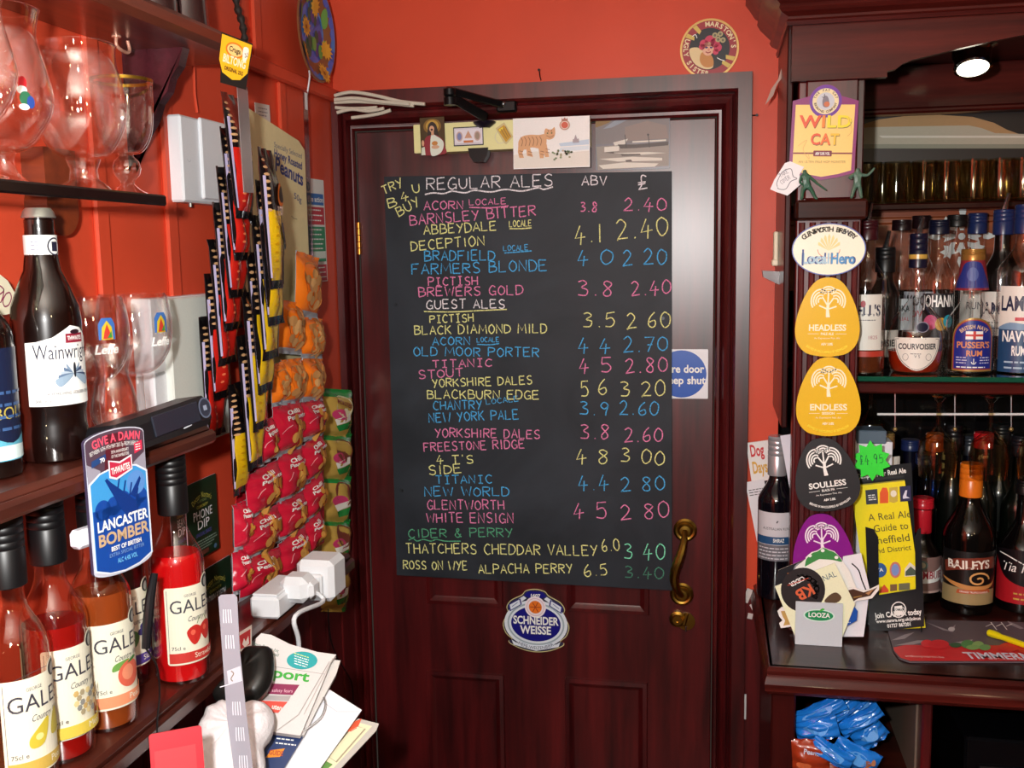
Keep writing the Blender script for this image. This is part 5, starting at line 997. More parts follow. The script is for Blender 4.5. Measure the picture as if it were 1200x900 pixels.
# ================================================================== papers and cloths under the lower shelf
P0 = PX(340, 805, -.555); nQ = Vector((.30, -.62, .72)).normalized()
def onQ(off): return lambda a, b_: PP(a, b_, P0+nQ*off, nQ)
def sheet(name, label, cat, pts, off, t, mat, ref=None, side=None):
    un = onQ(off); q3 = [un(*p) for p in pts]; r = ref or (pts[0], pts[1]); u = un(*r[1])-un(*r[0]); v = nQ.cross(u); c = sum(q3, Vector())/len(q3); M = frame(c, u, v); Mi = M.inverted()
    F = Flat(h0=-t); F.L = lambda a, b_: tuple((Mi @ un(a, b_))[:2]); F.slab([F.L(*p) for p in pts], t, mat, side); F.M = M; F.args = (name, label, cat, None); return F
NEWS = ink('#d8d2d0', .7)
F = sheet('certificate', 'cream bordered certificate in a clear sleeve, lowest of the paper stack', 'certificate', [(372, 880), (420, 842), (444, 848), (441, 856), (395, 905), (355, 925)], -.040, .004, ink('#b8b4ac', .3)); F.shape([F.L(*p) for p in [(375, 888), (414, 845), (436, 851), (388, 903)]], ink('#e2d8b4', .5)); F.ring([F.L(*p) for p in [(384, 886), (414, 850), (428, 854), (394, 893)]], .0022, ink('#9a9276')); F.stroke([F.L(*p) for p in ((405, 855), (411, 857), (418, 853))], .001, ink('#c83a2a')); F.shape([F.L(*p) for p in [(405, 850), (424, 842), (420, 851), (408, 858)]], ink('#d8502a')); F.shape([F.L(*p) for p in [(372, 900), (382, 892), (390, 896), (378, 906)]], ink('#5a8a3a')); done(F)
F = sheet('envelope', 'large white envelope in the paper stack beneath the newspaper', 'envelope', [(386, 808), (424, 832), (372, 905), (325, 905), (330, 880)], -.028, .003, ink('#e4e4ea', .6)); F.stroke([F.L(*p) for p in ((379, 823), (395, 834), (421, 834))], .0008, ink('#b4b4be')); done(F)
F = sheet('booklet', 'dark blue booklet with an orange square under the newspaper', 'booklet', [(322, 858), (356, 862), (330, 905), (296, 905)], -.018, .004, ink('#1e3464', .35)); F.shape([F.L(*p) for p in [(318, 879), (334, 877), (328, 887), (311, 888)]], ink('#e08a1e')); F.text('GUIDE', *F.L(323, 885), .006, ink('#b8441a'), w=.018, bold=True); F.lines(*sorted((F.L(324, 866)[0], F.L(350, 866)[0])), F.L(330, 866)[1], 2, .006, .0016, WHITE); done(F)
root = None
F = sheet('newspaper', 'folded newspaper with a teal disc and green heading on the paper stack', 'newspaper', [(300, 748), (306, 742), (318, 744), (340, 755), (372, 764), (394, 767), (388, 776), (352, 862), (322, 858), (285, 838)], 0, .010, NEWS, ((318, 744), (394, 767)))
F.shape([F.L(*p) for p in ell(354, 774, 18, 10.5, 28)], ink('#22a0a4')); F.stroke([F.L(*p) for p in ((320, 781), (380, 790))], .0006, ink('#8a8a8a'))
def fit(t, xa, ya, xb, yb_, hp, mat, bold=True): onto(F, t, xa, ya, xb, yb_, hp, mat, bold, F.L)
fit('Sport', 308, 792, 361, 799, 12, ink('#3aa83a')); fit('Denz Bevan hit', 294, 755, 326, 765, 4, ink('#3a6a5a'), False); fit('dies in Cornwall', 292, 759, 326, 770, 4, ink('#3a6a5a'), False)
for k in range(5): F.lines(*sorted((F.L(344, 768+k*3)[0], F.L(364, 768+k*3)[0])), F.L(354, 768.5+k*3)[1], 1, .003, .0012, ink('#d8e88a' if k == 0 else '#e8f2f2'))
F.shape([F.L(*p) for p in ((312, 801), (351, 803), (343, 815), (303, 813))], ink('#8a2450')); fit('Soft safety fears', 308, 811, 343, 812, 4, ink('#e8b8c8'), False)
F.shape([F.L(*p) for p in ((300, 815), (341, 816), (338, 822), (296, 820))], ink('#a8a0a0')); F.shape([F.L(*p) for p in ((296, 821), (337, 823), (326, 836), (292, 834))], ink('#d84a3c')); fit('uten', 318, 831, 330, 833, 6, ink('#f0d8d0'))
F.stroke([F.L(*p) for p in ((386, 776), (350, 838), (324, 857))], .0012, ink('#a8a29e')); F.stroke([F.L(*p) for p in ((390, 772), (356, 838))], .001, ink('#b4aeaa')); done(F)
F = sheet('newspaper', 'second folded newspaper edge sticking out right of the top newspaper', 'newspaper', [(380, 772), (399, 774), (394, 790), (372, 830), (356, 862), (345, 858)], -.012, .008, ink('#cfcac6', .7)); done(F)
b = MB(); un = onQ(-.005); o0 = un(375, 830); b.tube(spline([un(a, b_)-o0 for a, b_ in ((379, 817), (381, 826), (376, 840), (362, 852), (352, 858))], 6), .0009, STEEL, 6); o = b.build('wire'); o.matrix_world = Matrix.Translation(o0); tag(o, 'thin bare wire looped over the white envelope', 'wire')
# black pouch
def blob(name, label, cat, outline, off, th, mat, seed=1, rough=.003, wave=30, group=None):
    un = onQ(off); pts = [un(*p) for p in outline]; c = sum(pts, Vector())/len(pts); M = frame(c, (1, 0, 0), nQ.cross(Vector((1, 0, 0)))); Mi = M.inverted(); O = [tuple((Mi @ p)[:2]) for p in pts]; O = spline(O, 4, True); n = len(O); vs = []; fs = []; rnd = random.Random(seed); rings = [1, .97, .9, .75, .55, .3]
    for side in (1, -1):
        for k, s in enumerate(rings):
            for (x, y) in O: vs.append(Vector((x*s, y*s, side*th*(1-s**6)**.6 + (rough*math.sin(x*wave*6+seed)*math.cos(y*wave*5+seed*2) if k else 0))))
        vs.append(Vector((0, 0, side*th)))
    R6 = len(rings)
    for si in range(2):
        b0 = si*(R6*n+1)
        for k in range(R6-1):
            for i in range(n):
                f = (b0+k*n+i, b0+k*n+(i+1) % n, b0+(k+1)*n+(i+1) % n, b0+(k+1)*n+i); fs.append(f if si == 0 else f[::-1])
        for i in range(n): f = (b0+(R6-1)*n+i, b0+(R6-1)*n+(i+1) % n, b0+R6*n); fs.append(f if si == 0 else f[::-1])
    b = MB(); b.mesh(vs, fs, mat); o = b.build(name, None, M, 60); tag(o, label, cat, group); return o
blob('pouch', 'black leather pouch in front of the newspaper', 'pouch', [(283, 768), (290, 759), (312, 760), (322, 768), (322, 802), (302, 824), (262, 822), (246, 812), (262, 796)], .030, .018, ink('#141413', .35), 3, .001)
TOW = plaster('towelling', '#e6e0e2', .95, 1.0); TOW.node_tree.nodes['Noise Texture.001'].inputs['Scale'].default_value = 260; TOW.node_tree.nodes['Bump'].inputs['Distance'].default_value = .0012; o = blob('bar_towel', 'white towelling bar towel bunched at the bottom beside the newspaper', 'towel', [(232, 842), (240, 826), (262, 820), (284, 834), (300, 826), (316, 830), (325, 845), (322, 862), (312, 880), (308, 912), (228, 918), (222, 880)], .036, .026, TOW, 5, .0035, 40)
F = sheet('matchbox_card', 'small red card with a white flame mark under the shelf edge', 'card', [(279, 742), (295, 732), (295, 757), (281, 764)], .010, .003, ink('#e8e0dc', .4), ((279, 742), (295, 732))); F.shape([F.L(*p) for p in ((280.5, 745), (293.5, 737), (293.5, 755), (282, 761))], ink('#c8242c')); F.shape([F.L(*p) for p in ((284, 755), (286, 748), (288, 752), (291, 745), (292, 754), (287, 759))], ink('#f2ece8')); done(F)
P1 = PX(200, 880, -.560); nS = Vector((.55, -.80, .25)).normalized()
M, w, h = quad((188, 862), (237, 848), (240, 920), (165, 930), lambda a, b_: PP(a, b_, P1, nS)); F = Flat(h0=-.003); F.slab(rect(-w/2, -h/2, w/2, h/2, .003), .003, ink('#c8202e', .4)); F.shape(rect(-w*.42, -h*.4, w*.36, h*.2), ink('#d83038')); o = F.build('red_folder', None, M); tag(o, 'bright red card folder under the lower shelf at the bottom left', 'folder')
# clear plastic strip with slots in front
P2 = PX(275, 800, -.530); nT = Vector((.25, -.95, .12)).normalized(); UT = lambda a, b_: PP(a, b_, P2, nT)
PLS = glassy('frosted_strip', '#d4d2dc', '#a4a2b0', rough=.25, body='#b8b6c2', bodyfac=.62)
pts = [(256, 700), (259, 697), (275, 696), (278, 700), (281, 760), (288, 830), (297, 905), (275, 908), (266, 840)]; M, w, h = quad((256, 697), (277, 696), (297, 905), (275, 908), UT); Mi = M.inverted(); LT = lambda a, b_: tuple((Mi @ UT(a, b_))[:2])
root = thing('clip_strip', 'long frosted plastic hanging strip with cut slots before the newspapers', 'strip', M); F = Flat(h0=-.0006); F.slab([LT(*p) for p in pts], .0012, PLS); F.build('strip_body', root)
F = Flat(h0=.0008); SL = ink('#dcdce6', .3)
for k, (cx, cy) in enumerate(((266, 722), (269, 752), (277, 830), (281, 860), (285, 893))):
    for dx in (-4.5, -1.5, 1.5, 4.5): F.stroke([LT(cx+dx*.9, cy-8), LT(cx+dx+.4, cy), LT(cx+dx+.9, cy+8)], .0009, SL, layer=False)
F.stroke([LT(258, 805), LT(284, 797)], .001, SL); F.shape([LT(*p) for p in ((266, 786), (282, 780), (284, 797), (268, 802))], ink('#c4c2cc', .3)); F.stroke([LT(*p) for p in spline([(271, 786), (274, 789), (271, 795), (273, 798)], 4)], .0012, ink('#7a6a5a')); F.build('slots', root)
b = MB(); o0 = PX(400, 800, WX+.016); b.tube(spline([PX(a, b_, WX+.016)-o0 for a, b_ in ((384, 690), (386, 740), (394, 768), (404, 785), (413, 805), (414, 850))], 6), .0016, BLACK, 6); o = b.build('cable'); o.matrix_world = Matrix.Translation(o0); tag(o, 'thin black cable running down the dark boards beside the newspapers', 'cable')
# low cabinet below the left shelf that carries the papers, its top just under the picture
b = MB(); b.box((.135, -.5, -.48), (.25, 1.0, .96), MAHOGY, .006); b.box((.14, -.5, -.012), (.27, 1.02, .024), MAHOGY, .005); o = b.build('low_cabinet'); o.matrix_world = Matrix.Translation((WX, -.83, .968)); tag(o, 'low dark cabinet standing under the shelf on the left, carrying papers and towel', 'cabinet')
# ================================================================== BACK BAR ON THE RIGHT
CY = -.29; XR = .98
bar = thing('back_bar', 'dark mahogany back bar with arched fascia, fluted post and counter, right of the door', 'bar cabinet', (0.12, -.02, 0))
OFF = Matrix.Translation((-.12, .02, 0))
def part(mb, name, parent=None, sharp=35): return mb.build(name, parent or bar, OFF if parent is None else None, sharp)
b = MB(); b.box((.120, -.085, 1.745), (.010, .400, .71), DARKWOOD, .002); part(b, 'side_panel')
b = MB(); b.box((.187, CY+.022, 1.50), (.106, .040, .955), MAHOG, .002)
for k in range(6): b.tube([(.1435+k*.0175, CY+.001, 1.03), (.1435+k*.0175, CY+.001, 1.745)], .0055, MAHOG, 10)
b.box((.187, CY-.004, 1.88), (.084, .012, .195), MAHOG, .003); post = part(b, 'fluted_post')
b = MB(); b.box((.187, CY-.014, 1.7645), (.114, .060, .033), DARKWOODX, .004); part(b, 'post_ledge')
# fascia with arch
F = Flat(h0=-.016); lo = [(.121, 1.977), (.272, 1.977), (.272, 1.986), (.286, 1.989), (.296, 1.997), (.310, 2.002)]
lo += [(.310+(.62-.310)*t, 2.002+.040*math.sin(t*math.pi/2)) for t in [i/10 for i in range(1, 11)]]; lo += [(XR-(x-.26), z) for x, z in lo[::-1] if XR-(x-.26) > .63]
F.slab([p for p in lo]+[(lo[-1][0], 2.075), (.121, 2.075)], .016, MAHOGX)
o = F.build('arched_fascia', bar, OFF @ Matrix.Translation((0, CY-.012, 0)) @ Matrix.Rotation(R_(90), 4, 'X'))
pc = [(0, 0), (.008, 0), (.010, .006), (.006, .010), (.006, .014), (.018, .020), (.022, .026), (.020, .032), (.024, .036), (.040, .052), (.046, .062), (.044, .070), (.050, .074), (.062, .092), (.068, .10), (.068, .125), (0, .125)]
b = MB(); zc = 2.066; b.sweep(pc, [((.120, -.02, zc), (-1, 0, 0), (0, 0, 1)), ((.120, CY-.012, zc), (-1, -1, 0), (0, 0, 1)), ((1.2, CY-.012, zc), (0, -1, 0), (0, 0, 1))], MAHOGX); part(b, 'cornice', sharp=25)
b = MB(); b.box((.66, -.08, 2.065), (1.08, .42, .02), DARKWOODX, .001); part(b, 'soffit')
zh1, zh2 = 2.056, PY(1020, 132, .07).z
b = MB(); b.box((.66, .085, (zh1+zh2)/2), (1.06, .030, zh1-zh2), MAHOGX, .003); b.box((.66, .078, zh2), (1.06, .040, .012), MAHOGX, .004); part(b, 'header_beam')
b = MB(); b.box((.66, .126, 1.70), (1.06, .010, .18), wood('mirrored_wall_board', '#6a2a10', '#a04a1c', 'X', .35, .4), .001)  # orange stands in for the red wall mirrored at the back
for x in (.30, .56): b.box((x, .118, 1.70), (.016, .010, .17), wood('mirrored_wall_board', '', ''), .003)
b.box((.66, .118, 1.755), (1.06, .010, .014), wood('mirrored_wall_board', '', ''), .003); part(b, 'upper_back_board')
b = MB(); b.box((.66, .138, 1.54), (1.06, .008, 1.04), ink('#1c100c', .4), .001); part(b, 'back_lining')
b = MB(); b.box((.66, .126, 1.315), (1.06, .010, .60), ink('#0c0a0c', .15), .001); part(b, 'lower_back_board')
# pale arch high at the back: mirrored ceiling light painted onto a panel
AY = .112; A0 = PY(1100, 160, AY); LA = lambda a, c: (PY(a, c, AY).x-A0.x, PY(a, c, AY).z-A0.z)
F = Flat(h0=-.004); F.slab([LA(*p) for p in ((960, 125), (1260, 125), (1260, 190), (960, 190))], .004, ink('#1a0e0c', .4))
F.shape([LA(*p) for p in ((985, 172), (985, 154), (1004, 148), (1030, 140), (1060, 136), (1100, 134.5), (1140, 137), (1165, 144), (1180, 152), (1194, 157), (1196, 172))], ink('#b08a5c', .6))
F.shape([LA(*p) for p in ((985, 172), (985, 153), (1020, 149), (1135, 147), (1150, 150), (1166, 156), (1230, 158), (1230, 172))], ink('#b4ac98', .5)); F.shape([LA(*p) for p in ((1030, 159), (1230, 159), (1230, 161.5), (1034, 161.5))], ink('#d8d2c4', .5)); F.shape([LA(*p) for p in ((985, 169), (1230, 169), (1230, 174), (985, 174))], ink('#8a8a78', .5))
F.build('painted_arch_reflection', bar, OFF @ Matrix.Translation(A0) @ Matrix.Rotation(R_(90), 4, 'X'))
b = MB(); zps = PY(1100, 237, .02).z; b.box((.66, .075, zps-.007), (1.06, .11, .014), DARKWOODX, .003); part(b, 'pint_shelf')
b = MB(); b.box((.60, -.065, 1.474), (.72, .372, .008), glassy('shelf_glass_green', '#b8d8c8', '#3a7a5c', gain=1.6), .0008); part(b, 'glass_shelf')
b = MB(); b.box((.60, -.252, 1.474), (.72, .004, .0088), ink('#14503c', .1, 0, .8), .001); lab(part(b, 'glass_shelf_edge'), 'green glass edge')
b = MB(); b.box((.66, .095, 1.462), (1.06, .05, .012), MAHOGX, .002); b.box((.60, -.235, 1.458), (.72, .03, .020), MAHOGX, .003); part(b, 'shelf_rail')
# frosted flower-cross motifs on the back
FR = ink('#d4dcda', .6)
def motif(cx, cz, s, y):
    F = Flat(h0=0)
    for a in (0, 90, 180, 270):
        r = lambda x, z, a=a: (x*math.cos(R_(a))-z*math.sin(R_(a)), x*math.sin(R_(a))+z*math.cos(R_(a)))
        F.shape([r(*p) for p in ((-.05*s, .18*s), (.05*s, .18*s), (.16*s, .50*s), (.05*s, .46*s), (0, .56*s), (-.05*s, .46*s), (-.16*s, .50*s))], FR, layer=False)
        F.shape([r(*p) for p in ((0, 1.0*s), (.10*s, .74*s), (.07*s, .60*s), (-.07*s, .60*s), (-.10*s, .74*s))], FR, layer=False)
        leaf = [(.16, .16), (.30, .18), (.34, .28), (.50, .26), (.46, .38), (.60, .46), (.46, .54), (.50, .64), (.38, .58), (.30, .66), (.26, .52), (.14, .50), (.20, .36)]
        F.shape([r(x*s, z*s) for x, z in leaf], FR, layer=False)
    F.shape(ell(0, 0, .10*s), FR); lab(F.build('frosted_motif', bar, OFF @ Matrix.Translation((cx, y, cz)) @ Matrix.Rotation(R_(90), 4, 'X')), 'white frosted leaf cross')
p = PY(1127, 277, .112); motif(p.x, p.z, .068, .112); p = PY(1117, 546, .119); motif(p.x, p.z, .070, .119)
# counter
TOP = wood('counter_top_wood', '#1c0a08', '#3e1a14', 'X', .28, .25, coatr=.1); TOP.node_tree.nodes['Principled BSDF'].inputs['Specular IOR Level'].default_value = .25
b = MB(); b.box((.64, -.157, 1.008), (1.10, .586, .024), TOP, .004); ed = [(0, .024), (.010, .024), (.016, .019), (.014, .012), (.018, .008), (.022, -.002), (.020, -.014), (.012, -.022), (0, -.024)]
b.sweep(ed[::-1], [((.098, -.02, .996), (-1, 0, 0), (0, 0, 1)), ((.098, -.440, .996), (-.6, -1, 0), (0, 0, 1)), ((1.2, -.440, .996), (0, -1, 0), (0, 0, 1))], MAHOGX); part(b, 'counter_top', sharp=25)
b = MB(); b.box((.118, -.225, .486), (.040, .40, .972), DARKWOOD, .003); part(b, 'end_panel')
p0, p1 = PY(1082, 850, -.43), PY(1092, 850, -.43)
b = MB(); b.box((p0.x+.006, -.23, .486), (.016, .40, .972), MAHOG, .003); part(b, 'divider')
b = MB(); b.box((p0.x-.004, -.22, .486), (.004, .36, .970), ink('#6a5c50', .5), .001); lab(part(b, 'divider_lining'), 'grey brown inner face')
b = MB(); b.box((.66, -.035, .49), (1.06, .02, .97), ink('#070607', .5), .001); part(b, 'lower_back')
b = MB(); b.box((.24, -.23, .80), (.22, .38, .014), DARKWOODX, .002); part(b, 'under_shelf'); b = MB(); b.box((.80, -.23, .72), (.84, .38, .014), DARKWOODX, .002); part(b, 'under_shelf')
# downlight in the arch
p = PZ(1137, 72, 2.053); dl = thing('downlight', 'lit chrome downlight under the arched fascia', 'lamp', (p.x, -.17, 2.054)); p = PY(1137, 78, -.17); dl.location.x = p.x; dl.location.z -= .009
CHR = ink('#c8c6c0', .12, 1.0); b = MB(); b.lathe([(.040, 0), (.043, -.003), (.036, -.007), (.027, -.008)], ink('#8a7a5a', .2, 1.0), 30); b.build('trim_ring', dl)
b = MB(); b.lathe([(.022, -.004), (.024, -.012), (.021, -.026), (.023, -.034), (.019, -.035), (.018, -.022)], CHR, 26, M=Matrix.Rotation(R_(-24), 4, 'X') @ Matrix.Scale(1.35, 4)); b.build('shade', dl)
def lit(name, h, s):
    m = bpy.data.materials.new(name); m.use_nodes = True; bs = m.node_tree.nodes['Principled BSDF']; bs.inputs['Emission Color'].default_value = lin(h); bs.inputs['Emission Strength'].default_value = s; return m
b = MB(); b.lathe([(0, -.030), (.019, -.030)], lit('lamp_glow', '#fff4dc', 9), 26, M=Matrix.Rotation(R_(-24), 4, 'X') @ Matrix.Scale(1.35, 4)); lab(b.build('bulb_face', dl), 'glowing lamp face')
sp = lamp('downlight_beam', 'SPOT', (p.x, -.17, 2.012), 3.0, (1.0, .86, .62), .015); sp.data.spot_size = R_(95); sp.data.spot_blend = .6; sp.parent = None
# small fittings by the post
o = card('paper_scrap', 'torn strip of red painted paper hanging beside the top of the bar post', 'scrap', (911, 58), (917, 60), (914, 128), (906, 124), PD(-.12), .0006, ink('#b89a8c', .7), poly=lambda w, h: [(-.4*w, .5*h), (.3*w, .42*h), (.1*w, .2*h), (.5*w, .1*h), (.2*w, -.1*h), (.4*w, -.3*h), (-.1*w, -.5*h), (-.3*w, -.2*h), (0, 0), (-.3*w, .2*h)]); done(o)
pq = PY(921, 290, -.10); o = thing('cable_clip', 'cream plastic fitting on the side of the bar post beside the white oval sign', 'fitting', (.114, -.10, pq.z)); b = MB(); b.box((-.003, 0, 0), (.008, .030, .060), CREAM, .002); b.box((-.004, 0, -.028), (.012, .034, .012), CREAM, .002); b.build('body', o)
pq = PY(918, 325, -.11); F = Flat(h0=-.02); F.slab([(0, .012), (0, -.012), (-.028, .002), (-.030, .014)], .04, wood('wedge_wood', '#32100c', '#5a2018', 'X')); o = F.build('wooden_wedge', None, Matrix.Translation((.115, -.14, pq.z)) @ Matrix.Rotation(R_(90), 4, 'X')); tag(o, 'small brown wooden wedge fixed beside the bar post, left of the upper yellow clip', 'wedge')
# ------------------------------------------------------------------ small glasses on the high shelf
PINT = glassy('bar_glass', '#f0ead8', '#8a7a52', ior=1.35, gain=1.2)
def pint(i, px, y, row):
    p = PY(px, 235, y); o = bpy.data.objects.new('tumbler', PINTMESH); COL.objects.link(o); o.location = (p.x, y, zps); return tag(o, 'straight sided glass tumbler in the %s row on the high bar shelf, %s' % (row, i), 'glass', 'tumblers on the high bar shelf')
b = MB(); b.lathe([(0, .001), (.020, .001), (.021, .003), (.0225, .04), (.0235, .080), (.0222, .080), (.0210, .04), (.0195, .006), (0, .006)], PINT, 22); tmp = b.build('tumbler'); PINTMESH = tmp.data; bpy.data.objects.remove(tmp)
ORD = ['leftmost', 'second from left', 'third from left', 'fourth from left', 'fifth from left', 'sixth from left', 'seventh from left', 'eighth from left', 'ninth from left']
for i in range(8): pint(ORD[i], 1018+i*30+(i % 3)*2, .030, 'front')
for i in range(7): pint(ORD[i], 1034+i*29, .082, 'back')
# ------------------------------------------------------------------ bottles on the bar
def standing(px, ytop, wy, zb, dz=0): p = PY(px, ytop, wy); return p.x, p.z-zb
SP = 'spirit bottles on the glass shelf'; LQ = 'bottles on the bar counter'
def bb(label, px, ytop, wy, zb, R, gm, cap, capd, nr=.0145, sh=.55, liq=None, rz=-12, nk=.72, group=None, pourer=False, prof=None):
    x, H = standing(px, ytop, wy, zb); P = prof(H, R) if prof else profile(H, R, H*sh, nr, H*nk)
    o = bottle(label, 'bottle', at(x, wy, zb, rz), P, gm, (cap, H-capd, H+.0005, .0018, 3) if cap else None, (liq[0], H*liq[1]) if liq else None, group); o['h'] = H
    if pourer:
        b = MB(); b.tube([(0, 0, H), (.002, -.002, H+.012), (.006, -.010, H+.030)], .0034, STEEL, 8, [.006, .0042, .0034]); lab(b.build('pourer', o), 'metal pourer')
    return o, H
zg2 = 1.478; WHI = wine('whisky', '#b06018', '#5a2808', '#8a3c08', .35); RUM = wine('dark_rum', '#5a1c08', '#200804', '#2c0c06', .6); COG = wine('cognac', '#d8401a', '#8a1c08', '#b8300c', .6); LC = ink('#e8e4da', .45); BLU = ink('#1e2c5a', .3)
o, H = bb("whisky bottle with cream label and maroon neck, partly behind the yellow clips", 1017, 258, -.205, zg2, .034, CLEAR, ink('#3a0c14', .3), .035, sh=.60, nk=.76, liq=(WHI, .22), group=SP, pourer=True)
sticker(o, .034, H*.345, .062, H*.36, 6, LC, lambda F, w, h: (F.text("BELL'S", 0, .12*h, .018, ink('#2c2c4a'), w=.86*w, bold=True), F.shape(ell(-.08*w, .33*h, .07*w, .06*h), ink('#a83a44')), F.lines(-.3*w, .4*w, .04*h, 1, .01, .0014, LINK), F.text('1825', .2*w, -.3*h, .006, ink('#b0606a')), F.ring(rect(-.48*w, -.48*h, .48*w, .48*h), .0006, LINK)), 'front_label')
sticker(o, .034, H*.14, .09, .010, 0, ink('#b83a2a'), None, 'lower_band')
def cprof(H, R): return [(0, .004), (R*.55, .001), (R*.80, 0), (R*.86, .004), (R*.94, .02), (R, .048), (R*.97, .072), (R*.80, .096), (R*.50, .114), (R*.30, .128), (.0135, .150), (.0125, H-.05), (.0135, H-.045), (.0135, H), (0, H)]
o, H = bb('round-bodied cognac bottle with shield label, nearly empty', 1077, 274, -.175, zg2, .050, CLEAR, ink('#14142c', .3), .060, liq=(COG, .16), group=SP, pourer=True, prof=cprof)
def cogl(F, w, h): F.ring([(x*.93, y*.93) for x, y in SHD(w, h)], .0009, ink('#2a2a34')); F.text('COURVOISIER', 0, .16*h, .0095, ink('#23232c'), w=.82*w, bold=True); F.ring(ell(-.24*w, -.08*h, .06*w, .10*h), .0006, LINK); F.ring(ell(.24*w, -.08*h, .06*w, .10*h), .0006, LINK); F.text('V S', 0, -.10*h, .005, LINK); F.lines(-.14*w, .14*w, .02*h, 1, .01, .0012, LINK)
SHD = lambda w, h: spline([(-.5*w, .42*h), (-.44*w, .5*h), (.44*w, .5*h), (.5*w, .42*h), (.47*w, .1*h), (.3*w, -.28*h), (0, -.5*h), (-.3*w, -.28*h), (-.47*w, .1*h)], 3, True)
F = Flat(fn=lambda u, v, h: Vector(((.0505+h)*math.sin(u/.054+.1), -(.0505+h)*math.cos(u/.054+.1), v+.036)), du=.006); F.shape(SHD(.086, .058), LC); cogl(F, .086, .058); F.build('front_label', o)
F = Flat(fn=lambda u, v, h: Vector(((.050+h)*math.sin(u/.05+.25), -(.050+h)*math.cos(u/.05+.25), v+.084-.35*h)), du=.004); F.shape(ell(0, 0, .011, .0095), ink('#8a8a9a')); F.shape(ell(0, 0, .0095, .008), ink('#1c1c34', .3)); F.build('wax_seal', o)
sticker(o, .0155, H-.040, .09, .008, 0, ink('#c8a24a', .3), None, 'gold_band')
o, H = bb("navy rum bottle with arched blue label and red and blue neck foil", 1141, 292, -.170, zg2, .040, CLEAR, ink('#a87a3a', .3, .5), .020, nr=.0165, sh=.40, nk=.62, liq=(RUM, .22), group=SP)
F = Flat(fn=lambda u, v, h: Vector(((.019-.018*v/.06*.5+.004+h)*math.sin(u/.02), -(.019-.018*v/.06*.5+.004+h)*math.cos(u/.02), v+H*.80)), du=.004, h0=.0004)
F.shape(rect(-.056, -.028, .056, .028), ink('#8a2a34', .3)); F.shape(spline([(-.03, -.024), (-.02, .0), (-.012, .02), (.012, .02), (.02, 0), (.03, -.024)], 4), ink('#24307e')); F.shape(ell(0, 0, .008, .012), ink('#4a5a9a')); F.build('neck_foil', o)
AR_ = lambda w, h: [(-.5*w, -.5*h), (.5*w, -.5*h), (.5*w, .12*h)]+[(.5*w*math.cos(R_(a)), .12*h+.38*h*math.sin(R_(a))) for a in range(10, 180, 10)]+[(-.5*w, .12*h)]
def pus(F, w, h):
    F.shape([(x*.94, y*.94) for x, y in AR_(w, h)], ink('#a03a34', .35)); F.shape([(x*.89, y*.9) for x, y in AR_(w, h)], ink('#1e2a86', .35)); F.text('BRITISH NAVY', 0, .30*h, .07*h, ink('#d8b890'), w=.62*w, arc=.42*w, bold=True)
    F.shape(rect(-.18*w, .10*h, .2*w, .25*h), WHITE); F.shape(rect(-.02*w, .10*h, .04*w, .25*h), ink('#c83a34')); F.shape(rect(-.18*w, .155*h, .2*w, .195*h), ink('#c83a34')); F.text("PUSSER'S", 0, -.06*h, .11*h, ink('#d88a5a'), w=.76*w, bold=True); F.text('RUM', .02*w, -.21*h, .10*h, ink('#d88a5a'), w=.36*w, bold=True)
    F.lines(-.38*w, -.12*w, -.24*h, 3, .05*h, .018*h, ink('#c8c8e0')); F.lines(.14*w, .4*w, -.24*h, 3, .05*h, .018*h, ink('#c8c8e0')); F.stroke([(.01*w, -.26*h), (.01*w, -.36*h)], .0012, WHITE); F.stroke(ell(.01*w, -.31*h, .05*w, .05*h, 10, 190, 350), .0012, WHITE); F.lines(-.36*w, .38*w, -.42*h, 1, 1, .02*h, WHITE)
sticker(o, .040, .052, .074, .094, 8, ink('#a8884a', .3, .4), pus, 'front_label', AR_(.074, .094))
o, H = bb("navy rum bottle with white and blue label cut by the right edge of the photo", 1203, 240, -.165, zg2, .042, CLEAR, BLU, .05, sh=.60, nk=.78, liq=(RUM, .08), group=SP)
sticker(o, .042, .078, .076, .150, -6, LC, lambda F, w, h: (F.shape(rect(-.5*w, -.5*h, .5*w, .02*h), ink('#24466e', .35)), F.shape(spline([(-.5*w, .02*h), (-.2*w, .08*h), (.2*w, .06*h), (.5*w, .1*h), (.5*w, 0), (-.5*w, 0)], 4), ink('#7a9ab8')), F.text("LAMB'S", -.02*w, .22*h, .024, ink('#1c2444'), w=.86*w, bold=True), F.shape(rect(-.1*w, .10*h, .16*w, .14*h), ink('#c83a44')), F.text('NAVY', -.1*w, -.14*h, .018, WHITE, w=.56*w, bold=True), F.text('RUM', .0, -.30*h, .016, WHITE, w=.3*w, bold=True), F.lines(-.3*w, .3*w, -.38*h, 2, .01, .003, ink('#a8c0d4'))), 'front_label')
BK = [(1038, 290, 'brown bottle with black cap and pourer behind the whisky bottle', DKBROWN, BLACK, .046, .030, None, True), (1057, 258, 'clear bottle with black and red cap, second from left in the back row', CLEAR, ink('#1c0c10', .3), .020, .032, None, False), (1080, 253, 'clear vodka bottle with black and red cap behind the cognac', CLEAR, ink('#1c0c10', .3), .025, .034, None, False),
      (1101, 258, 'clear bottle with navy cap and dark picture label behind the cognac neck', CLEAR, ink('#10142a', .3), .026, .033, None, False), (1122, 252, 'clear bottle with black cap in the middle of the back row', CLEAR, BLACK, .022, .034, None, False), (1146, 250, 'amber bottle with broad navy cap behind the navy rum', WHIG if False else CLEAR, BLU, .040, .032, None, False), (1177, 246, 'dark bottle with ringed navy cap and silver pourer near the right edge', DKBROWN, BLU, .045, .036, None, True)]
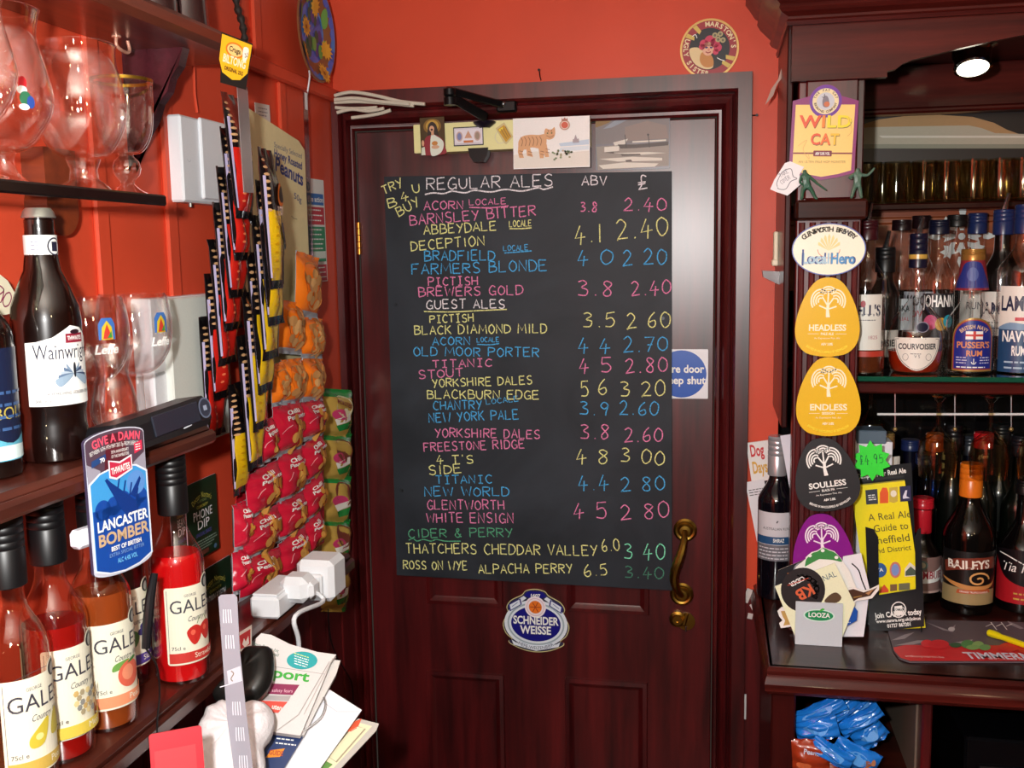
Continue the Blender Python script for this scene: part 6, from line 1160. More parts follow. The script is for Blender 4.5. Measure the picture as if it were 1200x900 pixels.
for i, (px, yt, l, gm, cm, cdp, R, lq, pr_) in enumerate(BK):
    wy = (-.085, -.010, .065)[i % 3]; o, H = bb(l, px, yt, wy, zg2, R*.92, gm, cm, cdp, sh=.58, nk=.76, group=SP, pourer=pr_, liq=(WHI, .45) if i == 5 else None); R *= .92
    if i == 0: sticker(o, R, .045, .06, .05, 10, LC, lambda F, w, h: F.text('VOISIER', .05*w, -.1*h, .012, ink('#23232c'), w=.8*w, bold=True), 'front_label')
    if i == 1: sticker(o, R, .095, .06, .06, 0, ink('#b8c0c4'), lambda F, w, h: (F.text('VODKA', 0, .1*h, .011, ink('#2c3a3c'), w=.7*w, bold=True), F.text('IMPERIAL', 0, -.2*h, .007, ink('#b83a44'), w=.7*w)), 'front_label')
    if i == 2: sticker(o, R, .095, .066, .080, 0, ink('#c8ccd4'), lambda F, w, h: (F.text('WOOD', 0, .16*h, .020, ink('#16161c'), w=.92*w, bold=True), F.text('COVEY', 0, -.12*h, .012, ink('#c0303c'), w=.84*w, bold=True)), 'front_label')
    if i == 3: sticker(o, R, .095, .064, .085, 10, ink('#15141a'), lambda F, w, h: (F.text('JOHANN', 0, .22*h, .020, WHITE, w=.92*w, bold=True), F.shape(ell(-.22*w, -.12*h, .2*w, .16*h), ink('#d85a8a')), F.shape(ell(.06*w, -.16*h, .16*w, .14*h), ink('#d8a83a')), F.shape(ell(.28*w, -.10*h, .16*w, .14*h), ink('#2a9ab0'))), 'front_label')
    if i == 5: sticker(o, R, .100, .064, .080, 0, LC, lambda F, w, h: F.text('RUM', 0, 0, .014, LINK, w=.5*w), 'front_label')
    if i == 6: sticker(o, R, .100, .070, .080, -8, LC, lambda F, w, h: (F.text('JAMES', -.04*w, .0*h, .020, ink('#1c2440'), w=.9*w, bold=True), F.lines(-.3*w, .3*w, -.2*h, 2, .01, .002, LINK)), 'front_label'); sticker(o, .0175, H-.030, .10, .003, 0, ink('#b08a6a', .3), None, 'cap_ring')
# counter bottles
zc2 = 1.0205
def lb(label, px, yt, wy, R, gm, cm, cdp, sh=.55, nk=.74, nr=.0145, liq=None, rz=-12, prof=None): return bb(label, px, yt, wy, zc2, R, gm, cm, cdp, nr, sh, liq, rz, nk, LQ, prof=prof)
o, H = lb('bottle with gold cap and white label behind the green star', 1037, 507, -.100, .030, CLEAR, ink('#c8a86a', .25, .7), .030); sticker(o, .032, H-.085, .07, .09, 0, LC, lambda F, w, h: (F.text('CLEAR', 0, .2*h, .01, LINK, w=.4*w), F.shape(rect(-.5*w, -.1*h, .5*w, 0), ink('#d86a8a'))), 'front_label')
lb('dark blue bottle with navy cap left of the other navy cap', 1067, 515, .060, .027, DKBLUE, BLU, .022, sh=.5, nk=.62); lb('pale blue tinted bottle with navy cap behind the red capped liqueur', 1086, 532, .000, .024, NAVYG, BLU, .020, sh=.55, nk=.70, nr=.017)
lb('bottle with orange cap at the back between the navy caps', 1096, 508, .088, .024, DKBROWN, ink('#d8641e', .3), .036); lb('tall bottle with black cap in front of the frosted leaf cross', 1118, 497, .010, .026, DKGREEN, ink('#141418', .3), .050)
lb('broad blue bottle with grey cap behind the orange capped liqueur', 1137, 510, .085, .030, DKBLUE, ink('#2c3038', .3), .040, sh=.50, nk=.70)
o, H = lb('bottle with red cap and black neck label at the back', 1153, 507, -.012, .027, DKGREEN, ink('#c81e2a', .3), .030); sticker(o, .0152, H-.045, .08, .03, 0, BLACK, lambda F, w, h: F.text('glen', 0, -.1*h, .008, WHITE, shear=.2), 'neck_label')
lb('green wine bottle with black capsule near the right edge', 1174, 497, .052, .029, DKGREEN, ink('#14161a', .35), .040, sh=.56, nk=.72); lb('dark wine bottle with black capsule at the right edge of the photo', 1197, 510, -.012, .031, DKGREEN, ink('#16161c', .35), .040, sh=.54, nk=.70)
o, H = lb('squat liqueur bottle with red stopper beside the yellow guide', 1082, 583, -.062, .036, DKBROWN, ink('#c81e2e', .25), .020, sh=.42, nk=.62, nr=.016)
b = MB(); b.lathe([(.0165, H*.66), (.0175, H*.67), (.0165, H-.024), (.0160, H-.022)], ink('#c81e2e', .25), 26); b.build('neck_sleeve', o)
sticker(o, .036, .056, .082, .070, 16, ink('#8a6a64', .4), lambda F, w, h: (F.shape(spline([(-.5*w, .0), (-.2*w, .1*h), (.2*w, .1*h), (.5*w, .22*h), (.5*w, -.12*h), (.1*w, -.22*h), (-.2*w, -.22*h), (-.5*w, -.1*h)], 4, True), WHITE), F.text('DRAMBUIE', .0, -.10*h, .014, ink('#9a1c2c'), w=.90*w, bold=True), F.shape(ell(-.08*w, .28*h, .12*w, .13*h), ink('#6a8078')), F.shape(ell(-.08*w, .28*h, .07*w, .08*h), ink('#c8c0a0')), F.shape(rect(-.5*w, -.5*h, .5*w, -.44*h), ink('#c8a8a0'))), 'front_label')
o, H = lb('big dark cream liqueur bottle with orange cap in the middle of the counter', 1139, 543, -.112, .046, ink('#080505', .10), ink('#e87a1c', .3), .062, sh=.50, nk=.79, nr=.0165)
def bail(F, w, h):
    F.shape(rect(-.5*w, .26*h, .5*w, .5*h), BLACK); F.shape([(-.5*w, -.5*h), (.5*w, -.5*h), (.5*w, -.22*h), (-.5*w, -.18*h)], ink('#a08a60', .35)); F.shape([(-.45*w, .26*h), (-.2*w, .36*h), (.1*w, .40*h), (.45*w, .40*h), (.47*w, .18*h), (.1*w, .18*h), (-.2*w, .14*h), (-.42*w, .06*h)], ink('#7a3424', .35)); F.text('BAILEYS', -.02*w, .18*h, .15*h, ink('#f0e8dc'), w=.70*w, bold=True, rot=3)
    F.shape(spline([(-.5*w, -.04*h), (-.2*w, -.10*h), (.1*w, -.14*h), (.4*w, -.10*h), (.5*w, .02*h), (.4*w, -.16*h), (.1*w, -.22*h), (-.2*w, -.18*h)], 4, True), ink('#c88a4c'))
    F.stroke([(.14*w+r*.19*w*math.cos(t), -.02*h+r*.15*h*math.sin(t)) for t, r in [(i*.35, 1-i*.035) for i in range(26)]], .0035, ink('#d8a060')); F.shape([(-.2*w, -.30*h), (.36*w, -.27*h), (.34*w, -.20*h), (-.18*w, -.22*h)], ink('#b8562c')); F.text('ORANGE TRUFFLE FLAVOUR', .08*w, -.275*h, .035*h, WHITE, w=.46*w)
sticker(o, .046, .072, .112, .100, 4, ink('#16100f', .3), bail, 'front_label'); F = Flat(fn=cyl(.0190, H-.035, 8), du=.004); F.stroke(spline([(-.012, 0), (-.006, .004), (-.003, -.002), (.003, .003), (.006, -.001), (.013, .002)], 5), .0011, ink('#7a2c14')); F.build('signature', o)
o, H = lb('coffee liqueur bottle with red and black label at the right edge of the counter', 1203, 560, -.090, .045, ink('#070506', .10), BLACK, .03, sh=.42, nk=.72)
sticker(o, .045, .068, .110, .098, -6, ink('#a81a24', .3), lambda F, w, h: (F.shape(spline([(-.5*w, .5*h), (.5*w, .5*h), (.5*w, -.1*h), (.1*w, -.16*h), (-.25*w, -.02*h), (-.42*w, .25*h)], 4, True), ink('#120c10', .3)), F.stroke(spline([(-.40*w, .44*h), (-.2*w, .40*h), (.1*w, .24*h), (.3*w, .0)], 5), .002, WHITE), F.text('Tia Maria', .06*w, .12*h, .17*h, WHITE, w=.78*w, shear=.25), F.lines(-.1*w, .3*w, -.3*h, 2, .01, .003, GOLD)), 'front_label')
# stem glasses hanging from the rack under the glass shelf
rk = thing('glass_rack', 'pale rod rack under the glass shelf with glasses hanging in it', 'rack', (.40, -.20, 1.455)); p0, p1 = PY(1028, 485.5, -.20), PY(1230, 485.5, -.20); c0 = Vector((.40, -.20, 1.455))
b = MB(); b.tube([p0-c0, p1-c0], .0022, ink('#e4e4e6', .25), 8); b.build('rail', rk)
for px in (1049, 1119, 1185): q1, q2 = PY(px, 459, -.20), PY(px, 503, -.20); b = MB(); b.tube([q1-c0, q2-c0], .0013, STEEL, 6); b.sphere(q2-c0, .004, ink('#a08a5a', .3, .6)); b.build('hook', rk)
b = MB(); b.lathe([(.033, 0), (.033, -.002), (.012, -.008), (.004, -.018), (.004, -.060), (.010, -.068), (.028, -.085), (.033, -.110), (.030, -.150), (.0288, -.150), (.031, -.110), (.026, -.087), (0, -.071)], PINT, 24); tm = b.build('hanging_glass'); hm = tm.data; bpy.data.objects.remove(tm)
for px, l in ((1033, 'leftmost'), (1092, 'middle'), (1151, 'right-hand'), (1206, 'far right')):
    p = PY(px, 470, -.16); o = bpy.data.objects.new('stemmed_glass', hm); COL.objects.link(o); o.location = (p.x, -.222, 1.447) if px > 1040 else (p.x, -.03, 1.447); tag(o, '%s upside down stem glass hanging under the glass shelf' % l, 'glass', 'upside down glasses in the bar rack')
# ================================================================== PUMP CLIPS ON THE POST
def clip_piece(label, tl, tr, br, bl, y, poly, mat, cat='pump clip', t=.004, rot=0, side=None):
    M, w, h = quad(tl, tr, br, bl, PD(y)); F = Flat(h0=-t); F.slab(poly(w, h), t, mat, side); F.M, F.w, F.ht, F.args = M, w, h, ('pump_clip', label, cat, None); return F
def egg(w, h, k=1.0): return [(x*w*k, y*h*k) for x, y in spline([(0, .5), (.18, .46), (.33, .31), (.45, .08), (.5, -.15), (.46, -.33), (.33, -.45), (.15, -.49), (0, -.5), (-.15, -.49), (-.33, -.45), (-.46, -.33), (-.5, -.15), (-.45, .08), (-.33, .31), (-.18, .46)], 3, True)]
def tree(F, w, h, cx, cy, s, mat):
    F.shape([(cx-.10*s, cy-.95*s), (cx+.14*s, cy-.95*s), (cx+.07*s, cy-.55*s), (cx+.10*s, cy-.1*s), (cx-.06*s, cy-.1*s), (cx-.10*s, cy-.5*s)], mat); th = .085*s
    for k, r in enumerate((.18, .36, .54, .72)):
        F.stroke(ell(cx-.42*s, cy+.02*s, r*.75*s, r*.95*s, 14, 60-k*4, 215), th, mat, layer=(k == 0)); F.stroke(ell(cx+.44*s, cy+.0*s, r*.75*s, r*.95*s, 14, -35, 120+k*4), th, mat, layer=False)
    for k, r in enumerate((.2, .38, .56)): F.stroke(ell(cx+.02*s, cy+.42*s, r*.8*s, r*.8*s, 14, 20, 170), th, mat, layer=False)
    for a, b_ in (((-.05, -.2), (-.32, .25)), ((.05, -.2), (.34, .22)), ((0, -.1), (.02, .5)), ((-.06, -.45), (-.5, -.25)), ((.08, -.45), (.5, -.3))): F.stroke([(cx+a[0]*s, cy+a[1]*s), (cx+b_[0]*s, cy+b_[1]*s)], th, mat, layer=False)
    F.up()
def brewclip(label, tl, tr, br, bl, y, base, side, big, sub, ink1, ink2, rot=0):
    F = clip_piece(label, tl, tr, br, bl, y, egg, base, side=side); w, h = F.w, F.ht
    if rot: F.M = F.M @ Matrix.Rotation(R_(rot), 4, 'Z')
    tree(F, w, h, 0, .20*h, .27*w, ink1); F.text(big, .0, -.17*h, .075*h, ink1, w=.58*w, bold=True); F.text(sub, 0, -.225*h, .03*h, ink1, w=.2*w, bold=True)
    F.stroke([(-.30*w, -.21*h), (-.13*w, -.21*h)], .0007, ink1); F.stroke([(.13*w, -.21*h), (.30*w, -.21*h)], .0007, ink1); F.text('An Expressive Pale Ale', 0, -.275*h, .022*h, ink1, w=.40*w); F.text('ABV 3.8%', 0, -.355*h, .03*h, ink1, w=.18*w, bold=True)
    F.text('BREWED IN MACCLESFIELD BY REDWILLOW', 0, -.455*h, .028*h, ink2, w=.70*w, bold=True, arc=-.55*w); return done(F)
YL = ink('#e9bc2a', .25); PY_ = ink('#fbf3cf', .4); YT = ink('#f6e23a', .3)
brewclip('upper of the two yellow egg shaped pump clips on the post', (932, 325), (1008, 325), (1008, 418), (932, 418), CY-.012, YL, ink('#b08a1c'), 'HEADLESS', 'PALE ALE', PY_, YT)
brewclip('lower yellow egg shaped pump clip, between the other yellow one and the black one', (933, 418.5), (1009, 418.5), (1009, 511), (933, 511), CY-.016, YL, ink('#b08a1c'), 'ENDLESS', 'SESSION', PY_, YT)
brewclip('black egg shaped pump clip with a white tree, tilted on the post', (930, 513), (1006, 513), (1006, 599), (930, 599), CY-.020, ink('#2c2b2e', .35), ink('#151416'), 'SOULLESS', 'BLACK IPA', WHITE, WHITE, 8)
brewclip('purple egg shaped pump clip half hidden by beer mats', (928, 602), (1001, 602), (1001, 690), (928, 690), CY-.014, ink('#861a8a', .3), ink('#3a0c3c'), 'FECKLESS', 'BEST', ink('#f0e4f2', .4), WHITE, 3)
# wild cat clip
def wc(w, h): return [(-.5*w, -.42*h), (-.25*w, -.47*h), (0, -.5*h), (.25*w, -.47*h), (.5*w, -.42*h), (.5*w, .33*h), (.24*w, .38*h)]+[(.25*w*math.cos(R_(a)), .325*h+.175*h*math.sin(R_(a))) for a in range(20, 170, 15)]+[(-.24*w, .38*h), (-.5*w, .33*h)]
F = clip_piece('large cream and purple pump clip with a round badge at the top of the post', (927, 99), (1004, 99), (1004, 211), (927, 211), CY-.014, wc, ink('#86246e', .3)); w, h = F.w, F.ht; OY = ink('#f5cf74', .35); PUR = ink('#7a2060', .3)
F.shape([(-.45*w, -.395*h), (-.25*w, -.435*h), (0, -.465*h), (.25*w, -.435*h), (.45*w, -.395*h), (.45*w, .29*h), (-.45*w, .29*h)], OY); F.shape(ell(0, .325*h, .245*w, .17*h), ink('#6a2a9a', .3)); F.shape(ell(0, .325*h, .20*w, .135*h), ink('#e8d8a8')); F.shape(ell(0, .325*h, .135*w, .092*h), ink('#c4c8d0'))
for t, mid, rr, fl in (('THE FAT CAT', 90, .155, 0), ('BREWING COMPANY', 270, .175, 1)):
    for i, ch in enumerate(t): a = mid+((len(t)-1)/2-i)*(14 if not fl else -11); F.text(ch, rr*w*math.cos(R_(a)), .325*h+rr*.68*h*math.sin(R_(a)), .022*h, ink('#3a2430'), bold=True, rot=a-90 if not fl else a+90, layer=False)
F.up(); F.shape(spline([(-.03*w, .27*h), (-.05*w, .33*h), (-.02*w, .38*h), (.03*w, .37*h), (.06*w, .30*h), (.04*w, .265*h)], 4, True), ink('#7a7480')); F.shape(ell(.02*w, .295*h, .045*w, .028*h), ink('#c86a3c')); F.stroke([(-.06*w, .37*h), (-.03*w, .36*h), (-.02*w, .40*h)], .0012, ink('#3a3440'))
OR1 = ink('#e05228', .3); YE1 = ink('#f0dc2a', .3); DK1 = ink('#3a2410', .4)
def twotone(t, x, y, hh, ww, cols):
    st = 'b'; k = hh/CAPH; tw = twidth(t, st)*k; sx = ww/tw; pen = x-ww/2
    for dx, dy, c in ((.006*w, -.006*h, None), (0, 0, 1)):
        pen = x-ww/2
        for ch, col in zip(t, cols): a = GL[(st, ch)][2]*k*sx; F.text(ch, pen+a/2+dx, y+dy, hh, DK1 if c is None else col, w=a*.96, bold=True, layer=False); pen += a
        F.up()
twotone('WILD', .02*w, .055*h, .12*h, .80*w, [OR1, ink('#e8862a'), YE1, YE1]); twotone('CAT', .02*w, -.125*h, .11*h, .44*w, [OR1, ink('#e8702a'), ink('#f0c02a')])
F.shape(rect(-.45*w, -.225*h, .45*w, -.21*h), ink('#7a2030')); F.shape(rect(-.14*w, -.25*h, .14*w, -.19*h, .01*w), ink('#7a2030')); F.text('ABV 5.0% VOL', 0, -.235*h, .028*h, WHITE, w=.22*w, bold=True); F.text('AN ULTRA PALE HOP MONSTER', .0, -.32*h, .025*h, ink('#a08a4a'), w=.72*w)
F.stroke(spline([(-.38*w, -.14*h), (-.25*w, -.08*h), (-.3*w, -.18*h), (-.2*w, -.28*h), (-.22*w, -.22*h)], 5), .0009, ink('#d8b060')); F.stroke(spline([(.36*w, .16*h), (.42*w, .02*h), (.36*w, -.04*h)], 5), .0009, ink('#d8b060')); done(F)
# oval local hero clip
F = clip_piece('white oval brewery pump clip under the ledge of the post', (928, 261.5), (1015, 261.5), (1015, 323), (928, 323), CY-.018, lambda w, h: ell(0, 0, w/2, h/2, 44), ink('#5a6ab0', .35)); w, h = F.w, F.ht; F.shape(ell(0, 0, .485*w, .48*h, 44), ink('#f6f3dc', .4))
for i, ch in enumerate('GLENTWORTH BREWERY'):
    a = 90+((17)/2-i)*6.3; F.text(ch, .40*w*math.cos(R_(a)), .34*h*math.sin(R_(a)), .09*h, INK, bold=True, rot=(a-90)*.62, layer=False)
F.up()
for k in range(7): a = 30+k*20; F.shape([(0, -.02*h), (.16*w*math.cos(R_(a-7)), -.02*h+.26*h*math.sin(R_(a-7))), (.17*w*math.cos(R_(a)), -.02*h+.32*h*math.sin(R_(a))), (.16*w*math.cos(R_(a+7)), -.02*h+.26*h*math.sin(R_(a+7)))], ink('#f0dc96'), layer=False)
F.up(); F.stroke(ell(0, .0*h, .15*w, .16*h, 16, 180, 360), .0012, ink('#d8886a')); F.text('Local Hero', .0, -.27*h, .20*h, ink('#2a4a8a'), w=.74*w, bold=True); F.text('Local', -.17*w, -.265*h, .19*h, ink('#a8cce0'), w=.38*w, bold=True); F.text('Hero', .19*w, -.265*h, .185*h, ink('#4a94cc'), w=.32*w, bold=True); F.shape(rect(-.36*w, -.31*h, -.335*w, .0*h), ink('#2a4a8a')); done(F)
# speech bubble of paper
F = clip_piece('torn white paper speech bubble stuck beside the cream and purple pump clip', (903, 189), (943, 189), (943, 231), (903, 231), CY-.022, lambda w, h: [(-.5*w, -.28*h), (-.38*w, .0), (-.1*w, .45*h), (.05*w, .5*h), (.46*w, .34*h), (.34*w, .12*h), (.44*w, -.1*h), (.02*w, -.46*h), (-.1*w, -.42*h), (-.3*w, -.36*h)], ink('#ecebee', .6), 'paper note', .0006); w, h = F.w, F.ht; F.args = ('paper_note',)+F.args[1:]
GR = ink('#5a5a66'); F.stroke([(x*.8, y*.8) for x, y in spline([(-.36*w, -.26*h), (-.38*w, -.1*h), (-.2*w, .25*h), (.1*w, .36*h), (.2*w, .1*h), (.34*w, .02*h), (.12*w, -.08*h), (-.05*w, -.34*h), (-.30*w, -.34*h)], 5, True)], .0012, GR); hand(F, 'TAKE', -.20*w, .04*h, .12*h, .28*w, ink('#8a8a94'), .0008, R_(35)); hand(F, 'COVER', -.16*w, -.14*h, .12*h, .3*w, ink('#8a8a94'), .0008, R_(35)); done(F)
# toy soldiers on the ledge
SOL = ink('#2c5a44', .4)
def soldier(px, label, V, E, rad, mat, rz=0):
    p = PY(px, 234, CY-.030); me = bpy.data.meshes.new('toy_soldier'); me.from_pydata([Vector(v)*.052 for v in V], E, []); o = bpy.data.objects.new('toy_soldier', me); COL.objects.link(o); o.location = (p.x, CY-.030, 1.781); o.rotation_euler = (0, 0, R_(rz))
    me.materials.append(mat); sk = o.modifiers.new('skin', 'SKIN'); 
    for i, r in enumerate(rad): me.skin_vertices[0].data[i].radius = (r*.052, r*.052)
    me.skin_vertices[0].data[0].use_root = True; ss = o.modifiers.new('smooth', 'SUBSURF'); ss.levels = 1; ss.render_levels = 1
    return tag(o, label, 'toy figure', 'green toy soldiers on the post ledge')
V = [(0, 0, .50), (0, 0, .64), (-.03, 0, .78), (-.04, 0, .86), (-.05, -.01, .97), (-.10, 0, .30), (-.12, -.02, .06), (-.16, -.06, .03), (.16, 0, .34), (.30, .02, .06), (.38, -.02, .03), (-.14, 0, .74), (-.20, -.06, .56), (-.08, -.12, .48), (.10, 0, .74), (.22, -.08, .62), (.34, -.14, .50), (.62, -.2, .28)]
E = [(0, 1), (1, 2), (2, 3), (3, 4), (0, 5), (5, 6), (6, 7), (0, 8), (8, 9), (9, 10), (2, 11), (11, 12), (12, 13), (2, 14), (14, 15), (15, 16), (16, 17)]
soldier(944, 'dark green toy soldier striding with rifle lowered, left on the post ledge', V, E, [.10, .11, .10, .05, .085, .07, .05, .045, .07, .05, .045, .06, .045, .04, .06, .045, .04, .025], SOL)
V2 = [(0, 0, .50), (0, 0, .64), (0, 0, .78), (0, 0, .86), (0, -.01, .97), (-.10, 0, .30), (-.16, 0, .06), (-.18, -.06, .03), (.09, 0, .30), (.13, 0, .06), (.15, -.06, .03), (-.14, 0, .74), (-.26, -.04, .66), (-.16, -.12, .62), (.14, 0, .74), (.30, -.05, .72), (.44, -.08, .86), (.50, -.1, .95)]
soldier(1004, 'paler green toy soldier with one arm raised, right on the post ledge', V2, E, [.10, .11, .10, .05, .085, .07, .05, .045, .07, .05, .045, .06, .045, .04, .06, .045, .04, .03], ink('#4a6a58', .4))
# ------------------------------------------------------------------ on the counter
x, H = standing(914, 511, -.090, zc2); SIV = ink('#c8cad0', .25, .6)
o = bottle('tall dark red wine bottle with silver capsule standing in the corner by the post', 'bottle', at(x-.004, -.090, zc2, -4), profile(H, .036, H*.60, .0150, H*.76), ink('#0c0a12', .07, 0, .5), (SIV, H*.76, H+.0005, .0016, 4))
sticker(o, .036, H*.40, .088, H*.30, 0, ink('#d4d2d8', .4), lambda F, w, h: (F.text('AUSTRALIAN RUN', .0, .14*h, .0050, LINK, w=.60*w), F.shape([(0, .30*h), (.02*w, .34*h), (.05*w, .33*h), (.02*w, .28*h)], LINK), F.shape(rect(-.5*w, -.16*h, .5*w, .0), ink('#24507e')), F.text('SHIRAZ', .06*w, -.11*h, .007, WHITE, w=.24*w, bold=True), F.shape(rect(-.5*w, -.5*h, .5*w, -.17*h), ink('#8a8a92', .3, .4)), F.lines(-.42*w, .42*w, -.24*h, 4, .07*h, .0022, ink('#d8d8e0'))), 'front_label')
def leaflet(label, q_, y, mat, t=.002): return card('leaflet', label, 'leaflet', *q_, PD(y), t, mat, .001)
F = leaflet('white magazine with red and gold headline behind the wine bottle', ((886, 517), (926, 514), (926, 676), (886, 682)), -.032, ink('#e9e6e4', .4), .004); w, h = F.w, F.ht; F.shape(rect(-.5*w, .02*h, .5*w, .22*h), ink('#1c1418')); F.text('Dog', -.22*w, .40*h, .08*h, ink('#c8242e'), w=.40*w, bold=True); F.text('Days', -.20*w, .28*h, .08*h, ink('#d8a83c'), w=.44*w, bold=True); F.text('BEER NEWS', -.1*w, .12*h, .05*h, ink('#c8342a'), w=.6*w, bold=True); F.shape(rect(-.5*w, -.5*h, -.1*w, -.2*h), ink('#c8302a')); F.text('Z', -.38*w, -.42*h, .1*h, ink('#e8c83a'), bold=True); done(F)
F = leaflet('white folded leaflet with small print left of the wine bottle', ((882, 564), (905, 561), (905, 660), (884, 664)), -.040, ink('#e4e2e8', .5)); w, h = F.w, F.ht; F.lines(-.4*w, .4*w, .40*h, 3, .03*h, .010*h, LINK); F.text('London', .26*w, .1*h, .12*w, LINK, rot=90); F.shape(rect(-.4*w, -.42*h, .2*w, -.25*h), ink('#3a2a2a')); done(F)
F = leaflet('plain white sheet standing between the wine bottle and the post', ((921, 510), (935, 508), (934, 590), (922, 592)), -.16, ink('#e0dfea', .5), .001); done(F)
# beer mat holder
p0, p1 = PZ(932, 757, zc2), PZ(986, 756, zc2); cxh = (p0.x+p1.x)/2; yh = (p0.y+p1.y)/2; HW = (p1.x-p0.x)
hold = thing('mat_holder', 'silver grey beer mat holder with a green oval logo at the front of the counter', 'mat holder', at(cxh, yh, zc2, 0)); GRY = ink('#c6ced6', .35)
hh = PY(958, 706, yh).z-zc2
F = Flat(h0=-.002); F.slab(rect(-HW/2, 0, HW/2, hh, .001), .002, GRY); F.shape(ell(0, hh*.70, HW*.33, hh*.145), ink('#d0ece0')); F.shape(ell(0, hh*.70, HW*.30, hh*.12), ink('#148a52')); F.text('LOOZA', 0, hh*.66, hh*.10, WHITE, w=HW*.46, bold=True); F.shape(spline([(0, hh*.80), (HW*.06, hh*.87), (HW*.12, hh*.85), (HW*.05, hh*.81)], 3, True), ink('#4ab03a')); F.build('front_plate', hold, Matrix.Rotation(R_(90), 4, 'X'))
b = MB(); b.box((0, .024, .002), (HW, .046, .003), GRY, .0008); b.box((-HW/2+.001, .024, hh*.25), (.002, .046, hh*.5), GRY, .0006); b.box((HW/2-.001, .024, hh*.25), (.002, .046, hh*.5), GRY, .0006); b.box((0, .046, hh*.5), (HW, .002, hh), GRY, .0006); b.build('tray', hold)
def mat_(label, pts, k, mat, deco=None, ref=None, cat='beer mat'):
    y = yh+.008+.0058*k; un = PD(y); q3 = [un(*p) for p in pts]; c = sum(q3, Vector())/len(q3); r = ref or ((0, 0), (100, 0)); u = un(*r[1])-un(*r[0]); M = frame(c, u, (u.cross(Vector((0, 1, 0))))*-1 if False else Vector((0, -1, 0)).cross(u)); Mi = M.inverted(); F = Flat(h0=-.0007); F.L = lambda a, b_: tuple((Mi @ un(a, b_))[:2]); F.slab([F.L(*p) for p in pts], .0014, mat, ink('#cfc8b8')); F.M = M; F.args = ('beer_mat', label, cat, 'beer mats in the silver holder')
    if deco: deco(F)
    return done(F)
def broad(F):
    L = F.L; F.shape([L(*p) for p in ell(941, 691, 26, 26, 36)], ink('#241c1e')); C = L(941, 691); r = abs(L(967, 691)[0]-C[0]); 
    a0 = 180
    for i, ch in enumerate('BROADOAK'): a = 258-30+ (i)*17.5-40; a = 200+i*20-10; ang = 235+i*19; F.text(ch, C[0]+r*.80*math.cos(R_(ang+70)), C[1]+r*.80*math.sin(R_(ang+70)), r*.26, WHITE, bold=True, rot=ang+70+90, layer=False)
    F.up(); F.text('KB', C[0]+r*.02, C[1]+r*.12, r*.55, ink('#d8623c'), w=r*.9, bold=True, rot=180+6); F.text('CIDER', C[0]-r*.10, C[1]+r*.62, r*.22, WHITE, w=r*.8, bold=True, rot=186); F.stroke([(C[0]-r*.6, C[1]+r*.5), (C[0]+r*.5, C[1]+r*.46)], .0012, ink('#c8452a'))
    F.text('NAL', *L(973, 678), .010, ink('#4a6a7a'), w=.024); F.shape([L(*p) for p in spline([(966, 705), (972, 697), (980, 694), (986, 700), (980, 706)], 3, True)], ink('#5a4430'))
rA = ((908, 687), (978, 659.5))
mat_('cream square beer mat with a black round cider badge, frontmost in the holder', [(908, 687), (978, 659.5), (1002, 708), (985, 752), (935, 754)], 0, ink('#eceecb', .5), broad, rA)
mat_('blue rounded card sticking out right of the silver holder', [(975, 716), (1000, 709), (1005, 716), (1004, 727), (990, 735), (975, 740)], 1, ink('#1c54b0', .35), lambda F: F.lines(*sorted((F.L(984, 724)[0], F.L(1000, 724)[0])), F.L(990, 722)[1], 3, .005, .0014, WHITE), cat='card')
mat_('round white beer mat with a green hop rim behind the cider mat', [(925+0, 680), (933, 664), (944, 655)]+[(944, 653), (951, 647), (958, 645), (964, 641), (972, 644), (978, 646), (986, 655), (996, 670), (1004, 690), (1000, 715), (985, 730), (950, 735), (930, 715)], 2, ink('#ecebe4', .5), lambda F: (F.shape([F.L(*p) for p in spline([(943, 664), (945, 655), (952, 648), (958, 646), (965, 642), (972, 645), (979, 648), (987, 658), (975, 656), (960, 655)], 3)], ink('#3a8a44')), [F.shape([F.L(*p) for p in ell(a, b_, 2.4, 2, 8)], WHITE) for a, b_ in ((949, 651), (964, 645), (980, 653))]))
mat_('dark beer mat with a cog wheel tilted behind the left of the holder', [(909, 681), (912, 668), (962, 648), (968, 662), (950, 690), (915, 705)], 3, ink('#1c1a20', .4), lambda F: (F.ring([F.L(*p) for p in ell(939, 668, 8, 8, 20)], .003, ink('#8a8a94')), F.shape([F.L(*p) for p in ((946, 668), (972, 656), (974, 661), (950, 670))], ink('#2a2848')), F.shape([F.L(*p) for p in ((922, 672), (932, 667), (930, 673))], ink('#c87a3a'))), rA)
mat_('tall white beer mat with a black curve, furthest right in the holder', [(988, 652), (1009, 648), (1019, 690), (1012, 746), (978, 746)], 4, ink('#e9e8f0', .5), lambda F: F.stroke([F.L(*p) for p in spline([(998, 660), (1006, 668), (1010, 680), (1015, 692)], 4)], .0022, BLACK))
mat_('brown cut-out beer mat shaped like an animal ear, right of the holder', [(988, 690), (1000, 688), (1012, 692), (1020, 690), (1030, 685), (1030, 691), (1022, 701), (1012, 703), (1004, 704), (996, 712), (988, 706)], 1.6, ink('#efeae6', .5), lambda F: (F.shape([F.L(*p) for p in ((988, 693), (1000, 690), (1012, 694), (1024, 690), (1028, 688), (1020, 698), (1006, 701), (996, 707), (989, 703))], ink('#4a2c1c')), F.shape([F.L(*p) for p in ((1014, 695), (1024, 690), (1018, 697))], ink('#b8865a')), F.stroke([F.L(1000, 700), F.L(1010, 698)], .001, ink('#c89a4a'))))
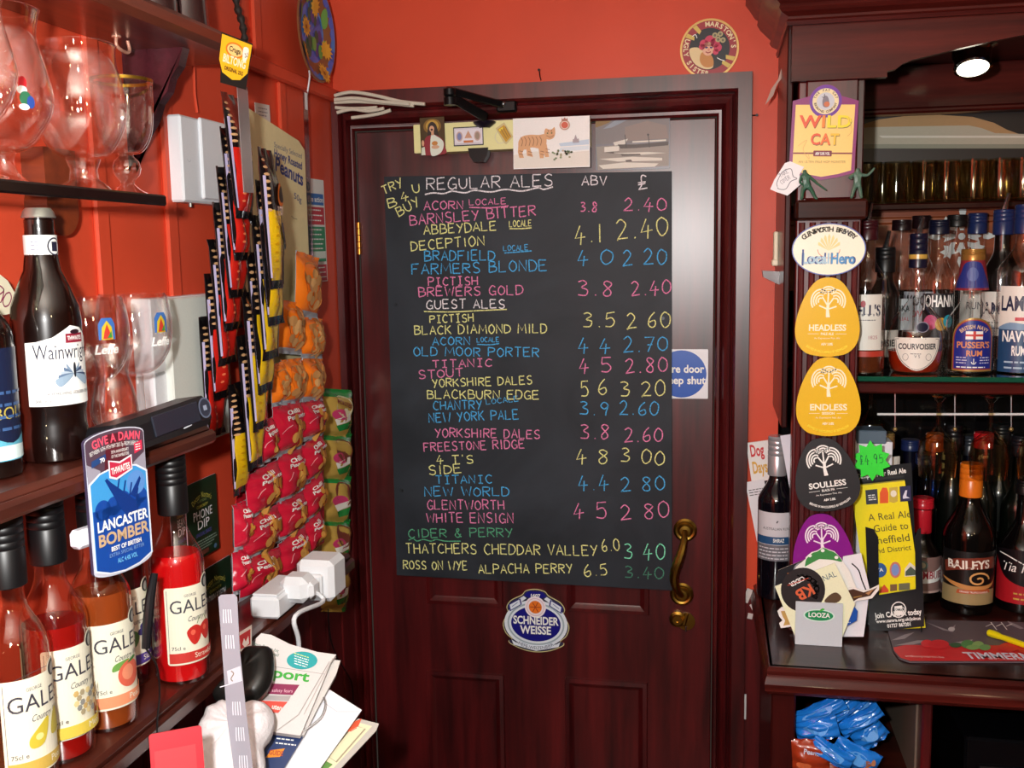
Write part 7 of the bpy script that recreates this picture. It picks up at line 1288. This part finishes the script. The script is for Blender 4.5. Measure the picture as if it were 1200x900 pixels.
mat_('small yellow and white cut-out mat at the left foot of the holder', [(911, 716), (916, 711), (930, 712), (934, 733), (915, 736), (913, 730), (917, 727), (913, 722)], 2.6, ink('#f0ecea', .5), lambda F: F.shape([F.L(*p) for p in ((915, 716), (928, 715), (931, 731), (918, 733), (920, 727), (917, 722))], ink('#c8a05a')))
# leaflet dispenser with the yellow ale guide
pf = PZ(1050, 741, zc2); yd = pf.y; un = PD(yd); uD = Vector((math.cos(R_(-6)), math.sin(R_(-6)), 0)); nD = uD.cross(Vector((0, 0, 1))); UD = lambda off: (lambda a, b_: PP(a, b_, pf+nD*off, nD))
Md = frame(pf, uD, (0, 0, 1)); Mdi = Md.inverted()
disp = thing('leaflet_dispenser', 'black card leaflet dispenser for yellow ale guides on the counter', 'leaflet holder', Md)
LD = lambda off: (lambda a, b_: tuple((Mdi @ UD(off)(a, b_))[:2]))
BKC = ink('#17181c', .3)
L = LD(0); F = Flat(h0=-.0015); F.slab([L(*p) for p in ((1014, 620), (1024, 623), (1029, 632), (1030, 700), (1073, 693), (1072, 632), (1075, 624), (1079, 621), (1083, 736.5), (1019, 744))], .0015, BKC)
F.shape([L(*p) for p in ell(1053, 717, 9, 9.5, 28)], WHITE); F.shape([L(*p) for p in ell(1053, 717, 7.8, 8.3, 28)], BKC); F.shape([L(*p) for p in ((1048, 713), (1057, 712), (1058, 723), (1049, 724))], WHITE); F.stroke([L(*p) for p in spline([(1057, 714), (1060, 716), (1058, 720)], 4)], .0012, WHITE)
def fd(t, xa, ya, xb, yb_, hp, bold=True, mt=WHITE, f=L): onto(F, t, xa, ya, xb, yb_, hp, mt, bold, f)
fd('Join CAMRA today', 1026, 727, 1080, 722, 6); fd('www.camra.org.uk/joinus', 1027, 732.5, 1079, 728.5, 3.6); fd('01727 867201', 1040, 738, 1068, 735.5, 4); F.text('CAMRA', *L(1053, 718), .004, BKC, w=.011, bold=True); F.build('front_pocket', disp)
L = LD(-.030); F = Flat(h0=-.0315); F.slab([L(*p) for p in ((1003, 553), (1068, 545), (1077, 735), (1016, 742))], .0015, BKC); fd('Campaign for Real Ale', 1004, 564, 1062, 556.5, 5.5, f=L); F.build('back_board', disp)
b = MB(); q1, q2 = LD(0)(1015, 700), LD(0)(1082, 700); q3 = LD(0)(1019, 746)
for xx in (q1[0]+.001, q2[0]-.001): b.box((xx, .035+q3[1]*0, -.0155), (.0015, .07, .029), BKC, .0004)
b.box(((q1[0]+q2[0])/2, q3[1]+.0015, -.0155), (q2[0]-q1[0], .0015, .029), BKC, .0004); b.build('side_walls', disp)
YG = ink('#f0e010', .4); L = LD(-.008)
M, w, h = quad((1004, 572), (1070, 566), (1075, 738), (1014, 742), UD(-.008))
gd = thing('ale_guide', 'bright yellow ale guide leaflets standing in the black dispenser', 'leaflet', M); F = Flat(h0=-.010); F.slab(rect(-w/2, -h/2, w/2, h/2, .0005), .010, YG); Mi = M.inverted(); LG = lambda a, b_: tuple((Mi @ UD(-.008)(a, b_))[:2]); DKT = ink('#4a4420')
F.shape([LG(*p) for p in ((1014, 577), (1028, 575.5), (1029, 593), (1015, 594))], ink('#2c3440')); F.lines(*sorted((LG(1017, 582)[0], LG(1026, 582)[0])), LG(1020, 583)[1], 3, .004, .0016, WHITE); F.shape([LG(*p) for p in ((1031, 580), (1034, 574), (1039, 574), (1041, 580), (1041, 592), (1031, 592.5))], ink('#e0581c')); F.shape([LG(*p) for p in ((1042, 574), (1052, 573), (1052, 590), (1047, 592), (1042, 590.5))], ink('#c8b040')); F.shape([LG(*p) for p in ell(1047, 581, 3.6, 4, 14)], ink('#e8e4d0')); F.shape([LG(*p) for p in ((1054, 572.5), (1067, 571.5), (1068, 589.5), (1055, 590.5))], ink('#1e1c4a')); F.shape([LG(*p) for p in ((1058, 584), (1061, 577), (1063, 577), (1062, 584), (1066, 586), (1058, 587))], ink('#d8d8ea'))
for t, xa, ya, xb, yb_, hp in (('A Real Ale', 1018, 613, 1068, 608.5, 8), ('Guide to', 1024, 626, 1065, 622, 8), ('Sheffield', 1022, 640.5, 1067, 636, 8.5), ('And District', 1022, 651.5, 1068, 646.5, 6)): onto(F, t, xa, ya, xb, yb_, hp, DKT, False, LG)
F.shape([LG(*p) for p in ell(1031, 670.5, 8, 8.5, 20)], ink('#2a5a9a')); F.text('YA', *LG(1031, 672), .006, WHITE, bold=True); F.shape([LG(*p) for p in ell(1049, 670, 6.5, 9.5, 20)], ink('#c87a6a')); F.shape([LG(*p) for p in ell(1049, 670, 4.5, 7, 18)], ink('#7a94cc')); F.shape([LG(*p) for p in ((1060, 669), (1066, 661), (1073, 667), (1074, 677), (1060, 678))], ink('#e0dcc8')); F.shape([LG(*p) for p in ((1061, 672), (1067, 666), (1073, 671), (1073, 676), (1061, 677))], ink('#4a5a4a'))
F.shape([LG(*p) for p in ((1031, 694), (1036, 687), (1041, 693), (1041, 696), (1031, 697))], ink('#d84a2a')); F.shape([LG(*p) for p in ((1043, 687), (1051, 686.5), (1051, 694), (1043, 695))], ink('#7a5a3a')); F.shape([LG(*p) for p in ((1053, 686), (1066, 685), (1066, 693), (1053, 694))], ink('#6a6a50')); F.build('leaflet_stack', gd)
# star price tag
M, w, h = quad((998, 517), (1044, 515), (1044, 563), (999, 564), UD(.004)); F = Flat(h0=-.0005); ST = [((.5 if i % 2 == 0 else .36)*w*math.cos(R_(90+i*18)), (.5 if i % 2 == 0 else .36)*h*math.sin(R_(90+i*18))) for i in range(20)]
F.slab(ST, .0008, ink('#22e02a', .5)); hand(F, '£4.95', -.30*w, -.10*h, .22*h, .62*w, ink('#1c3a5a'), .0014, R_(4)); o = F.build('price_star', None, M); tag(o, 'green star price ticket with handwritten four ninety-five', 'price tag')
# white box behind
pq = PZ(1026, 700, zc2); xq = PY(1027, 600, -.16).x; o = thing('card_box', 'white card box with grey blue lid behind the green star', 'box', (xq-.012, -.160, zc2)); zt = PY(1020, 505, -.19).z-zc2
b = MB(); b.box((0, 0, zt*.47), (.066, .05, zt*.94), ink('#e4e2ea', .5), .001); b.build('box_body', o); b = MB(); b.box((-.004, 0, zt*.965), (.052, .054, zt*.07), ink('#5a6a7a', .4), .002); b.build('lid', o)
for q_ in (disp, gd, o): q_.location.z += .004 if q_ is not o else 0
# bar mat and knife
Z = zc2+.0002; un = lambda a, b_: PZ(a, b_, Z); c = un(1130, 755); Mm = frame(c, un(1200, 776)-un(1070, 777.5), (0, 1, 0)); Mmi = Mm.inverted(); Lm = lambda a, b_: tuple((Mmi @ un(a, b_))[:2])
F = Flat(); F.slab([Lm(*p) for p in ((1040, 738), (1084, 727.5), (1150, 729), (1230, 731), (1240, 777), (1200, 777), (1120, 777), (1066, 777), (1054, 773), (1047, 764))], .002, ink('#5a5058', .5)); 
F.shape([Lm(*p) for p in ((1047, 760), (1062, 757), (1120, 758), (1235, 757), (1240, 776), (1120, 776), (1067, 776), (1055, 772), (1048, 764))], ink('#c8262e', .45)); PAL = ink('#9a9298', .5)
for pts in (((1044, 752), (1060, 745), (1072, 742), (1060, 750)), ((1084, 730), (1100, 736), (1112, 740), (1120, 733), (1117, 742), (1105, 740)), ((1048, 758), (1075, 752), (1092, 752), (1070, 757)), ((1116, 755), (1140, 751), (1136, 757)), ((1180, 729), (1192, 734), (1200, 738), (1196, 739), (1184, 734))): F.shape([Lm(*p) for p in pts], PAL)
F.shape([Lm(*p) for p in ell(1115, 739, 4, 2.6, 14)], ink('#c8c4c8'))
for x, y, rx, ry, cc in ((1086, 756, 7, 4.5, '#d8343c'), (1100, 757, 12, 5.5, '#d02c34'), (1120, 758, 7, 3, '#2e5a3a'), (1134, 757, 8, 5, '#4a8a4c'), (1146, 758, 7, 4.5, '#8ab06a'), (1154, 761, 7, 3.5, '#6a9a5a'), (1140, 761, 8, 3, '#7aa860'), (1182, 761, 12, 5.5, '#c8242c'), (1202, 762, 10, 6, '#c01e28')): F.shape([Lm(*p) for p in ell(x, y, rx, ry, 18)], ink(cc, .5))
onto(F, 'TIMMERMANS', 1134, 774.5, 1250, 776.5, 7.5, ink('#d8d8ea'), True, Lm); onto(F, 'anthonymartin.be', 1061, 772.5, 1107, 774, 2.4, ink('#e8c0c0'), False, Lm); onto(F, 'FRUIT', 1158, 779-3.2, 1200, 779.5-3.2, 2, ink('#e89a9a'), False, Lm)
for k in range(5): F.stroke([Lm(1155+k*6, 737-(k % 2)*5), Lm(1162+k*6, 741-((k+1) % 2)*7)], .0016, WHITE)
o = F.build('bar_mat', None, Mm); tag(o, 'long red and grey fruit beer bar mat lying along the counter', 'bar mat')
o0 = PZ(1158, 741, Z+.009); e = PZ(1212, 760, Z+.009); dv = e-o0; kn = thing('knife', 'yellow handled bar knife lying on the bar mat', 'knife', Matrix.Translation(o0)); YK = ink('#d8cc10', .3)
b = MB(); b.tube([dv*t for t in (0, .02, .12, .22, .30, .45, .8, 1.1)], .005, YK, 10, [.0045, .0062, .0066, .0060, .0048, .0052, .0050, .0046]); b.build('handle', kn); b = MB(); b.box(dv*1.35, (.05, .012, .0015), STEEL, .0004, Matrix.Rotation(math.atan2(dv.y, dv.x), 4, 'Z')); lab(b.build('blade', kn), 'steel blade')
# ------------------------------------------------------------------ under the counter
BLUB = ink('#1c78d8', .2, 0, .7); BLUD = ink('#1460b8', .22, 0, .6)
BQ = [((926, 842), (985, 812), (992, 826), (934, 858), 'upper left blue crisp bag under the counter'), ((952, 845), (1000, 812), (1010, 826), (962, 858), 'second blue crisp bag from the left in the upper layer'), ((986, 838), (1020, 808), (1030, 820), (994, 852), 'upper right blue crisp bag under the counter'),
      ((930, 846), (980, 838), (984, 860), (934, 868), 'blue crisp bag lying lengthwise in the middle left'), ((982, 850), (1030, 824), (1034, 838), (988, 864), 'blue crisp bag lying lengthwise in the middle right'), ((996, 862), (1032, 836), (1036, 862), (1010, 880), 'short blue crisp bag at the right side of the pile'),
      ((955, 864), (1000, 886), (996, 902), (948, 880), 'lower left blue crisp bag sloping to the right'), ((980, 862), (1032, 890), (1024, 908), (974, 886), 'lower right blue crisp bag with nut pictures')]
for i, (a, b_, c_, d_, l) in enumerate(BQ):
    y = -.400+.022*(i % 3)-(.03 if i > 5 else 0); M, w, h = quad(a, b_, c_, d_, PD(y)); M = M @ Matrix.Rotation(R_(10*(i % 3)-10), 4, 'Y')
    def dec(D, w, h, i=i):
        D.shape(spline([(-.3*w, .1*h), (0, .3*h), (.3*w, .12*h), (.1*w, -.2*h)], 4, True), ink('#5aa0ea', .25))
        if i == 7: nuts(D, w, h, .28*w, 0, 5, .07*w, 3, [ink('#a86a44'), ink('#b87a54')])
    packet('crisp_bag', l, M, w, h*1.25, .012, lambda A, B, s: BLUD if s else BLUB, dec, 'blue crisp bags under the counter', seed=200+i, cat='crisp bag', wr=.0025)
for i, (q_, l) in enumerate([(((928, 866), (958, 868), (985, 905), (928, 905)), 'red brown peanut packet at the bottom left under the blue bags'), (((928, 885), (990, 890), (992, 915), (928, 915)), 'lower red brown packet at the bottom edge of the photo')]):
    M, w, h = quad(*q_, PD(-.425+.02*i)); packet('snack_packet', l, M, w, h, .012, lambda A, B, s: ink('#9a3418', .3, 0, .4), lambda D, w, h: (D.text('Peanut', .05*w, .12*h, .14*h, ink('#c8d0e8'), w=.5*w, bold=True, rot=-8), D.shape(ell(-.2*w, -.2*h, .2*w, .1*h), ink('#c8643a'))), 'red brown packets under the counter', seed=300+i)
o = thing('cash_drawer', 'black metal cash box in the dark bay under the counter', 'cash drawer', (.56, -.27, .728)); BM = ink('#0c0c10', .2, .4)
b = MB(); b.box((.02, 0, .085), (.34, .26, .17), BM, .004); b.build('case', o); b = MB(); b.box((.02, -.134, .075), (.30, .010, .10), ink('#101016', .15, .3), .003); fd_ = b.build('drawer', o); b = MB(); b.tube([(-.10, -.142, .105), (-.10, -.156, .100), (-.06, -.156, .100), (-.06, -.142, .105)], .0035, STEEL, 8); b.lathe([(0, 0), (.006, 0), (.006, .004), (0, .005)], STEEL, 14, (.09, -.139, .10), M=Matrix.Rotation(R_(90), 4, 'X')); lab(b.build('lock_and_pull', fd_), 'steel pull and lock')
